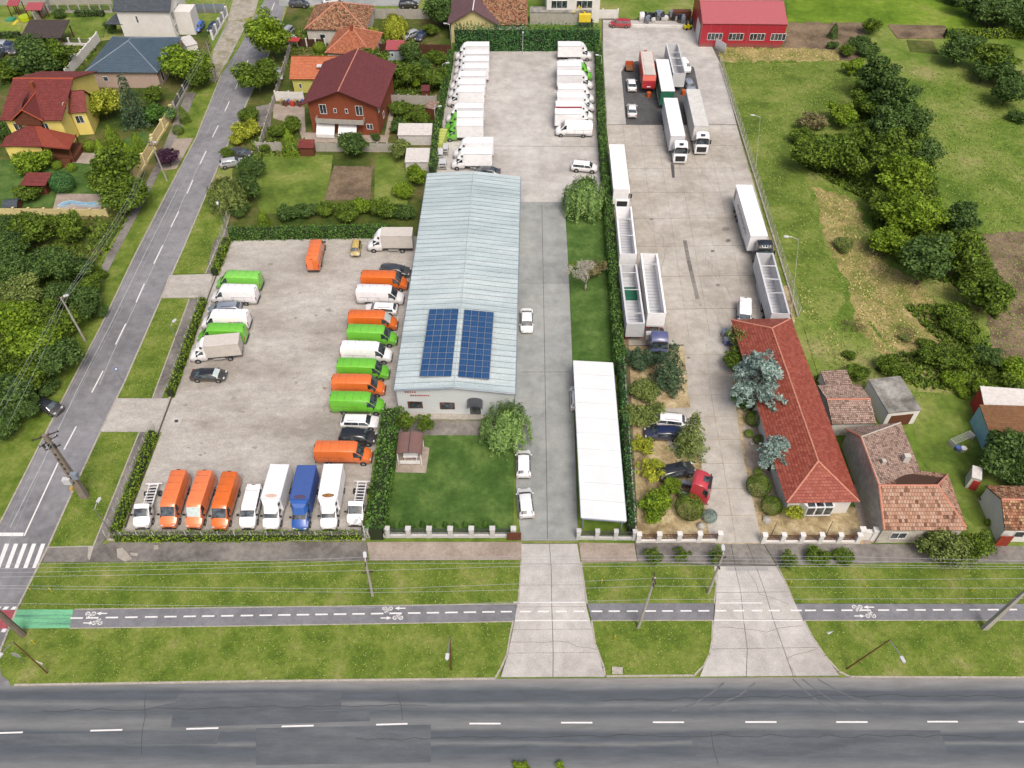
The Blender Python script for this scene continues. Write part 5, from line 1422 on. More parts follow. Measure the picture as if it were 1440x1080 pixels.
def solar(corners, cols, rows, label):
    z = 5.75
    q = [at(*p, z) for p in corners]      # far-left, far-right, near-right, near-left
    root = empty('solar_array', q[3], 0, label, 'solar panels', 'solar arrays on the hall roof')
    def bl(u, v): return q[3].lerp(q[2], u).lerp(q[0].lerp(q[1], u), v) - q[3]
    me = None
    for i in range(cols):
        for j in range(rows):
            p = [bl((i + a) / cols, (j + b) / rows) for a, b in ((.035, .055), (.965, .055), (.965, .945), (.035, .945))]
            c = sum(p, Vector()) / 4
            if me is None:
                m = MB(); m.prism([tuple((k - c)[:2]) for k in p], 0, .05); w = (p[1] - p[0]).length; h = (p[3] - p[0]).length
                me = m.mesh('solar_panel', M['solar'])
                f = MB()
                for t in range(1, 3): f.box(((t / 3 - .5) * w * .98, 0, .052), (.02, h * .98, .004))
                for t in range(1, 4): f.box((0, (t / 4 - .5) * h * .98, .052), (w * .98, .02, .004))
                fm = f.mesh('cell_lines', plain('cell_line_blue', P(60, 110, 160), .4))
            s = obj('solar_panel', me, root, c + Vector((0, 0, .06)))
            obj('cell_lines', fm, s)
    m = MB()
    for j in range(rows + 1): 
        a, b = bl(0, j / rows), bl(1, j / rows); m.box(((a.x + b.x) / 2, (a.y + b.y) / 2, .07), ((b - a).length, .08, .06), math.atan2(b.y - a.y, b.x - a.x))
    for i in range(cols + 1):
        a, b = bl(i / cols, 0), bl(i / cols, 1); m.box(((a.x + b.x) / 2, (a.y + b.y) / 2, .075), ((b - a).length, .06, .06), math.atan2(b.y - a.y, b.x - a.x))
    m.build('mounting_rails', M['rim'], root)
solar([(604, 435.5), (645, 435), (634.5, 530), (590, 530)], 4, 12, 'left block of blue solar panels on the pale hall roof')
solar([(653, 436), (694.5, 440), (688, 533.7), (644, 530.5)], 4, 12, 'right block of blue solar panels on the pale hall roof')

# ---- long canopy
def canopy():
    z = 3.0; q = [at(*p, z) for p in ((806, 507), (862, 510), (881, 733), (817, 728))]
    root = empty('car_canopy', (q[3].x, q[3].y, 0), 0, 'long white flat canopy on posts beside the right-hand lane', 'canopy')
    o = Vector((q[3].x, q[3].y, 0)); n = 10
    for i in range(n):
        a, b = i / n, (i + 1) / n
        p = [q[3].lerp(q[0], a), q[2].lerp(q[1], a), q[2].lerp(q[1], b - .0015), q[3].lerp(q[0], b - .0015)]
        m = MB(); m.prism([tuple((k - o)[:2]) for k in p], z - .06, z + .06); m.build('roof_sheet', M['canopy'], root)
    m = MB()
    for i in range(4):
        a, b = q[i] - o, q[(i + 1) % 4] - o; c = (a + b) / 2
        m.box((c.x, c.y, z - .16), ((b - a).length - .2, .12, .18), math.atan2(b.y - a.y, b.x - a.x))
    m.build('edge_beam', CARP['grey'], root)
    for t in (.02, .22, .42, .62, .82, .98):
        for e in ((q[3], q[0]), (q[2], q[1])):
            p = e[0].lerp(e[1], t) - o; p = p + ((q[2] - q[3]).normalized() * (.35 if e[0] is q[3] else -.35))
            MB().b2(p.x - .07, p.x + .07, p.y - .07, p.y + .07, .1, z - .07).build('post', CARP['grey'], root)
canopy()
# ---- garden shelter with barrel roof in the front lawn
def shelter():
    p = at(577, 655, 0.1)
    MBs = MB(); MBs.prism([tuple(k) for k in pts([(560, 617), (604, 630), (599, 665), (556, 664)], .14)], 0, .14)
    pv = MBs.build('paved_pad', M['pavers']); tag(pv, kind='structure')
    root = empty('barrel_shelter', p, 0, 'small shelter with brown barrel roof on a paved pad in the front lawn', 'shelter')
    W, D, z = 3.1, 3.2, 2.1
    for i in range(4):
        m = MB()
        for k in range(2):
            t0, t1 = (i * 2 + k) / 8 * math.pi, (i * 2 + k + 1) / 8 * math.pi
            a = (-W / 2 * math.cos(t0), z + .6 * math.sin(t0)); b = (-W / 2 * math.cos(t1), z + .6 * math.sin(t1))
            m.face([(a[0], 0, a[1]), (b[0], 0, b[1]), (b[0], D, b[1]), (a[0], D, a[1])]); m.face([(a[0], 0, a[1] - .08), (b[0], 0, b[1] - .08), (b[0], 0, b[1]), (a[0], 0, a[1])])
        m.build('roof_panel', M['t_dark'] if False else plain('brown_board_roof', P(128, 98, 92), .7, var=.1), root)
    m = MB(); m.b2(-.05, .05, -.02, D, z + .57, z + .64); m.build('roof_seam', CARP['darkgrey'], root)
    for x in (-W / 2 + .15, W / 2 - .15):
        for y in (.2, D - .2): MB().b2(x - .06, x + .06, y - .06, y + .06, 0, z + .1).build('post', M['frame'], root)
    MB().b2(-.9, .9, .7, 1.4, .7, .78).build('table_top', M['frame'], root)
    for x in (-.7, .7): MB().b2(x - .05, x + .05, .8, 1.3, 0, .7).build('table_leg', M['frame'], root)
    MB().b2(-W / 2 + .3, W / 2 - .3, .02, .12, .35, .9).build('railing', M['frame'], root)
shelter()

# ---- red warehouse, top right
wh = house('red_warehouse', 'bright red sheet warehouse with dull red roof and four white-framed windows', (988, 34), (1108, 35), 5.0, 7.0, M['redsheet'], M['redroof_sheet'], D=13.5, kind='gable_x', ov=.12, cat='warehouse', course=30, caps=True,
           wins=[(1.5 + i * 4.5, 1.6, 3.2, 1.5, 4) for i in range(4)])
W_ = wh['w']; q = MB(); q.b2(-.06 + .12, .1, 2.0, 6.5, 0.05, 3.8); q.build('sliding_door', M['frame'], wh)
for i in range(9): MB().b2(i * W_ / 9 - .04, i * W_ / 9 + .04, .06, .115, .05, 4.9).build('wall_seam', M['redroof_sheet'], wh)

# ---- long red hip-roofed building beside the truck yard
rl = house('red_roofed_building', 'long low building with red hipped tile roof and white bay window', (1106, 708), (1208, 706), 3.0, 5.2, M['plaster_white'], M['t_red'], back=(1048, 450), kind='hip', ov=.5, caps=M['ridge'], cat='building', course=.36)
bw = MB(); bw.prism([(1.9, .5), (2.4, -.45), (5.4, -.45), (5.9, .5)], 1.0, 2.75); bay = bw.build('bay_window', M['frame'], rl)
for i in range(3): MB().b2(2.5 + i, 3.3 + i, -.5, -.455, 1.35, 2.6).build('pane', M['glass'], bay)
for i in range(3): MB().b2(2.5 + i, 3.3 + i, -.35, .2, 2.752, 2.79).build('roof_light', M['glass'], bay)

# ---- old L-shaped tile-roofed house
slab('side_passage', [(1205, 640), (1230, 690), (1240, 760), (1215, 765), (1200, 700)], .09, M['pavers'])
def old_house():
    X0 = 41.1; root = empty('old_tiled_house', (X0, 49.2, 0), 0, 'old white house with patchy orange clay tiles and long blank side wall', 'house')
    o = Vector((X0, 49.2, 0))
    def g(px, py, z): return at(px, py, z) - o
    FR, BR = g(1358, 742, 3.0), g(1332, 668, 3.0)
    W = FR.x; H1 = 5.3
    r0, r1 = Vector((0, 4.3, H1)), Vector((g(1318, 684, H1).x, 4.3, H1)); nr = Vector((0, 11.3, H1))
    wa, wb = g(1294, 664, 3.0), g(1266, 595, 3.0); nl = Vector((-.3, 14.4, 3.0))
    rp = roof_part(root, 'roof', [[(-.1, -.05, 3.0), (W, -.05, 3.0), r1, r0], [FR, BR, r1], [BR, (2.5, 8.7, 3.0), r0, r1]], M['t_clay'], .42)
    rw = roof_part(root, 'roof', [[wa, wb, nr, r0 + Vector((0, .02, 0))], [wb, nl, nr]], M['t_oldclay'], .3)
    ridge_caps(rp, [(r0, r1), (r1, FR), (r1, BR)], M['ridge']); ridge_caps(rw, [(r0, nr), (nr, wb)], M['palewall'], .09)
    m = MB()
    m.face([(0, .2, 0), (0, .2, 3.0), (0, 4.3, H1), (0, 11.3, H1), (0, 14.2, 3.0), (0, 14.2, 0)])
    m.face([(0, .2, 0), (W - .3, .2, 0), (W - .3, .2, 3.0), (0, .2, 3.0)])
    m.face([(W - .3, .2, 0), (BR.x - .3, BR.y - .3, 0), (BR.x - .3, BR.y - .3, 3.0), (W - .3, .2, 3.0)])
    m.face([(BR.x - .3, BR.y - .3, 0), (wa.x - .2, wa.y, 0), (wa.x - .2, wa.y, 3.0), (BR.x - .3, BR.y - .3, 3.0)])
    m.face([(wa.x - .2, wa.y, 0), (wb.x - .2, wb.y - .2, 0), (wb.x - .2, wb.y - .2, 3.0), (wa.x - .2, wa.y, 3.0)])
    m.face([(wb.x - .2, wb.y - .2, 0), (0, 14.2, 0), (0, 14.2, 3.0), (wb.x - .2, wb.y - .2, 3.0)])
    m.build('wall', M['palewall'], root)
    m = MB()
    for p, q in (((0, 0, 3.0), r0), (r0, nr), (nr, nl)): m.tube([Vector(p) + Vector((-.05, 0, .1)), Vector(q) + Vector((-.05, 0, .1))], .13, 6)
    m.build('verge_trim', M['ridge'], root)
    for x in (1.2, 5.6): window(root, x, 1.0, 1.8, 1.2, .2, 'front', None, 2)
    MB().box((4.9, 9.0, 4.2), (.7, .6, 1.3)).build('chimney', M['plaster_old'], root)
    MB().box((1.6, 7.8, 5.0), (.45, .45, .9)).build('chimney', M['palewall'], root)
old_house()
# low tiled annex and garages behind
house('tiled_annex', 'low tiled annex between the red-roofed building and the grey-roofed garage', (1170, 597), (1232, 596), 2.4, 3.3, M['plaster_old'], M['t_oldclay'], D=6.5, kind='gable_x', ov=.15, caps=M['ridge'], cat='annex', course=.3)
gg = house('grey_roofed_garage', 'white garage with stained flat grey roof and brown door', (1249, 582), (1296, 577), 2.7, 2.75, M['plaster_white'], M['greyroof_concrete'], back=(1220, 534), kind='flat', ov=.08, cat='garage', course=30, caps=False)
MB().b2(.7, 3.6, -.0, .07, .1, 2.1).build('garage_door', M['wood'], gg)
sh1 = house('white_shed', 'small white shed with tiled corner tucked behind the annex', (1163, 548), (1200, 546), 2.2, 2.5, M['plaster_white'], M['t_oldclay'], D=3.0, kind='mono', ov=.1, cat='shed', course=.3, caps=False, wins=[(.6, .6, 1.0, 1.3)])
# shed row at the right edge
brn = house('rusty_roofed_barn', 'barn with rusty brown plank roof and light blue end boards at the right edge', (1393, 615), (1500, 618), 2.6, 3.2, M['bluesheet'], M['woodplank'], back=(1378, 574), kind='mono', ov=.08, cat='barn', course=.35, caps=False)
brd = house('red_boarded_shed', 'shed with red boarded side and white sheet roof at the right edge', (1384, 573), (1480, 580), 2.6, 3.3, M['redboard'], M['palesheet'], back=(1370, 548), kind='mono', ov=.08, cat='shed', course=.5, caps=False)
house('small_corner_house', 'small white house with clay tiles cut by the right edge of the picture', (1413, 746), (1500, 748), 2.6, 4.2, M['plaster_white'], M['t_mottled'], D=6, kind='gable_x', ov=.2, caps=M['ridge'], course=.34, wins=[(1.5, 1.0, 1.2, 1.2)])
outh = house('garden_outhouse', 'tiny white outhouse with a red door by the big garden trees', (1366, 672), (1380, 676), 2.1, 2.3, M['plaster_old'], M['palesheet'], D=1.8, kind='mono', ov=.05, cat='outhouse', course=2, caps=False)
MB().b2(.4, 1.2, -.0, .045, .05, 1.8).build('door', M['redboard'], outh)
gt = MB(); p, q = at(1397, 768, 0), at(1415, 768, 0); gt.b2(p.x, q.x, p.y - .05, p.y + .05, .1, 2.0); tag(gt.build('metal_gate', plain('rust_red_gate', P(150, 58, 36), .6)), 'rust-red sheet gate beside the small corner house', 'gate')

# ---- yellow house, left
yh = house('yellow_house', 'two-storey yellow house with dark red metal-tile roofs and covered porch', (0, 170), (87, 170), 5.4, 8.6, M['plaster_yellow'], M['t_maroon'], ridge=(44, 111), kind='gable_x', ov=.6, caps=plain('orange_ridge', P(190, 92, 60), .8), wins=[(1.6, 3.2, 1.6, 1.4, 2), (6.6, 3.2, 1.2, 1.4, 2)], sidewins=[(3.2, 5.6, .9, 1.3), (6.5, 2.9, 1.0, 1.5)])
Dy = yh['d']
def lp(root, px, py, z): return Matrix.Rotation(-root.rotation_euler.z, 4, 'Z') @ (at(px, py, z) - root.location)
# front dormer
dz = 5.6
a0, a1 = lp(yh, 17, 168, 5.5), lp(yh, 62, 168, 5.5)
dzr = 7.5; dyb = Dy / 2 * (dzr - 5.4) / 3.2; mx_ = (a0.x + a1.x) / 2
dA_, dB_, dC_, dE_ = Vector((a0.x, -.25, 5.42)), Vector((a1.x, -.25, 5.42)), Vector((mx_, -.25, dzr)), Vector((mx_, dyb + .2, dzr + .03))
dm = roof_part(yh, 'dormer_roof', [[Vector((a0.x, .15, 5.55)), dA_, dC_, dE_], [dB_, Vector((a1.x, .15, 5.55)), dE_, dC_]], M['t_maroon'], 30, .02, .14)
ridge_caps(dm, [(dC_, dE_), (dA_, dC_), (dB_, dC_)], bpy.data.materials['orange_ridge'], .08)
q = MB(); q.face([(a0.x + .5, .1, 5.4), (a1.x - .5, .1, 5.4), (mx_, .1, dzr - .3)]); q.build('dormer_gable', M['wood'], yh)
MB().b2(a0.x + .6, a1.x - .6, -.1, .35, 4.6, 5.7).build('dormer_front', M['wood'], yh)
house('', None, (95, 160), (122, 158), 4.6, 7.2, M['plaster_yellow'], M['t_maroon'], D=6.0, kind='gable_x', ov=.4, root=yh, wins=[(.8, 2.4, 1.4, 1.5, 2)])
# porch wing: hip roof sloping to the front
e = [lp(yh, *p, 2.9) for p in ((0, 207), (18, 206), (59, 207), (98, 211), (107, 191))]
apx = lp(yh, 46, 173, 4.6); bl_ = lp(yh, 8, 192, 3.9); br_ = lp(yh, 64, 181, 4.3)
roof_part(yh, 'porch_roof', [[e[1], e[2], apx], [e[0], e[1], apx, bl_]], M['t_maroon'], .36)
roof_part(yh, 'porch_roof', [[e[2], e[3], e[4], br_, apx]], plain('rust_red_sheet', P(140, 64, 46), .7), 30)
mb = MB(); mb.prism([(e[0].x + .5, e[0].y + .5), (e[2].x - .3, e[2].y + .5), (e[2].x - .3, .8), (e[0].x + .5, .8)], .1, 2.9); mb.build('porch_wall', M['plaster_yellow'], yh)
for k in range(2): window(yh, 3.4 + 2.6 * k - (0), 1.0, 1.2, 1.3, e[1].y + .5, 'front')
mb = MB(); mb.prism([(e[2].x - .3, e[2].y + .6), (e[3].x - .2, e[3].y + .6), (e[3].x - .2, .3), (e[2].x - .3, .3)], .0, .9); mb.build('terrace', M['wood'], yh)
for p in (e[2], e[3], e[4]): MB().b2(p.x - .4, p.x - .2, p.y + .3, p.y + .5, .8, 2.9).build('porch_post', M['wood'], yh)
for k in range(5): MB().b2(e[3].x - 2.4, e[3].x - .9, e[3].y + .6 - .35 * (k + 1), e[3].y + .6 - .35 * k, 0, .9 - .16 * (k + 1)).build('step', M['wood'], yh)
MB().box((4.2, Dy * .38, 8.3), (.7, .7, 1.6)).build('chimney', M['brownwall'], yh)
bal = MB(); W_ = yh['w']; bal.b2(W_ - .5, W_ + 1.3, .8, 3.0, 2.6, 3.5); bal.build('balcony', M['plaster_cream'], yh)

# ---- slate-roofed bungalow and white house behind
sb = house('slate_roofed_bungalow', 'single-storey house with blue-grey hipped roof and rose brick walls', (119, 102), (222, 103), 3.4, 6.4, M['plaster_rose'], M['t_slate'], back=(150, 52), kind='hip', ov=.5, caps=CARP['grey'], course=.45, wins=[(3.0, 1.4, 1.0, 1.0)], sidewins=[(2.0, .6, 1.1, 2.2)])
wh2 = house('white_gabled_house', 'white two-storey house with dark grey shingle roof and roof lights', (158, 16), (239, 17), 6.0, 9.5, M['plaster_white'], M['t_grey'], ridge=(200, -22), kind='gable_x', ov=.5, caps=True, wins=[(4.3, 3.4, .5, 1.5)], sidewins=[(1.2, 3.6, 1.2, 1.8, 2), (3.4, 3.6, .5, 1.8), (1.2, .8, 1.2, 1.8, 2), (5.2, 3.8, 1.2, 1.6, 2), (5.2, .6, 1.6, 2.2, 2)])
for k in range(4): MB().box((3.4 + k * 1.35, 2.75, 7.75), (1.0, 1.0, .08)).build('roof_light', M['lampglass'], wh2)
s_ = wh2['w']; mb = MB(); mb.b2(s_ - .4, s_ + 3.2, 2.5, 6.5, 0, 5.0); mb.build('side_tower', M['plaster_white'], wh2)
roof_part(wh2, 'porch_roof', [[(-3.0, .5, 2.9), (1.0, .5, 2.9), (.6, 4.0, 4.2), (-1, 4.0, 4.0)]], M['t_grey'], .4)
wr = house('white_roofed_carport', 'small white flat roof between the bungalow and the paved court', (262, 66), (278, 62), 2.6, 2.65, M['plaster_white'], M['palesheet'], D=5, kind='flat', ov=.1, cat='carport', course=30, caps=False)
pv_ = house('brown_pavilion', 'open garden pavilion with dark brown roof by the wall', (28, 54), (86, 54), 2.5, 3.6, M['t_dark'], M['t_dark'], D=6.5, kind='mono', ov=2.6, cat='pavilion', course=.4, caps=False)
for x in (.4, pv_['w'] - .4):
    for y in (.4, 6.0): MB().b2(x - .1, x + .1, y - .1, y + .1, 0, 2.6).build('post', M['wood'], pv_)
for (px, py, lb) in ((42, 15, 'play tower roof in dull red beside the lawn slide, right-hand one'), (16, 9, 'smaller dull red play roof at the far left')):
    ps = house('garden_arbour', 'open wooden arbour with dull red roof near the slide' if px == 42 else 'small red-roofed play tower left of the slide', (px - 7, py), (px + 16 if px == 42 else px + 9, py), 2.4, 3.1, M['wood'], M['redroof_sheet'], D=2.6, kind='mono', ov=1.2, cat='arbour', course=.5, caps=False)
    for x in (.15, ps['w'] - .15):
        for y in (.2, 2.4): MB().b2(x - .08, x + .08, y - .08, y + .08, 0, 2.5).build('post', M['wood'], ps)
sl = empty('garden_slide', at(22, 32, 0), 0, 'yellow and green garden slide on the bright play lawn', 'slide')
MB().b2(-.35, .35, -1.2, 1.2, .0, .12).build('slide_chute', plain('yellow_plastic', P(224, 206, 60), .4), sl)
MB().tube([(1.8, 1.4, .1), (1.8, 1.4, .9)], 1.3, 12).build('play_ring', plain('lime_plastic', P(180, 200, 30), .4), sl)
MB().b2(-2.5, -.8, .6, 2.4, .0, .3).build('play_box', plain('teal_plastic', P(60, 150, 110), .4), sl)

# ---- houses in the middle
bh = house('brown_house', 'tall rust-brown house with maroon gabled roof, balcony and white awnings', (424, 148), (534, 153), 6.0, 8.9, M['brownwall'], M['t_brownred'], back=(466, 88), kind='gable_y', ov=.9, caps=M['ridge'], course=.4,
           wins=[(2.9, 4.0, 1.3, 1.9, 2), (5.5, 4.3, .55, .9), (7.6, 4.3, .55, .9), (9.6, 4.0, 1.3, 1.9, 2), (11.2, 1.3, 1.2, 1.1, 2)], sidewins=[(2, 4.0, 1.0, 1.2), (5, 1.2, 1.0, 1.2)])
Wb = bh['w']
MB().b2(2.2, Wb - 3.3, -.35, .88, 2.85, 3.05).build('balcony_floor', M['castconcrete'], bh)
q = MB(); q.b2(2.2, Wb - 3.3, -.42, -.34, 2.85, 3.75); q.b2(2.2, 2.28, -.34, .88, 3.05, 3.75); q.b2(Wb - 3.38, Wb - 3.3, -.34, .88, 3.05, 3.75); q.build('balcony_parapet', M['castconcrete'], bh)
for x in (2.0, 6.1):
    q = MB(); q.face([(x, -.9, .9), (x + 3.4, -.9, .9), (x + 3.4, .86, 2.6), (x, .86, 2.6)]); q.face([(x, -.9, .85), (x + 3.4, -.9, .85), (x + 3.4, .86, 2.55), (x, .86, 2.55)][::-1])
    q.b2(x, x + 3.4, -.95, -.88, .2, .9); q.build('awning', M['frame'], bh)
slb = ridge_caps(bh, [], M['ridge']) if False else None
oh = house('orange_roofed_house', 'low yellow-green house with bright orange tile roof behind the brown house', (407, 112), (495, 112), 3.0, 5.4, M['lime'], M['t_orange'], ridge=(450, 80), kind='gable_x', ov=.4, caps=True, course=.36, wins=[(1.5, 1.0, .6, 1.0)])
MB().box((5.8, 2.2, 4.75), (.9, 1.0, .2)).build('roof_light', M['lampglass'], oh)
mh = house('mottled_roof_house', 'house with hipped roof of mottled old clay tiles at the top of the gardens', (428, 42), (515, 43), 3.2, 6.4, M['plaster_old'], M['t_mottled'], back=(438, 8), kind='hip', ov=.4, caps=M['ridge'], course=.36, wins=[(3, 1.0, 1.2, 1.2)])
rh_ = house('russet_roof_house', 'house with russet clay hipped roof and small chimney behind the orange roof', (457, 75), (524, 78), 3.0, 6.2, M['plaster_old'], M['t_clay2'], back=(468, 44), kind='hip', ov=.4, caps=M['ridge'], course=.34, wins=[(.9, 1.2, 1.8, 1.0, 2)])
MB().box((rh_['w'] * .5, rh_['d'] * .45, 6.4), (.6, .6, 1.2)).build('chimney', M['brownwall'], rh_)
MB().b2(-3.5, -.8, -3.0, -1.2, 2.0, 2.1).build('awning', M['redboard'], mh)
gr1 = house('purple_roof_house', 'house with purple-brown gabled roof behind the tall back hedge', (629, 36), (702, 37), 4.0, 7.2, M['plaster_cream'], M['t_purple'], D=14, kind='gable_y', ov=.7, caps=CARP['white'], course=.36)
gr2 = house('mottled_gabled_house', 'roof of mottled brown clay tiles right of the purple-brown gable', (676, 36), (742, 36), 3.8, 6.6, M['plaster_old'], M['t_mottled'], D=13, kind='gable_x', ov=.3, caps=M['ridge'], course=.36)
wt = house('white_office_building', 'white building with grey windows cut by the top edge of the picture', (768, -6), (846, -6), 6.0, 6.1, M['plaster_white'], M['palesheet'], D=12, kind='flat', ov=.2, cat='building', course=30, caps=False, wins=[(1.2, 3.2, 3.6, 1.7, 3), (6.8, 3.2, 3.6, 1.7, 3), (1.2, .8, 3.6, 1.6, 3), (6.8, .8, 3.6, 1.6, 3)])
# sheds of the middle gardens
house('blue_grey_hut', 'pale blue-grey garden hut with dull red roof', (542, 71), (567, 71), 2.3, 2.9, plain('pale_blue_wall', P(176, 186, 196), .8), M['redroof_sheet'], D=3.4, kind='mono', ov=.2, cat='hut', course=.6, caps=False, wins=[(1.0, .9, .6, .8)])
gh = house('glass_conservatory', 'small white-roofed glazed conservatory beside the brown house', (541, 104), (561, 104), 2.3, 2.8, M['glass'], M['frame'], D=2.8, kind='mono', ov=.08, cat='conservatory', course=30, caps=False)
for k in range(5): MB().b2(.1 + k * .75, .18 + k * .75, 0, .07, 0, 2.3).build('glazing_bar', M['frame'], gh)
house('corrugated_shed', 'long low shed with rust-streaked white corrugated roof', (559, 191), (607, 191), 2.0, 2.6, M['palesheet'], M['palesheet'], D=3.2, kind='mono', ov=.1, cat='shed', course=.5, caps=False)
house('patched_white_shed', 'shed with patched white sheet roof beside the side hedge', (569, 229), (603, 229), 2.0, 2.3, M['palesheet'], M['palesheet'], D=4.2, kind='mono', ov=.1, cat='shed', course=.9, caps=False)
house('small_pent_shed', 'little shed with pink-grey pent roof at the side hedge', (597, 152), (612, 155), 2.2, 2.7, M['wood'], M['t_oldclay'], D=2.2, kind='mono', ov=.1, cat='shed', course=.4, caps=False)
ds = house('wooden_well_house', 'little brown-roofed wooden shelter against the grey garden wall', (419, 209), (441, 209), 1.7, 2.3, M['wood'], M['t_maroon'], D=2.0, kind='mono', ov=.15, cat='shelter', course=.4, caps=False)
house('brown_lean_to', 'small red-brown cabin roof among the garden trees', (592, 129), (604, 129), 1.8, 2.1, M['wood'], M['t_brownred'], D=2, kind='mono', ov=.1, cat='cabin', course=.4, caps=False)
gz = house('pergola_shelter', 'square shelter with weathered maroon shingle roof in the yellow house garden', (28, 262), (64, 262), 2.1, 2.5, M['wood'], M['t_maroon'], D=3.4, kind='mono', ov=.6, cat='shelter', course=.9, caps=False)
dk = house('dog_kennel', 'small grey-roofed kennel at the left edge of the yellow house garden', (3, 293), (24, 292), 1.0, 1.6, M['wood'], M['t_grey'], D=2.4, kind='gable_x', ov=.1, cat='kennel', course=.4, caps=False)
pl = empty('curved_pool', at(112, 289, .08), 0, 'curved pale blue pool basin beside the yellow garden wall', 'pool')
q = MB(); arc = [(-3.4, -.6), (-2.8, .5), (-1.6, .9), (-.2, .55), (1.2, .3), (3.0, .5), (3.4, 0), (3.0, -.45), (1.2, -.4), (.3, -.3), (-.4, -.1), (-1.6, .2), (-2.4, -.6)]
q.prism(arc, 0, .45); q.build('basin', plain('pool_shell', P(184, 206, 222), .3, var=.06), pl)
q = MB(); cx = [(x * .9, y * .8) for x, y in arc]; q.prism(cx, .45, .46); q.build('pool_water', plain('pool_water', P(140, 180, 204), .1), pl)
dz = empty('container_skip', at(620, 205, 0), R_(-8), 'yellow-green slatted container in the depot corner by the hedge', 'container')
MB().b2(-.9, .9, -2.6, 2.6, .1, 2.0).build('container_body', plain('yellow_green_paint', P(196, 206, 110), .5), dz)
for k in range(5): MB().b2(-.95, .95, -2.4 + k, -2.3 + k, 1.9, 2.06).build('roof_rib', plain('dull_green', P(150, 170, 90), .5), dz)
for i, (x, y, w, d, lb) in enumerate(((618, 222, 1.4, 2.2, 'grey metal frame rack below the yellow-green container'), (627, 215, .9, 2.0, 'narrow grey rack right of the yellow-green container'), (623, 236, 1.2, 1.6, 'grey crate stack beside the back edge of the hall'))):
    r_ = empty('metal_rack', at(x, y, .1), 0, lb, 'rack')
    for sx in (-1, 1):
        for sy in (-1, 1): MB().box((sx * w / 2, sy * d / 2, .7), (.1, .1, 1.4)).build('post', CARP['palegrey'], r_)
    for z in (.3, .8, 1.35): MB().box((0, 0, z), (w, d, .08)).build('shelf', CARP['palegrey'], r_)

# ================================================================ FENCES AND WALLS
def pole_panel_fence(name, label, a, b, n, h, panel, pillar, pw=.28, cat='fence', base=None, bars=False, z=0.05, pillar_h=None, thick=.07):
    A, B = at(*a, z), at(*b, z); d = B - A; L = d.length; ang = math.atan2(d.y, d.x)
    root = empty(name, A, ang, label, cat)
    s = L / n; ph = pillar_h or h + .12
    pm = MB().b2(-pw / 2, pw / 2, -pw / 2, pw / 2, 0, ph).b2(-pw / 2 - .04, pw / 2 + .04, -pw / 2 - .04, pw / 2 + .04, ph, ph + .06).mesh('pillar', pillar)
    if bars:
        q = MB(); x = pw / 2 + .08
        while x < s - pw / 2 - .05: q.b2(x - .025, x + .025, -.02, .02, (base or 0) + .08, h); x += .16
        q.b2(pw / 2, s - pw / 2, -.03, .03, (base or 0) + .12, (base or 0) + .18); q.b2(pw / 2, s - pw / 2, -.03, .03, h - .12, h - .06)
        qm = q.mesh('railing_panel', panel)
    else:
        q = MB(); k = 4; b0 = base or 0
        for i in range(k): q.b2(pw / 2, s - pw / 2, -thick / 2 - .01 * (i % 2), thick / 2 + .01 * (i % 2), b0 + (h - b0) * i / k + .01, b0 + (h - b0) * (i + 1) / k)
        qm = q.mesh('fence_panel', panel)
    for i in range(n + 1):
        obj('pillar', pm, root, (i * s, 0, 0))
        if i < n: obj('railing_panel' if bars else 'fence_panel', qm, root, (i * s, 0, 0))
    if base: MB().b2(0, L, -pw * .42, pw * .42, 0, base).build('base_wall', pillar, root)
    return root
WP = M['plaster_white']
pole_panel_fence('front_fence', 'pale pillar and railing fence in front of the mown front lawn', (517, 754), (722, 754), 7, 1.5, CARP['darkgrey'], plain('pale_grey_pillar', P(206, 206, 204), .8), .55, 'fence', .45, True, .1)
pole_panel_fence('front_fence', 'short pillar and railing fence right of the depot gate opening', (813, 757), (891, 758), 3, 1.5, CARP['darkgrey'], plain('light_grey_pillar', P(200, 202, 200), .8), .45, 'fence', .45, True, .1)
pole_panel_fence('front_fence', 'white pillars with slanted brown railings left of the right-hand driveway', (897, 761), (1010, 760), 4, 1.4, M['wood'], WP, .5, 'fence', .35, True, .1)
pole_panel_fence('front_fence', 'white pillars with brown railings in front of the yellow gravel garden', (1072, 762), (1204, 762), 5, 1.4, M['wood'], WP, .5, 'fence', .35, True, .1)
pole_panel_fence('boundary_wall', 'white low boundary wall between the depot hedge and the garden of the truck yard', (893, 757), (876, 512), 16, 1.0, plain('white_low_wall', P(206, 204, 198), .85, var=.15), WP, .2, 'wall', None, False, .05, 1.15, .16)
gb = MB(); p = at(772, 752, .1); gb.b2(-.15, .15, -.15, .15, 0, .2)
sgate = empty('sliding_gate', at(734, 759.5, .1), 0, 'low white sliding gate rail across the depot entrance', 'gate'); Lg = (at(812, 759.5, .1) - at(734, 759.5, .1)).length
MB().b2(0, Lg, -.04, .04, 0, .08).build('rail', CARP['palegrey'], sgate)
MB().b2(-1.7, -.1, -.05, .05, .1, 1.5).build('gate_leaf', M['wood'], sgate)
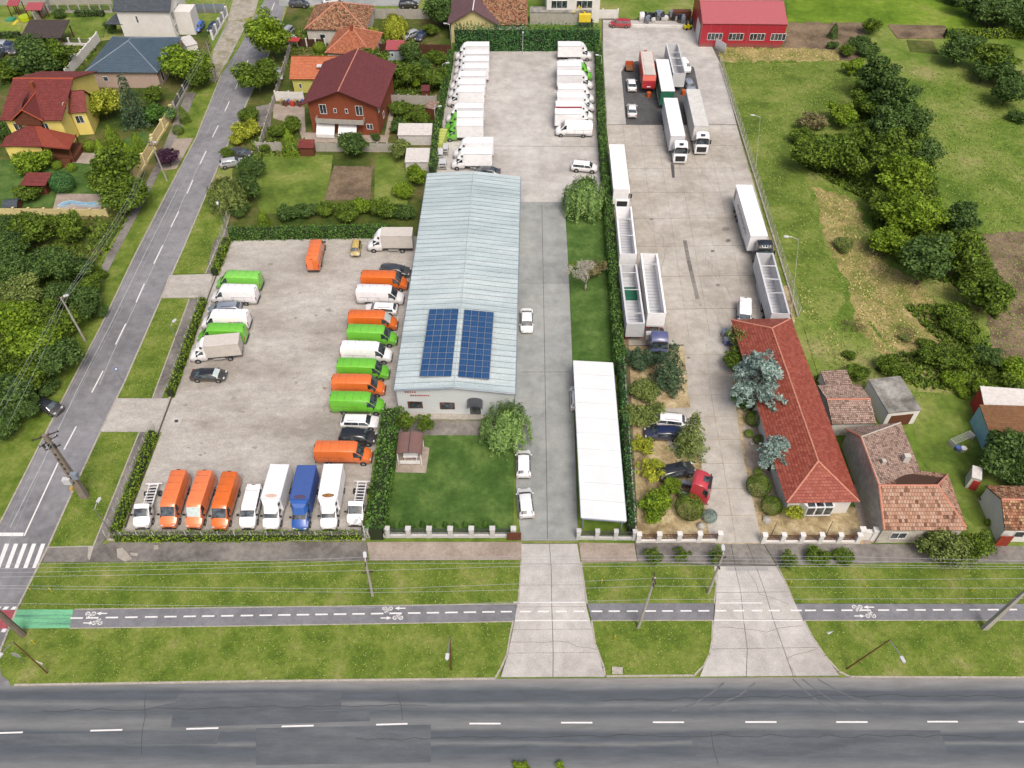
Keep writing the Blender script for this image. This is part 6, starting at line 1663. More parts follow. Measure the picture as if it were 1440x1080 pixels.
# tall chain-link fences round the left lot
def mesh_fence(label, a, b, n, h=1.7, z=.08):
    A, B = at(*a, z), at(*b, z); d = B - A; L = d.length; ang = math.atan2(d.y, d.x)
    root = empty('wire_fence', A, ang, label, 'fence')
    pm = MB().tube([(0, 0, 0), (0, 0, h)], .04, 6).mesh('post', CARP['palegrey'])
    for i in range(n + 1): obj('post', pm, root, (i * L / n, 0, 0))
    q = MB()
    for k in range(7): q.b2(0, L, -.008, .008, .1 + k * (h - .15) / 6, .12 + k * (h - .15) / 6)
    x = 0
    while x < L: q.b2(x, x + .015, -.008, .008, .1, h - .03); x += .4
    q.build('wire_mesh', M['castconcrete'], root)
    MB().b2(0, L, -.12, .12, -.05, .14).build('concrete_base', M['kerb'], root)
mesh_fence('wire fence along the roadside edge of the left car park', (152, 759.5), (514, 759), 16)
mesh_fence('wire fence on the side street beside the upper hedge', (324, 300), (300, 382), 8)
mesh_fence('wire fence on the side street beside the middle hedge', (286, 421), (240, 553), 10)
mesh_fence('wire fence along the street beside the lower hedge', (217, 602), (152, 757), 11)
mesh_fence('long wire fence between the truck yard and the mown field', (1012, 90), (1122, 446), 40, 1.9)
mesh_fence('wire fence at the right side of the depot hedge beside the truck yard', (846, 70), (853, 178), 10, 1.8)
# prefabricated grey walls
CW = M['castconcrete']
pole_panel_fence('garden_wall', 'grey concrete panel wall in front of the brown house', (362, 212), (560, 214), 14, 1.7, CW, CW, .22, 'wall')
pole_panel_fence('garden_wall', 'grey concrete panel wall right of the brown house', (549, 146), (614, 148), 5, 1.9, CW, CW, .22, 'wall')
pole_panel_fence('garden_wall', 'low grey wall along the street beside the brown house garden', (365, 214), (412, 60), 18, 1.4, CW, CW, .25, 'wall')
pole_panel_fence('yard_wall', 'pale concrete wall in front of the top parking lot', (512, 26), (612, 27), 6, 2.2, CW, CW, .25, 'wall')
pole_panel_fence('board_fence', 'dark brown board fence behind the garden hut', (530, 74), (634, 76), 8, 2.0, plain('dark_brown_boards', P(84, 52, 36), .8), M['wood'], .12, 'fence')
pole_panel_fence('board_fence', 'dark brown board fence with white posts in front of the mottled roof', (419, 66), (458, 66), 3, 1.7, plain('very_dark_boards', P(72, 44, 34), .8), WP, .25, 'fence')
pole_panel_fence('house_wall', 'white wall left of the brown house', (389, 142), (428, 143), 2, 2.0, WP, WP, .2, 'wall')
pole_panel_fence('yellow_wall', 'low yellow garden wall behind the curved pool', (-20, 302), (152, 304), 8, 1.3, M['plaster_cream'], M['plaster_cream'], .3, 'wall')
pole_panel_fence('yellow_street_wall', 'cream street wall with arched panels beside the power pole', (191, 255), (218, 210), 2, 2.1, plain('cream_arch_panel', P(232, 208, 142), .8), M['plaster_cream'], .5, 'wall', .4)
pole_panel_fence('yellow_street_wall', 'cream street wall with arched panels above the dark gate', (218, 205), (244, 163), 2, 2.1, plain('cream_arched_panel', P(236, 212, 148), .8), M['plaster_cream'], .5, 'wall', .4)
pole_panel_fence('street_fence', 'dark green mesh fence on a wall beside the slate-roofed house', (247, 156), (284, 88), 6, 1.7, CARP['darkgrey'], CW, .3, 'fence', .5, True)
pole_panel_fence('street_fence', 'white pillar fence with dark panels beside the paved court', (300, 56), (320, 22), 4, 1.9, CARP['grey'], WP, .45, 'fence', .4)
pole_panel_fence('garden_wall', 'grey wall with pillars and railings behind the slate-roofed house', (38, 62), (130, 64), 6, 1.4, CARP['darkgrey'], WP, .3, 'fence', .5, True)
pole_panel_fence('garden_wall', 'grey wall with pillars at the far end of the back lawn', (70, 18), (158, 18), 6, 1.6, CARP['darkgrey'], CW, .3, 'fence', .5, True)
pole_panel_fence('back_wall', 'long pale concrete wall across the far gardens', (-60, 8), (158, 6), 10, 2.2, CW, CW, .25, 'wall')
pole_panel_fence('party_wall', 'white boundary wall slanting beside the slate-roofed house', (96, 110), (140, 58), 6, 1.9, WP, WP, .3, 'wall', None, False, .05, 2.0, .25)
pole_panel_fence('party_wall', 'short grey wall between the play lawn and the back lawn', (52, 32), (72, 12), 3, 2.2, CW, CW, .25, 'wall')
pole_panel_fence('court_fence', 'glass-panelled canopy fence behind the blue hatchback', (274, 18), (318, 18), 3, 2.0, CARP['grey'], CW, .2, 'fence')
mbx = house('long_grey_shed', 'long low grey building behind the back hedge, beside the yellow excavator', (745, 18), (832, 19), 2.6, 2.9, CW, M['greyroof_concrete'], D=2.5, kind='mono', ov=.05, cat='outbuilding', course=30, caps=False)
pole_panel_fence('yard_kerb_wall', 'low white kerb wall in front of the scrap heap', (889, 38), (966, 39), 4, .55, WP, WP, .3, 'wall', None, False, .05, .6, .5)
pole_panel_fence('white_wall', 'white wall behind the red people carrier', (826, 26), (868, 26), 2, 2.0, WP, WP, .3, 'wall')
pole_panel_fence('entrance_wall', 'white stepped wall and paved strip right of the long red-roofed building', (1207, 757), (1244, 758), 2, 1.6, WP, WP, .6, 'wall', None, False, .1, 1.9, .4)
cr = empty('warehouse_gate', at(1005, 68, .1), R_(-60), 'open grey gate leaf leaning at the red warehouse corner', 'gate')
MB().b2(0, 3.2, -.05, .05, .1, 2.2).build('gate_leaf', CARP['palegrey'], cr)
# scrap heap by the warehouse
random.seed(11)
sc = ['white box-like part in the scrap heap', 'dark block-like part in the scrap heap', 'grey metal part in the scrap heap', 'black machine part in the scrap heap']
OW = ['first', 'second', 'third', 'fourth', 'fifth', 'sixth', 'seventh', 'eighth', 'ninth', 'tenth', 'eleventh', 'twelfth', 'thirteenth', 'fourteenth', 'fifteenth', 'sixteenth', 'seventeenth', 'eighteenth', 'nineteenth', 'twentieth', 'twenty-first', 'twenty-second', 'twenty-third', 'twenty-fourth']
for i in range(16):
    x = 902 + i * 4.1; k = i % 4
    q = MB(); w, d, h = random.uniform(.7, 1.5), random.uniform(.8, 1.6), random.uniform(.7, 1.7)
    q.box((0, 0, h / 2), (w, d, h), random.uniform(-.4, .4)); q.box((.1, 0, h + .1), (w * .6, d * .5, .2), random.uniform(-.5, .5)); q.tube([(-w / 2, -d / 2, .2), (w / 2, -d / 2 - .1, h * .8)], .09, 6)
    q.b2(-w * .4, w * .4, -d / 2 - .06, -d / 2, h * .3, h * .8)
    o = q.build('scrap_part', (CARP['white'], CARP['black'], CARP['grey'], M['blackplastic'])[k]); p = at(x, 29 + random.uniform(-5, 3), .1); o.location = p
    tag(o, sc[k] + f', {OW[i]} from the left', 'scrap', 'scrap machine parts heaped beside the red warehouse')
q = MB(); q.box((0, 0, .9), (4.2, 1.6, 1.8)); q.box((0, -.8, 1.3), (4.3, .1, 1.2)); o = q.build('brown_container', M['wood']); o.location = at(957, 26, .1); tag(o, 'brown metal bin behind the scrap heap, nearest the warehouse', 'bin')
fl = empty('forklift', at(967, 41, .1), R_(20), 'small yellow forklift with dark mast at the red warehouse corner', 'forklift')
MB().b2(-.9, .7, -.5, .5, .3, 1.0).build('body', plain('yellow_machine', P(228, 214, 24), .4), fl)
for sx in (-.55, .45):
    for sy in (-.55, .35): MB().tube([(sx, sy, .3), (sx, sy + .2, .3)], .3, 10).build('wheel', M['tyre'], fl)
MB().b2(.7, .85, -.4, .4, .1, 2.2).build('mast', CARP['navy'], fl)
for sx in (-.6, .3): MB().b2(sx, sx + .08, -.45, .45, 1.0, 2.0).build('cab_frame', M['blackplastic'], fl)
ex = empty('yellow_excavator', at(822, 35, .1), 0, 'yellow digger arm and cab rising behind the corner of the back hedge', 'excavator')
MB().b2(-1.4, 1.2, -1, 1, 1.0, 2.6).build('cab', plain('digger_yellow', P(240, 214, 70), .4), ex)
for s in (-1, 1): MB().b2(-1.8, 1.8, s * 1.0 - .3, s * 1.0 + .3, 0, .9).build('track', M['blackplastic'], ex)
q = MB(); q.tube([(.5, 0, 2), (-1.5, -.2, 4.2), (-2.6, -.2, 2.8)], [.3, .25, .15], 8); q.build('arm', plain('digger_yellow_arm', P(240, 214, 70), .4), ex)
# small yard objects
def trailer_cart():
    r_ = empty('orange_cart', at(885, 99, .1), R_(-90), 'small rusty orange two-wheeled cart at the top of the asphalt pad', 'cart')
    MB().b2(-1.1, 1.1, -.8, .8, .5, .6).build('floor', M['woodplank'], r_)
    for s in (-1, 1):
        MB().b2(-1.1, 1.1, s * .8 - .04, s * .8 + .04, .6, 1.1).build('side_board', plain('rusty_orange', P(170, 92, 52), .7), r_)
        MB().tube([(0, s * .85, .35), (0, s * 1.0, .35)], .35, 10).build('wheel', M['tyre'], r_)
    MB().b2(1.1, 2.4, -.05, .05, .5, .58).build('drawbar', M['chassis'], r_)
    MB().b2(-1.14, -1.06, -.8, .8, .6, 1.5).build('tail_board', plain('orange_board', P(198, 90, 50), .7), r_)
trailer_cart()
for (x, y, lb) in ((912, 136, 'orange barrel on the pad in front of the red trailer'), (961, 133, 'orange barrel beside the grey open trailer')):
    q = MB(); q.tube([(0, 0, 0), (0, 0, .3), (0, 0, .34), (0, 0, .95), (0, 0, 1.0)], [.45, .45, .49, .45, .3], 12); o = q.build('barrel', plain('orange_barrel', P(196, 96, 46), .5), smooth=40); o.location = at(x, y, .1); tag(o, lb, 'barrel')
for (x, y, c, lb) in ((1018, 473, 'grey', 'grey-blue wheeled bin at the corner of the red-roofed building'), (1021, 484, 'brightblue', 'blue wheeled bin with white lid beside the grey-blue bin')):
    r_ = empty('wheeled_bin', at(x, y, .1), R_(15), lb, 'bin')
    q = MB(); q.prism([(-.35, -.4), (.35, -.4), (.35, .4), (-.35, .4)], .15, 1.05); q.build('bin_body', CARP[c], r_)
    MB().b2(-.4, .4, -.46, .44, 1.05, 1.14).build('bin_lid', CARP['silver'] if c != 'grey' else CARP[c], r_)
    for s in (-.3, .3): MB().tube([(s - .05, .38, .13), (s + .05, .38, .13)], .13, 8).build('wheel', M['tyre'], r_)

# ================================================================ PLANTS
def leafquad(mb, p, n, s, asp=0.6, rnd=random):
    n = n.normalized() if n.length > 1e-6 else Vector((0, 0, 1))
    a = n.orthogonal().normalized(); t = rnd.uniform(0, 6.283)
    a = (a * math.cos(t) + n.cross(a) * math.sin(t)); b = n.cross(a)
    a *= s; b *= s * asp
    k = len(mb.v); mb.v += [tuple(p - a), tuple(p + b), tuple(p + a), tuple(p - b)]
    mb.f.append((k, k + 1, k + 2, k + 3)); mb.mi.append(0)

def rdir(r):
    z = r.uniform(-1, 1); t = r.uniform(0, 6.283); q = math.sqrt(1 - z * z)
    return Vector((q * math.cos(t), q * math.sin(t), z))

def crown_mesh(style, seed):
    """unit crown (radius about 1, centred on the origin)"""
    r = random.Random(seed); mb = MB()
    if style in ('round', 'loose', 'shrub', 'tall'):
        nb = dict(round=24, loose=17, shrub=20, tall=26)[style]
        ax = Vector((r.uniform(.8, 1.15), r.uniform(.8, 1.15), dict(round=.85, loose=.9, shrub=.7, tall=1.25)[style]))
        for i in range(nb):
            d = rdir(r); d.z = d.z * .75 + .18
            rad = r.uniform(.16, .4) if style != 'loose' else r.uniform(.12, .3)
            c = Vector((d.x * ax.x, d.y * ax.y, d.z * ax.z)) * (.92 - rad * .75) * r.uniform(.55, 1.12)
            ar = Vector((r.uniform(.75, 1.3), r.uniform(.75, 1.3), r.uniform(.6, 1.0)))
            for _ in range(int(250 * (rad / .3) ** 2) + 40):
                q = rdir(r)
                if q.z < -.6: continue
                k = rad * (1 - .55 * r.random() ** 2) * (1 + .45 * r.random() ** 5)
                p = c + Vector((q.x * ar.x, q.y * ar.y, q.z * ar.z)) * k
                leafquad(mb, p, q + rdir(r) * .95 + Vector((0, 0, .3)), r.uniform(.035, .085), .55, r)
        for _ in range(900 if style != 'loose' else 350):
            q = rdir(r); p = Vector((q.x * ax.x, q.y * ax.y, q.z * ax.z)) * r.uniform(.2, .66)
            leafquad(mb, p, q + rdir(r), r.uniform(.06, .1), .6, r)
    elif style == 'old':
        nb = dict(round=12, loose=10, shrub=11, tall=13)[style]
        blobs = []
        for i in range(nb):
            d = rdir(r); d.z = abs(d.z) * .9 - .25 if style != 'tall' else d.z * 1.5
            rad = r.uniform(.3, .5) if style != 'loose' else r.uniform(.22, .42)
            blobs.append((d * (.82 - rad * .6) * r.uniform(.7, 1.15), rad))
        if style != 'loose': blobs.append((Vector((0, 0, 0)), .62))
        n = dict(round=330, loose=240, shrub=300, tall=320)[style]
        for c, rad in blobs:
            sq = .75 if style == 'shrub' else .9
            for _ in range(int(n * (rad / .42) ** 2)):
                d = rdir(r)
                if d.z < -.55: continue
                k = rad * (1 - .5 * r.random() ** 2.2) * (1 + .22 * r.random() ** 3)
                p = c + Vector((d.x, d.y, d.z * sq)) * k
                leafquad(mb, p, d + rdir(r) * .8 + Vector((0, 0, .35)), r.uniform(.05, .1) * (1 if style != 'loose' else .95), .62, r)
    elif style == 'ball':
        for _ in range(3600):
            d = rdir(r)
            if d.z < -.7: continue
            leafquad(mb, d * r.uniform(.93, 1.0), d + rdir(r) * .55, r.uniform(.035, .06), .7, r)
    elif style == 'thuja':     # column, height about 3 radii
        for _ in range(3300):
            z = r.uniform(-1.4, 1.7); t = r.uniform(0, 6.283)
            w = (1 - ((z + 1.4) / 3.1) ** 1.9) * .95 + .03
            w *= 1 + .1 * math.sin(t * 5 + z * 3)
            k = w * (1 - .35 * r.random() ** 2)
            leafquad(mb, Vector((math.cos(t) * k, math.sin(t) * k, z)), Vector((math.cos(t), math.sin(t), .5)) + rdir(r) * .6, r.uniform(.05, .1), .55, r)
    elif style == 'conifer':   # layered drooping boughs, height about 3.4 radii
        for lay in range(13):
            f = lay / 13; z = -1.3 + 3.3 * f; R = (1 - f) ** .85 * 1.0 + .05; nb = max(4, int(11 * (1 - f * .6)))
            for b in range(nb):
                t = (b + r.random() * .7) / nb * 6.283; L = R * r.uniform(.72, 1.15)
                for k in range(int(34 * (.35 + R))):
                    q = r.random() ** .7; w = .17 * (1 - q) + .05
                    p = Vector((math.cos(t) * L * q, math.sin(t) * L * q, z - .28 * q * q + r.uniform(-.04, .04)))
                    s = Vector((-math.sin(t), math.cos(t), 0)) * r.uniform(-w, w) * (1 + R)
                    leafquad(mb, p + s, Vector((math.cos(t) * .4, math.sin(t) * .4, 1)) + rdir(r) * .7, r.uniform(.04, .085), .4, r)
    elif style == 'cedar':     # broad, tufted, spreading boughs
        for b in range(46):
            f = r.random(); z = -.7 + 1.5 * f; t = r.uniform(0, 6.283); L = (1.08 - .62 * f) * r.uniform(.7, 1.1)
            for k in range(95):
                q = r.random() ** .6; w = .2 * (1 - q) + .06
                p = Vector((math.cos(t) * L * q, math.sin(t) * L * q, z + .12 * q - .14 * q * q + r.uniform(-.06, .06)))
                s = Vector((-math.sin(t), math.cos(t), 0)) * r.uniform(-w, w)
                leafquad(mb, p + s, Vector((math.cos(t) * .3, math.sin(t) * .3, 1)) + rdir(r) * .8, r.uniform(.035, .08), .35, r)
    elif style == 'willow':
        for b in range(230):
            t = r.uniform(0, 6.283); L = r.uniform(.05, .95); z0 = .75 - .5 * L * L + r.uniform(-.1, .15); ln = r.uniform(.7, 1.5)
            for k in range(36):
                q = r.random()
                p = Vector((math.cos(t) * (L + .12 * q), math.sin(t) * (L + .12 * q), z0 - ln * q)) + rdir(r) * .06
                leafquad(mb, p, Vector((math.cos(t), math.sin(t), .6)) + rdir(r) * .6, r.uniform(.05, .09), .3, r)
    elif style == 'bare':
        def br(p, d, L, rad, lv):
            q = p + d * L; mb.tube([p, q], [rad, rad * .65], 5)
            if lv == 0: 
                for _ in range(5): leafquad(mb, q + rdir(r) * .08, rdir(r), .035, .5, r)
                return
            for _ in range(3 if lv > 1 else 4): br(q, (d + rdir(r) * .75 + Vector((0, 0, .12))).normalized(), L * r.uniform(.6, .82), rad * .6, lv - 1)
        br(Vector((0, 0, -1)), Vector((0, 0, 1)), .55, .06, 5)
    return mb
CROWN = {}
NVAR = dict(round=6, loose=3, shrub=4, ball=1, thuja=2, conifer=2, cedar=2, willow=2, bare=1, tall=2)
def crown(style, tint, seed):
    v = seed % NVAR[style]
    key = (style, v, tint)
    if key not in CROWN:
        base = (style, v)
        if base not in CROWN:
            CROWN[base] = crown_mesh(style, 100 + v * 17 + len(style)).mesh('crown', LEAF['green'])
        me = CROWN[base].copy(); me.name = 'crown'; me.materials.clear(); me.materials.append(LEAF[tint] if style != 'bare' else M['palebark'])
        CROWN[key] = me
    return CROWN[key]
TRUNK = {}
def trunk_mesh(style):
    if style not in TRUNK:
        r = random.Random(5); mb = MB()
        if style in ('conifer', 'thuja', 'cedar'): mb.tube([(0, 0, 0), (0, 0, .5), (0, 0, .95)], [.045, .035, .01], 7)
        else:
            mb.tube([(0, 0, 0), (.01, 0, .25), (.0, .01, .5), (.01, 0, .75)], [.045, .035, .028, .012], 7)
            for k in range(5):
                t = k * 1.256 + r.random(); z = r.uniform(.3, .48)
                mb.tube([(0, 0, z), (math.cos(t) * .12, math.sin(t) * .12, z + .14), (math.cos(t) * .22, math.sin(t) * .22, z + .3)], [.022, .014, .006], 5)
        TRUNK[style] = mb.mesh('trunk', M['bark'])
    return TRUNK[style]
DEF = dict(round=(.92, .95), loose=(.95, .95), shrub=(.6, .8), ball=(.75, .9), thuja=(1.35, 1.0), conifer=(1.35, 1.0), cedar=(1.7, 1.0), willow=(1.05, 1.0), bare=(1.0, 1.0), tall=(1.25, 1.0))
plant_no = 0
TNAME = dict(thuja='thuja', conifer='conifer', cedar='cedar', willow='willow_tree', ball='clipped_bush', shrub='bush', bare='bare_tree')
TCAT = dict(thuja='thuja', conifer='conifer', cedar='conifer', willow='willow', ball='bush', shrub='bush', bare='tree')
def plant(style, tint, px, py, rpx, label, group=None, zs=1.0, cz=None):
    """crown centre at pixel (px, py), crown radius rpx pixels"""
    global plant_no
    plant_no += 1
    zc = 2.0
    for _ in range(4):
        p = at(px, py, zc); dist = (p - Vector((0, 0, CAM_H))).length
        Rm = rpx * dist / FPX
        zc = Rm * DEF[style][0] * zs if cz is None else cz
    sh = DEF[style][1]
    rr = random.Random(plant_no)
    root = empty(TNAME.get(style, 'tree'), (p.x, p.y, 0.05), rr.uniform(0, 6.28), label, TCAT.get(style, 'tree'), group)
    c = obj('crown', crown(style, tint, plant_no), root, (0, 0, zc))
    k = dict(round=1.24, shrub=1.24, loose=1.2, tall=1.15, willow=1.08, cedar=1.15, conifer=1.12, thuja=1.05, ball=1.04, bare=1.0)[style]
    vs = {'thuja': zc / (Rm * 1.4) , 'conifer': zc / (Rm * 1.35)}.get(style, 1.0 * zs if style not in ('ball',) else .9)
    wv = .14 if style in ('round', 'shrub', 'loose', 'tall') else .04
    c.scale = (Rm * k * rr.uniform(1 - wv, 1 + wv), Rm * k * rr.uniform(1 - wv, 1 + wv), Rm * vs * (1.0 if style in ('round', 'shrub', 'loose') else 1))
    t = obj('trunk', trunk_mesh(style), root)
    Ht = zc * 1.6 if style in ('conifer', 'thuja') else max(zc * 1.25, .5)
    t.scale = (Ht * 1.1, Ht * 1.1, Ht)
    return root

def hedge(name, label, line, w, h, tint, dens=26, leaf=.13, zpx=None, spiky=False, z0=.08, jag=.12):
    """leafy hedge: its near top edge centre line given in pixels at height zpx"""
    zp = h * .5 if zpx is None else zpx
    P_ = [Vector(q) for q in pts(line, zp)]
    r = random.Random(len(label)); mb = MB(); core = MB()
    for i in range(len(P_) - 1):
        a, b = P_[i], P_[i + 1]; d = b - a; L = d.length; u = d / L; n = Vector((-u.y, u.x)); ang = math.atan2(u.y, u.x)
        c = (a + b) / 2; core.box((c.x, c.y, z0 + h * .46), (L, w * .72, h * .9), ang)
        area = L * (w + 2 * h); N = int(area * dens)
        for _ in range(N):
            s = r.uniform(0, L); t = r.random() * (w + 2 * h)
            if t < h: off, z, nn = -w / 2, t, -n
            elif t < h + w: off, z, nn = t - h - w / 2, h, Vector((0, 0))
            else: off, z, nn = w / 2, t - h - w, n
            bulge = jag * (math.sin(s * 1.7 + i) + math.sin(s * 3.9)) * .5
            top = 0
            if spiky:
                ph = (s % .8) / .8; top = (1 - abs(ph - .5) * 2) * .7
                if nn.length: off *= 1 + .25 * (1 - abs(ph - .5) * 2) - .1
                z = z * (h + top) / h if z > h * .4 else z
            q = a + u * s + n * (off * (1 + r.uniform(-.1, .14)) + bulge * (1 if off > 0 else -1))
            N3 = Vector((nn.x, nn.y, 1.0 if not nn.length else .35)) + rdir(r) * .7
            leafquad(mb, Vector((q.x, q.y, z0 + z + (top if not nn.length else 0) + r.uniform(-.1, .1))), N3, r.uniform(.6, 1.3) * leaf, .65, r)
    root = empty(name, (P_[0].x, P_[0].y, 0), 0, label, 'hedge')
    o = root.location
    for m in (mb, core): m.v = [(x - o[0], y - o[1], z) for x, y, z in m.v]
    mb.build('foliage', LEAF[tint], root)
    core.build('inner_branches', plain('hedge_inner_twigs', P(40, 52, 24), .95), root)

hedge('tall_hedge', 'very tall dense hedge along the back of the depot yard', [(640, 62), (842, 62)], 1.3, 4.6, 'teal', 24, .17, zpx=1.4, spiky=True)
hedge('long_hedge', 'tall hedge along the left side of the depot yard', [(634, 70), (618, 150), (607, 236)], 1.0, 2.6, 'hedge', 24, .15, zpx=2.4)
hedge('long_hedge', 'long tall hedge between the depot and the truck yard', [(842, 62), (847, 178), (856, 290), (866, 420), (872, 512)], 1.3, 2.4, 'hedge', 26, .15, zpx=2.2)
hedge('canopy_hedge', 'dark clipped hedge squeezed between the long canopy and the white wall', [(874, 514), (889, 742)], .9, 1.7, 'teal', 26, .13, zpx=1.5, spiky=True)
hedge('lawn_hedge', 'bright bushy hedge along the left edge of the front lawn', [(549, 574), (541, 640), (527, 745)], 2.0, 2.3, 'hedge', 28, .15, zpx=2.2)
hedge('lot_hedge', 'yellow-green hedge between the right-hand vans and the lawn hedge', [(541, 590), (531, 650), (517, 728), (512, 744)], .9, 1.2, 'bright', 30, .12, zpx=1.2)
hedge('roadside_hedge', 'low clipped hedge along the front of the left car park', [(160, 752), (330, 751), (508, 750)], .95, 1.0, 'bright', 32, .11, zpx=1.0)
hedge('street_hedge', 'clipped hedge from the lower street corner up to the lot entrance', [(213, 605), (158, 748)], 1.0, 1.2, 'bright', 32, .12, zpx=1.2)
hedge('street_hedge', 'clipped hedge between the two lot entrances beside the side street', [(284, 418), (237, 550)], 1.0, 1.2, 'bright', 32, .12, zpx=1.2)
hedge('street_hedge', 'short clipped hedge above the upper lot entrance', [(318, 334), (300, 380)], 1.1, 1.3, 'bright', 32, .12, zpx=1.2)
hedge('back_lot_hedge', 'dark leafy hedge along the back of the left car park', [(322, 327), (420, 325), (548, 323)], 1.4, 1.9, 'hedge', 30, .14, zpx=1.3)
hedge('vineyard_row', 'bright row of vines across the top right field', [(1330, 45), (1500, 46)], 1.2, 1.8, 'bright', 18, .17, zpx=1.2)
hedge('play_lawn_hedge', 'dark hedge below the bright play lawn', [(-20, 50), (28, 49)], 1.2, 1.2, 'dark', 20, .15)
hedge('back_lawn_hedge', 'row of low bushes along the end of the back lawn', [(106, 19), (146, 19)], 1.3, 1.1, 'dark', 18, .16)
for i, x in enumerate((551, 565, 580, 594, 608, 626, 640, 654, 668, 682, 696)):
    plant('thuja', 'hedge', x, 739 - (2 if i % 2 else 0), 4.2, f'small thuja behind the front lawn railings, {OW[i]} from the left', 'small thujas along the front lawn railings')

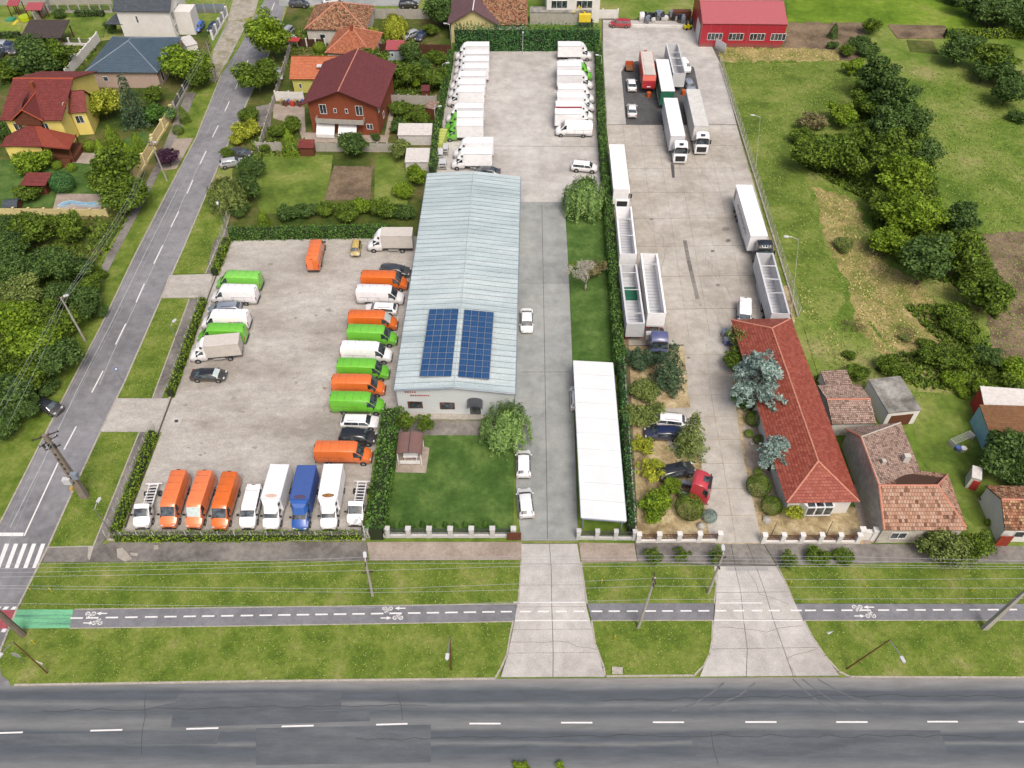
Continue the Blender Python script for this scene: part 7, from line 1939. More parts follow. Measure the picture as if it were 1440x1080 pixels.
TREES = [
 # style, tint, px, py, r, label
 ('tall', 'bright', 378, 50, 27, 'tall bright green tree beside the side street near the top'),
 ('round', 'green', 361, 107, 24, 'round green tree below the tall bright street tree'),
 ('round', 'bright', 258, 88, 26, 'large green tree at the corner of the slate-roofed bungalow'),
 ('round', 'green', 283, 105, 17, 'smaller green tree right of the large one by the slate-roofed bungalow'),
 ('round', 'yellow', 143, 146, 21, 'yellow-green round tree between the yellow house and the spruce'),
 ('conifer', 'pine', 184, 146, 21, 'dark blue-green spruce beside the yellow-green tree'),
 ('loose', 'green', 215, 133, 14, 'loose light shrub below the slate-roofed bungalow'),
 ('shrub', 'hedge', 222, 160, 17, 'broad green bush right of the spruce'),
 ('thuja', 'bright', 157, 193, 10, 'pointed thuja right of the yellow house porch, upper left of its group'),
 ('thuja', 'bright', 142, 211, 9, 'pointed thuja closest to the yellow house steps'),
 ('thuja', 'bright', 193, 201, 9, 'pointed thuja nearest the cream street wall'),
 ('thuja', 'bright', 182, 218, 10, 'pointed thuja in front of the big tree by the cream wall'),
 ('round', 'green', 156, 243, 30, 'large spreading green tree at the yellow house garden corner'),
 ('round', 'green', 178, 276, 24, 'green tree at the end of the yellow garden wall'),
 ('round', 'purple', 236, 221, 14, 'dark purple-leaved round tree on the pavement'),
 ('thuja', 'green', 258, 162, 7, 'small dark thuja on the verge, upper of two'),
 ('ball', 'green', 250, 183, 7, 'small round bush on the verge below the thuja'),
 ('ball', 'bright', 126, 205, 8, 'round clipped bush beside the yellow house terrace'),
 ('ball', 'bright', 80, 233, 6, 'small bright bush beside the porch steps, left one'),
 ('ball', 'bright', 100, 236, 6, 'small bright bush beside the porch steps, right one'),
 ('shrub', 'bright', 45, 229, 21, 'leafy bush growing over the maroon garden shelter'),
 ('shrub', 'green', 38, 272, 13, 'low leafy bush in front of the maroon garden shelter'),
 ('ball', 'teal', 87, 257, 14, 'blue-green rounded bush beside the maroon garden shelter'),
 ('round', 'dark', 52, 86, 24, 'dark tree behind the roof of the yellow house, left one'),
 ('round', 'green', 74, 78, 20, 'green tree behind the roof of the yellow house, right one'),
 ('shrub', 'green', 20, 98, 20, 'scrubby bush at the left edge behind the yellow house'),
 ('shrub', 'dark', 45, 62, 15, 'bush beneath the brown pavilion roof'),
 ('shrub', 'dark', 2, 185, 14, 'dark bush at the left edge beside the yellow house'),
 ('shrub', 'silver', 104, 82, 7, 'white-flowering shrub in the garden behind the yellow house'),
 ('round', 'dark', 155, 38, 8, 'small dark tree at the corner of the white gabled house'),
 ('shrub', 'dark', 84, 20, 8, 'small round bush near the short grey wall'),
 ('round', 'green', 320, 215, 8, 'small green tree in front of the light silver car'),
 ('shrub', 'green', 350, 163, 12, 'green shrub above the yellow flowering bushes'),
 ('shrub', 'yellow', 346, 184, 17, 'yellow flowering bush beside the side street'),
 ('shrub', 'yellow', 334, 196, 10, 'low yellow bush at the kerb of the side street'),
 ('willow', 'olive', 318, 272, 23, 'pale drooping willow at the upper street hedge'),
 ('round', 'dark', 345, 266, 20, 'dark round tree right of the pale willow'),
 ('round', 'dark', 354, 236, 16, 'dark bushy tree below the light silver car'),
 ('shrub', 'dark', 335, 296, 14, 'dark bush under the pale willow'),
 ('thuja', 'bright', 370, 307, 9, 'pointed bright thuja behind the lot hedge'),
 ('shrub', 'dark', 405, 300, 15, 'dark bush behind the back lot hedge, left of the row'),
 ('shrub', 'dark', 428, 297, 14, 'dark bush behind the back lot hedge, second from left'),
 ('shrub', 'green', 458, 294, 14, 'green bush behind the back lot hedge, below the tilled plot'),
 ('shrub', 'green', 486, 299, 17, 'large green bush behind the back lot hedge'),
 ('shrub', 'bright', 512, 290, 15, 'bright green bush behind the back lot hedge'),
 ('shrub', 'green', 540, 294, 18, 'green bush behind the back lot hedge near the hall'),
 ('shrub', 'bright', 568, 270, 15, 'bright bush beside the back corner of the hall'),
 ('shrub', 'dark', 566, 300, 13, 'dark bush between the box truck and the hall'),
 ('round', 'bright', 585, 246, 15, 'yellow-green tree at the hall corner below the white sheds'),
 ('round', 'dark', 495, 204, 18, 'large dark bush in front of the brown house'),
 ('thuja', 'bright', 407, 201, 12, 'bright pointed thuja in front of the grey garden wall'),
 ('round', 'olive', 563, 211, 14, 'olive-green tree left of the patched white shed'),
 ('shrub', 'green', 372, 208, 8, 'small bush at the street end of the grey wall'),
 ('shrub', 'green', 410, 176, 13, 'bush left of the brown house awnings'),
 ('shrub', 'green', 390, 184, 12, 'low bush in the vegetable bed beside the brown house'),
 ('shrub', 'dark', 528, 193, 6, 'small bush at the front corner of the brown house'),
 ('round', 'green', 520, 87, 21, 'green tree behind the maroon roof of the brown house'),
 ('round', 'yellow', 523, 44, 7, 'small round yellow-green tree beside the mottled roof'),
 ('willow', 'yellow', 555, 36, 16, 'light green willow by the pale concrete wall'),
 ('round', 'dark', 577, 75, 16, 'round dark tree beside the blue-grey hut'),
 ('round', 'green', 570, 104, 19, 'green tree above the glass conservatory'),
 ('round', 'dark', 591, 98, 15, 'dark tree in the middle garden cluster'),
 ('round', 'green', 611, 108, 18, 'green tree against the left depot hedge'),
 ('shrub', 'bright', 586, 116, 10, 'bright small tree in front of the middle garden cluster'),
 ('shrub', 'green', 615, 82, 13, 'bushy green shrub by the brown board fence end'),
 ('shrub', 'bright', 550, 122, 8, 'low bush below the glass conservatory'),
 ('shrub', 'green', 565, 152, 14, 'garden bush right of the brown house, upper one'),
 ('shrub', 'green', 590, 166, 13, 'garden bush above the corrugated shed, right one'),
 ('shrub', 'dark', 560, 178, 12, 'garden bush above the corrugated shed, left one'),
 ('round', 'dark', 618, 16, 21, 'big dark tree at the left of the purple-brown gable'),
 ('round', 'green', 606, 42, 9, 'small green tree at the corner of the top lot wall'),
 ('ball', 'bright', 449, 67, 8, 'round bush behind the dark fence with white posts'),
 # depot
 ('willow', 'pale', 822, 274, 28, 'weeping willow at the edge of the depot yard'),
 ('bare', 'silver', 825, 388, 27, 'bare white-barked tree on the narrow side lawn'),
 ('round', 'brown', 836, 378, 15, 'dull purple-brown bush behind the bare white tree'),
 ('shrub', 'bright', 806, 374, 5, 'small bright shrub beside the bare white tree'),
 ('willow', 'pale', 712, 597, 34, 'large drooping tree at the front right corner of the hall'),
 ('loose', 'green', 566, 592, 16, 'small tree against the front wall of the hall, left one'),
 ('loose', 'green', 597, 596, 15, 'small tree against the front wall of the hall, right one'),
 # truck yard garden
 ('shrub', 'pine', 893, 506, 17, 'dark pine bush beside the depot hedge'),
 ('conifer', 'pine', 942, 518, 27, 'tall shaggy conifer leaning over the concrete drive'),
 ('loose', 'pine', 917, 503, 17, 'ragged conifer over the violet-blue lorry'),
 ('shrub', 'olive', 907, 552, 21, 'olive-grey bush by the white wall, upper one'),
 ('shrub', 'olive', 903, 583, 22, 'pale olive bush by the white wall beside the white estate'),
 ('loose', 'yellow', 906, 628, 16, 'sparse yellow-green shrub by the white wall'),
 ('loose', 'yellow', 915, 660, 18, 'sparse yellow-green shrub beside the red lorry'),
 ('loose', 'bright', 945, 686, 15, 'light green shrub in front of the red lorry cab'),
 ('shrub', 'bright', 922, 713, 24, 'bushy green shrub behind the brown railings'),
 ('conifer', 'olive', 972, 612, 26, 'broad bright conifer at the edge of the concrete drive'),
 ('ball', 'green', 969, 713, 19, 'large clipped globe bush beside the driveway'),
 ('ball', 'blue', 998, 726, 10, 'silver-blue rounded shrub at the driveway edge'),
 ('round', 'olive', 1050, 478, 22, 'olive tree at the upper corner of the long red roof'),
 ('round', 'green', 1036, 506, 16, 'green tree left of the big blue cedar'),
 ('loose', 'yellow', 1068, 468, 15, 'rust-tinted tree touching the long red roof'),
 ('ball', 'green', 1035, 475, 9, 'dark clipped bush beside the bins'),
 ('cedar', 'blue', 1070, 528, 40, 'big blue cedar spreading over the long red roof'),
 ('shrub', 'hedge', 1052, 560, 17, 'green shrub beneath the blue cedar'),
 ('ball', 'green', 1060, 589, 11, 'round clipped bush below the blue cedar'),
 ('ball', 'bright', 1053, 610, 6, 'tiny bright ball bush in the gravel island'),
 ('ball', 'green', 1067, 618, 7, 'tiny dark ball bush in the gravel island'),
 ('cedar', 'blue', 1091, 634, 25, 'smaller blue cedar beside the long red roof'),
 ('ball', 'green', 1067, 683, 16, 'large clipped bush below the smaller cedar'),
 ('ball', 'green', 1085, 711, 14, 'dark clipped ball in the yellow gravel garden'),
 ('ball', 'bright', 1066, 664, 6, 'small clipped bush touching the smaller cedar'),
 ('loose', 'yellow', 1117, 716, 16, 'yellow-green shrub at the corner of the red-roofed building'),
 ('loose', 'green', 919, 784, 14, 'young street tree in front of the depot corner'),
 ('loose', 'green', 959, 780, 12, 'young street tree, middle of the three by the right-hand driveway'),
 ('loose', 'green', 1006, 782, 12, 'young street tree beside the lamp at the right-hand driveway'),
 ('loose', 'green', 1110, 788, 13, 'street tree on the verge right of the driveway, first of three'),
 ('shrub', 'green', 1150, 783, 14, 'street tree on the verge right of the driveway, middle of three'),
 ('shrub', 'green', 1186, 785, 13, 'street tree on the verge right of the driveway, last of three'),
 ('loose', 'olive', 1304, 766, 19, 'greyish street tree in front of the old tiled house, left one'),
 ('round', 'olive', 1338, 772, 25, 'large street tree in front of the old tiled house'),
 ('round', 'green', 1372, 768, 20, 'street tree beside the rust-red gate'),
 ('round', 'dark', 1414, 640, 31, 'large dark tree between the rusty barn and the outhouse'),
 ('round', 'dark', 1436, 668, 20, 'dark tree at the right edge beside the outhouse'),
 ('shrub', 'bright', 1411, 703, 14, 'bright yellow-green bush below the large dark tree'),
 ('shrub', 'bright', 1394, 735, 6, 'small bush beside the small corner house'),
]
for t in TREES: plant(*t)
# orchard thicket on the left, one plant each
LEFTM = [(45, 322, 23, 'green'), (96, 320, 21, 'green'), (18, 345, 18, 'dark'), (15, 378, 22, 'dark'), (62, 372, 22, 'dark'), (100, 375, 22, 'dark'), (128, 400, 15, 'green'), (124, 428, 20, 'dark'), (35, 412, 22, 'olive'),
         (88, 415, 20, 'dark'), (60, 445, 24, 'green'), (20, 450, 26, 'bright'), (84, 462, 20, 'green'), (45, 478, 28, 'bright'), (10, 505, 24, 'green'), (80, 505, 24, 'dark'), (45, 530, 24, 'green'), (70, 543, 14, 'dark'), (12, 556, 24, 'dark'), (38, 572, 18, 'dark'), (8, 600, 18, 'dark'), (140, 440, 10, 'dark'), (10, 318, 14, 'dark'), (140, 385, 9, 'green')]
for i, (x, y, r, t) in enumerate(sorted(LEFTM, key=lambda q: q[1])):
    if i == 0: lb = 'topmost bush of the orchard thicket at the left, under the yellow wall'
    else: lb = f'{dict(green="mid-green", dark="dark green", olive="grey-green", bright="bright green")[t]} tree in the left orchard thicket, ' + f'{OW[i]} from the top'
    plant('round' if r > 14 else 'shrub', t, x, y, r, lb, 'trees of the left orchard thicket')
# overgrown hedgerow in the right field
RIGHTM = [('shrub', 'bright', 1201, 94, 14), ('thuja', 'dark', 1173, 44, 6), ('shrub', 'dark', 1171, 64, 7), ('shrub', 'dark', 1192, 72, 10), ('shrub', 'dark', 1209, 60, 11), ('shrub', 'dark', 1223, 70, 12), ('round', 'green', 1226, 36, 11), ('round', 'dark', 1233, 106, 22),
          ('shrub', 'dark', 1212, 128, 11), ('round', 'dark', 1222, 146, 18), ('round', 'dark', 1257, 138, 24), ('round', 'dark', 1277, 168, 22), ('round', 'dark', 1245, 176, 22), ('round', 'bright', 1183, 161, 14), ('shrub', 'brown', 1142, 172, 14), ('shrub', 'green', 1127, 192, 12),
          ('round', 'green', 1153, 215, 24), ('round', 'green', 1189, 222, 26), ('round', 'dark', 1212, 196, 20), ('round', 'green', 1257, 216, 26), ('round', 'dark', 1297, 215, 19), ('round', 'dark', 1292, 240, 12), ('tall', 'bright', 1271, 252, 26), ('round', 'green', 1240, 290, 19), ('tall', 'bright', 1275, 302, 25),
          ('round', 'bright', 1250, 342, 20), ('round', 'bright', 1303, 306, 22), ('round', 'dark', 1351, 306, 20), ('round', 'dark', 1305, 366, 28), ('round', 'dark', 1350, 356, 26), ('round', 'dark', 1376, 388, 18), ('round', 'green', 1388, 416, 25), ('shrub', 'green', 1340, 446, 19), ('shrub', 'green', 1354, 468, 15),
          ('shrub', 'olive', 1186, 346, 11), ('shrub', 'green', 1255, 517, 19), ('round', 'dark', 1350, 505, 19), ('round', 'dark', 1318, 502, 17), ('round', 'dark', 1387, 500, 16), ('shrub', 'bright', 1339, 532, 14), ('shrub', 'bright', 1428, 522, 18), ('round', 'green', 1425, 548, 18), ('shrub', 'bright', 1385, 548, 14), ('shrub', 'green', 1205, 524, 15), ('shrub', 'green', 1195, 500, 8), ('shrub', 'bright', 1356, 552, 9), ('shrub', 'green', 1300, 482, 9), ('shrub', 'olive', 1272, 476, 6), ('shrub', 'green', 1155, 535, 9)]
tw = dict(bright='bright green', dark='dark green', green='mid-green', brown='brownish', olive='grey-green')
where = lambda y: 'by the bare top field' if y < 90 else 'in the upper hedgerow' if y < 180 else 'in the wide upper hedgerow' if y < 235 else 'in the middle hedgerow' if y < 330 else 'in the lower hedgerow bend' if y < 430 else 'in the lower field scrub'
def lab(q):
    st, t, x, y, r = q
    return f'{"small " if r < 13 else "large " if r > 23 else ""}{tw[t]} {"bush" if st == "shrub" else "tree"} {where(y)}, {"left" if x < 1215 else "right" if x > 1300 else "middle"} side'
RIGHTM = [(s_, ('green' if t_ == 'dark' and x_ % 2 == 0 else t_), x_, y_, r_) for s_, t_, x_, y_, r_ in RIGHTM]
RIGHTM.sort(key=lambda q: q[3])
for q in RIGHTM:
    same = [k for k in RIGHTM if lab(k) == lab(q)]
    lb = lab(q) + ('' if len(same) == 1 else f', {OW[same.index(q)]} from the top')
    plant(q[0] if q[0] != 'round' or q[2] % 3 else 'tall' if q[4] > 20 else 'loose', q[1] if q[1] != 'dark' or q[2] % 2 else 'green', q[2], q[3], q[4] * (1.12 if 95 < q[3] < 430 else 1), lb, 'bushes and trees of the overgrown hedgerow')
TR = [('round', 'dark', 1348, 68, 20), ('shrub', 'dark', 1372, 62, 12), ('round', 'green', 1398, 84, 20), ('round', 'dark', 1384, 100, 14), ('round', 'dark', 1414, 104, 17), ('round', 'dark', 1419, 128, 20), ('shrub', 'dark', 1432, 165, 10), ('round', 'dark', 1372, 4, 18), ('round', 'dark', 1398, 20, 18), ('round', 'dark', 1424, 8, 20), ('round', 'dark', 1440, 34, 17), ('shrub', 'dark', 1345, -4, 14)]
for i, (st, t, x, y, r) in enumerate(TR):
    if i < 2: lb = ['dark bushy tree at the left end of the vine row', 'dark bush behind the tree at the left end of the vine row'][i]
    elif i < 7: lb = ['mid-green round tree below the vine row', 'dark bush tucked left under the mid-green tree', 'dark tree right below the mid-green tree', 'lowest dark tree of the clump below the vine row', 'small dark bush at the right edge above the brown plot'][i - 2]
    else: lb = ['leftmost dark tree in the top right corner wood', 'second dark tree in the top right corner wood', 'dark tree cut by the top edge in the corner wood', 'dark tree at the right edge in the corner wood', 'dark bush at the left end of the corner wood'][i - 7]
    plant(st, t, x, y, r, lb, 'trees in the top right of the picture')

tufts('hedgerow_undergrowth', [[(1205, 95), (1245, 100), (1300, 160), (1315, 240), (1325, 300), (1380, 330), (1412, 420), (1400, 450), (1340, 400), (1285, 385), (1235, 350), (1222, 285), (1130, 235), (1120, 190), (1200, 190)], [(1270, 430), (1360, 430), (1400, 500), (1440, 530), (1440, 556), (1290, 545), (1230, 520), (1250, 500), (1330, 490)]], 11, .4, .22, LEAF['green'], .07)
# ================================================================ POLES, LAMPS, WIRES, SIGNS
def pole(name, label, base, h, top, cat='pole', r=.14, lean=(0, 0), arms=(), lamp=None, mat=None, square=False):
    root = empty(name, at(*base, .08), 0, label, cat)
    tx, ty = lean
    m = MB()
    if square:
        n0 = len(m.v)
        for z, w in ((0, r * 1.5), (h, r * .8)):
            for dx, dy in ((-1, -1), (1, -1), (1, 1), (-1, 1)): m.v.append((tx * z / h + dx * w, ty * z / h + dy * w * .7, z))
        for f in ((0, 1, 5, 4), (1, 2, 6, 5), (2, 3, 7, 6), (3, 0, 4, 7), (4, 5, 6, 7)): m.f.append(f); m.mi.append(0)
    else: m.tube([(0, 0, 0), (tx * .5, ty * .5, h * .5), (tx, ty, h)], [r, r * .85, r * .65], 8)
    m.build('shaft', mat or CW, root)
    for z, w, a in arms:
        q = MB(); f = z / h; q.box((tx * f, ty * f, z), (w, .1, .1), a); q.build('crossarm', M['chassis'], root)
        for k in (-.46, -.15, .15, .46):
            q = MB(); q.tube([(tx * f + math.cos(a) * w * k, ty * f + math.sin(a) * w * k, z + .05), (tx * f + math.cos(a) * w * k, ty * f + math.sin(a) * w * k, z + .28)], [.06, .04], 6); q.build('insulator', M['wood'], root)
    if lamp:
        dx, dy, dz = lamp
        q = MB(); q.tube([(tx, ty, h - .1), (tx + dx * .6, ty + dy * .6, h + dz), (tx + dx, ty + dy, h + dz)], [.05, .045, .04], 6); q.build('lamp_arm', M['rim'], root)
        q = MB(); a = math.atan2(dy, dx); q.prism([(tx + dx + math.cos(a + t) * s, ty + dy + math.sin(a + t) * s) for t, s in ((0, .5), (.45, .38), (2.4, .25), (3.14, .2), (-2.4, .25), (-.45, .38))], h + dz - .06, h + dz + .08); q.build('lamp_head', CARP['palegrey'], root)
    return root
def lean(base, top, h):
    b = at(*base, .08); t = at(*top, h); return (t.x - b.x, t.y - b.y)
big = pole('power_pole', 'massive concrete power pole with transformer box beside the side street', (120, 699), 11.4, None, 'power pole', .3, lean((120, 699), (63, 612), 11.4), ((11.2, 2.8, .5), (10.3, 2.2, .9), (9.2, 1.6, .5)), None, plain('dark_grey_concrete', P(138, 128, 118), .9, var=.2), True)
tl = lean((120, 699), (63, 612), 11.4)
def onpole(z): return (tl[0] * z / 11.4, tl[1] * z / 11.4)
for z, w, c, nm in ((3.6, .9, CARP['palegrey'], 'transformer_box'), (4.6, .7, CARP['grey'], 'switch_box'), (2.2, .35, CARP['yellow'], 'warning_plate')):
    x, y = onpole(z); MB().box((x - (.55 if z != 4.6 else -.7), y - .35, z), (w, .5, .9 if z > 3 else .5)).build(nm, c, big)
for k in range(7):
    x, y = onpole(3.2 + k * .85); MB().box((x, y - .28, 3.2 + k * .85), (.2, .04, .35)).build('pole_slot', M['chassis'], big)
for k in range(3):
    x, y = onpole(9.8); MB().tube([(x - .6 + k * .6, y - .3, 9.6), (x - .6 + k * .6, y - .3, 10.1)], .16, 8).build('fuse', M['glass'], big)
pole('power_pole', 'grey power pole on the verge in front of the brown hedge path, leaning rightward at centre right', (897.5, 882.5), 10.2, None, 'power pole', .17, lean((897.5, 882.5), (921, 813), 10.2), ((10.0, 1.2, 1.57), (9.2, 1.0, 1.57)), None, CW)['label'] = 'tall grey concrete pole on the verge between the two driveways'
pole('power_pole', 'slanting grey pole at the right edge with a dark inset groove', (1384, 884), 8.6, None, 'power pole', .2, lean((1384, 884), (1448, 826), 8.6), (), None, CW, True)
pole('power_pole', 'concrete pole with coiled cables and small lamps at the kink of the sidewalk', (524, 838), 7.6, None, 'power pole', .16, lean((524, 838), (514, 789), 7.6), ((7.2, .9, 1.57), (5.2, 1.0, .2)), (-.1, .5, .1), CW)
pole('power_pole', 'pale pole with white lamp beside the mouth of the right-hand driveway', (996, 834), 8.4, None, 'power pole', .16, lean((996, 834), (1017, 779), 8.4), ((6.0, .9, 1.57), (7.6, .8, 0)), (.05, .5, .1), CW)
pole('power_pole', 'concrete pole with crossarm in front of the left orchard thicket', (120, 479.5), 8.2, None, 'power pole', .16, lean((120, 479.5), (86, 419), 8.2), ((8.0, 1.4, 0),), (.5, .2, .1), CW)
pole('power_pole', 'concrete pole with white foot in front of the cream street wall', (235, 254), 8.0, None, 'power pole', .16, lean((235, 254), (212, 200), 8.0), ((7.8, 1.5, 0), (7.2, 1.2, 0)), (.6, -.1, .0), CW)
pole('power_pole', 'concrete pole beside the small green tree by the slate-roofed bungalow', (305, 110), 8.0, None, 'power pole', .15, lean((305, 110), (291, 62), 8.0), ((7.8, 1.5, 0),), None, CW)
pole('power_pole', 'very thick concrete pole cut by the lower left edge', (33, 893), 10, None, 'power pole', .34, lean((33, 893), (-22, 845), 9), (), None, plain('brown_grey_concrete', P(132, 120, 108), .9), False)
pole('street_lamp', 'thin rusty pole standing on the grass in the lower left corner', (67, 947), 6.5, None, 'pole', .07, lean((67, 947), (19, 903), 6.5), (), (-.5, -1.4, .2), M['wood'])
pole('street_lamp', 'rusty lamp post with pale head on the verge left of the first driveway', (634.5, 942.5), 6.4, None, 'street lamp', .08, lean((634.5, 942.5), (633, 896), 6.4), (), (-.15, -1.9, .1), M['wood'])
pole('street_lamp', 'rusty leaning lamp post with long pale head on the right verge', (1190, 941), 6.4, None, 'street lamp', .08, lean((1190, 941), (1251, 900), 6.4), (), (.5, -1.9, .1), M['wood'])
pole('street_lamp', 'small grey lamp at the street corner of the front hedge', (155.5, 748), 4.9, None, 'street lamp', .07, lean((155.5, 748), (133, 716), 4.9), (), (.2, .9, .2), M['rim'])
pole('street_lamp', 'small grey lamp beside the hedge between the two lot entrances', (255.5, 493), 4.9, None, 'street lamp', .07, lean((255.5, 493), (240, 459), 4.9), (), (.3, .7, .2), M['rim'])
pole('street_lamp', 'thin grey lamp beside the pale drooping willow', (318, 323), 5.5, None, 'street lamp', .06, lean((318, 323), (307, 290), 5.5), (), (-.2, .5, .1), M['rim'])
pole('street_lamp', 'white curved lamp post at the roadside corner of the lawn hedge', (515, 757), 5.0, None, 'street lamp', .07, lean((515, 757), (507, 730), 4.6), (), (-.3, -.6, .2), CARP['palegrey'])
pole('yard_lamp', 'thin lamp post standing in the mown field beside the open grey trailer', (1113, 440), 9.0, None, 'street lamp', .045, lean((1113, 440), (1123, 337), 9.0), (), (-1.7, .2, .3), M['castconcrete'])
pole('yard_lamp', 'second thin lamp post at the truck yard fence near the single black lorry', (1063, 235), 8.0, None, 'street lamp', .045, lean((1063, 235), (1069, 165), 8.0), (), (-1.2, .2, .2), M['castconcrete'])
pole('yard_lamp', 'thin white post in front of the tall back hedge of the depot', (735, 76), 4.8, None, 'lamp post', .06, (0, 0), (), (0, -.6, .1), CARP['palegrey'])
pole('yard_lamp', 'thin white post at the left corner of the tall back hedge', (636, 70), 5.5, None, 'lamp post', .06, (-.3, 0), (), (-.8, .1, .1), CARP['palegrey'])
pole('yard_lamp', 'thin white lamp at the left depot hedge, upper one', (624, 118), 4.2, None, 'lamp post', .06, (0, 0), (), (.9, .2, .1), CARP['palegrey'])
pole('yard_lamp', 'thin white lamp at the left depot hedge, lower one', (613, 180), 4.2, None, 'lamp post', .06, (0, 0), (), (.9, .2, .1), CARP['palegrey'])
pole('yard_lamp', 'thin lamp at the right depot hedge beside the upper vans', (844, 105), 4.0, None, 'lamp post', .06, (0, 0), (), (-.8, .1, .1), CARP['palegrey'])
pole('garden_lamp', 'short black garden lamp behind the right railings, left one', (1085, 752), 2.0, None, 'garden lamp', .04, (.3, .5), (), None, M['blackplastic'])
pole('garden_lamp', 'short black garden lamp behind the right railings, right one', (1162, 752), 2.0, None, 'garden lamp', .04, (.3, .5), (), None, M['blackplastic'])

def wire(label, pts_, r=.014, sag=.5, mat=None, group=None):
    """cable hung between points given as (px, py, z)"""
    m = MB(); Q = [at(x, y, z) for x, y, z in pts_]; full = []
    for a, b in zip(Q, Q[1:]):
        for k in range(9):
            t = k / 8
            if k == 0 and full: continue
            p = a.lerp(b, t); p.z -= sag * 4 * t * (1 - t); full.append(p)
    m.tube(full, r, 5)
    tag(m.build('power_cable', mat or CARP['palegrey']), label, 'cable', group)
WN = ['topmost cable crossing the verge and sidewalk', 'second cable from the top along the roadside verge', 'third cable from the top along the roadside verge', 'fourth cable from the top along the roadside verge', 'pale cable just above the two lowest roadside cables', 'second lowest pale cable over the roadside verge', 'lowest pale cable just above the cycle path']
WY = [(794, 788, 783, 781, 783, 789), (800, 792, 787, 786, 789, 793), (806, 797, 792, 791, 794, 797), (812, 802, 797, 795, 797, 800), (823, 828, 822, 813, 815, 813), (827, 833, 830, 824, 826, 827), (848, 854, 847, 843, 842, 841)]
for i, (lb, ys) in enumerate(zip(WN, WY)):
    z = 9.0 if i > 3 else 7.0
    xs_ = (-30, 380 if i < 3 else 524, 524 if i < 3 else 700, 922 if i > 3 else 1010, 1200, 1470)
    wire(lb, [(x, y, z) for x, y in sorted(zip(xs_, ys))], .015, .05, CARP['silver'], 'cables along the highway verge')
for i, (a, b, c, lb) in enumerate((((86, 421), (183, 273), (-10, 585), 'left cable from the thicket pole up along the side street'), ((90, 419), (187, 274), (-4, 590), 'middle cable from the thicket pole up along the side street'), ((95, 418), (191, 276), (10, 600), 'right cable from the thicket pole up along the side street'))):
    wire(lb, [(c[0], c[1], 7.5), (a[0], a[1], 8.2), (b[0], b[1], 8.3), (208 + i * 4, 200, 7.9), (288 + i * 4, 62, 7.9), (325 + i * 5, -20, 7.9)], .014, .25, CARP['deepgreen'] if False else CARP['silver'], 'cables along the side street')
for i, lb in enumerate(('left cable hung over the middle of the side street', 'right cable hung over the middle of the side street')):
    wire(lb, [(-20 + i * 14, 800, 10), (63 + i * 12, 614, 11), (205 + i * 13, 340, 8), (318 + i * 9, 108, 7.9), (352 + i * 14, 30, 7.9)], .014, .3, CARP['silver'], 'cables over the side street')

def sign(label, base, h, shape, col, face=0.0, s=.35, tilt=0):
    root = empty('road_sign', at(*base, .1), face, label, 'sign')
    MB().tube([(0, 0, 0), (0, 0, h)], .03, 6).build('post', M['rim'], root)
    n = {'tri': 3, 'oct': 8, 'sq': 4}[shape]; off = {'tri': -math.pi / 2, 'oct': math.pi / 8, 'sq': math.pi / 4}[shape]
    p = [(s * math.cos(off + k * 2 * math.pi / n), s * math.sin(off + k * 2 * math.pi / n)) for k in range(n)]
    m = MB()
    f = [(x, -.04, h + z) for x, z in p]; b = [(x, -.02, h + z) for x, z in p]
    m.face(f); m.face(b[::-1])
    for i in range(n): m.face([f[i], b[i], b[(i + 1) % n], f[(i + 1) % n]])
    m.build('sign_plate', col, root)
    m = MB(); m.face([(x * .6, -.045, h + z * .6) for x, z in p]); m.build('sign_face', CARP['white'] if col is not CARP['white'] else CARP['silver'], root)
sign('pale triangular sign on the right verge beside the second driveway', (1158, 903), 2.2, 'tri', CARP['silver'], R_(10), .5)
sign('small pale triangular sign plate in the lower left corner', (69, 946), 2.2, 'tri', CARP['white'], R_(160), .5)
sign('round pale sign back in the lower left grass', (34, 933), 1.9, 'oct', CARP['silver'], R_(170), .55)
sign('blue and white sign cut by the left edge above the corner', (6, 912), 2.2, 'sq', CARP['navy'], R_(0), .5)
sign('blue sign at the kerb of the side street below the orchard', (172, 536), 2.4, 'sq', CARP['brightblue'], R_(30), .3)
for (x, y, lb) in ((43, 830, 'yellow marker post at the lower left street corner'), (73, 832, 'yellow marker post on the north verge near the crossing'), (49, 905, 'yellow marker post by the thick pole'), (846, 820, 'yellow marker post between the two driveways, upper'), (864, 899, 'yellow marker post between the two driveways, lower'), (1111, 822, 'yellow marker post right of the second driveway'), (1217, 828, 'yellow marker post in the middle of the right north verge'), (1366, 832, 'yellow marker post near the right edge of the north verge')):
    q = MB(); q.tube([(0, 0, 0), (0, 0, .75)], .05, 6); q.tube([(0, 0, .75), (0, 0, .82)], [.07, .03], 6); o = q.build('marker_post', plain('marker_yellow', P(214, 196, 30), .6)); o.location = at(x, y, .1); tag(o, lb, 'marker post')
q = MB(); q.prism([(-.55, -.35), (.5, -.4), (.6, .3), (-.5, .4)], 0, .1); o = q.build('culvert_head', M['kerb']); o.location = at(868, 943, .1); tag(o, 'broken concrete culvert box in the verge grass beside the first driveway', 'culvert')
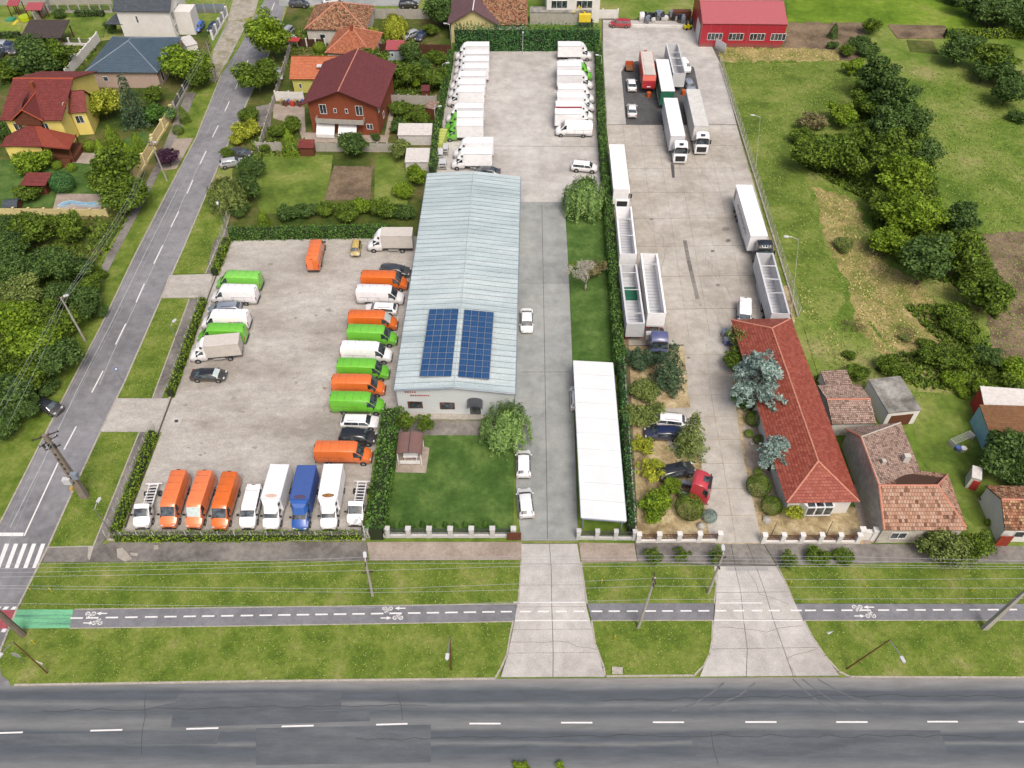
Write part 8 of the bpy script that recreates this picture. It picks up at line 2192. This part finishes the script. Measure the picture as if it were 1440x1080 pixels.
for (x, y, w, lb) in ((985, 741, 1.1, 'grey boulder in the gravel behind the brown railings'), (1078, 733, 1.0, 'grey boulder at the left of the yellow gravel garden'), (1057, 625, .6, 'small boulder in the gravel island')):
    r = random.Random(int(x)); m = MB(); bmv = []
    for k in range(3): m.tube([(0, 0, 0), (r.uniform(-.1, .1), r.uniform(-.1, .1), w * .35), (0, 0, w * .6)], [w * r.uniform(.35, .5), w * r.uniform(.35, .5), w * .12], 7)
    o = m.build('boulder', M['castconcrete'], smooth=50); o.location = at(x, y, .08); o.rotation_euler = (0, 0, r.uniform(0, 3)); tag(o, lb, 'boulder')
dr = empty('clothes_airer', at(1350, 622, .08), R_(25), 'wire clothes airer standing on the back garden grass', 'airer')
for s in (-1.6, 1.6): MB().box((s, 0, .5), (.06, .9, 1.0)).build('airer_leg', CARP['palegrey'], dr)
for k in range(6): MB().b2(-1.6, 1.6, -.4 + k * .16, -.37 + k * .16, 1.0, 1.03).build('rail', CARP['palegrey'], dr)
for (x, y, c, lb) in ((1346, 633, 'brightblue', 'blue bucket on the back garden grass'), (1353, 634, 'white', 'white bucket beside the blue one'), (1380, 705, 'black', 'black barrel under the bright bush'), (1389, 710, 'offwhite', 'pale crate beside the black barrel')):
    q = MB(); q.tube([(0, 0, 0), (0, 0, .6), (0, 0, .62)], [.3, .38, .3], 10); o = q.build('bucket' if 'bucket' in lb else 'barrel' if 'barrel' in lb else 'crate', CARP[c]); o.location = at(x, y, .08); tag(o, lb, lb.split()[1])
# woodpile and heap beside the brown house
random.seed(3)
for i in range(10):
    q = MB(); a = random.uniform(0, 3); q.box((0, 0, .35), (random.uniform(.5, .9), .5, .7), a); q.box((.1, .1, .75), (.4, .4, .2), a + .5); q.tube([(0, 0, .3), (.3, .2, 1.0)], .08, 6)
    c = (CARP['yellow'], CARP['black'], M['wood'], CARP['blue'], CARP['red'], M['redboard'])[i % 6]
    o = q.build('stored_bundle', c); o.location = at(396 + i * 3.2, 146 + (i % 3) * 1.5, .08); tag(o, f'odds and ends piled against the white wall, {OW[i]} from the left', 'junk', 'junk piled left of the brown house')
q = MB(); 
for k in range(60):
    a = random.uniform(0, 6.28); p0 = Vector((random.uniform(-1.4, 1.4), random.uniform(-1.2, 1.2), random.uniform(.1, .5))); q.tube([p0, p0 + Vector((math.cos(a) * .9, math.sin(a) * .9, random.uniform(0, .4)))], [.03, .01], 4)
o = q.build('brushwood_heap', M['bark']); o.location = at(1196, 460, .1); tag(o, 'heap of grey brushwood on the field path', 'brushwood')
o2 = o.copy(); COL.objects.link(o2); o2.location = at(1272, 474, .1); o2.rotation_euler.z = 1; tag(o2, 'dead branches lying in the dry straw', 'brushwood')

for i, (x, y) in enumerate(((727, 1078), (739, 1079), (788, 1078))):
    plant('shrub', 'bright', x, y, 6, 'small bush cut by the bottom edge of the picture, ' + ('left', 'middle', 'right')[i] + ' one of three', 'bushes at the bottom edge')
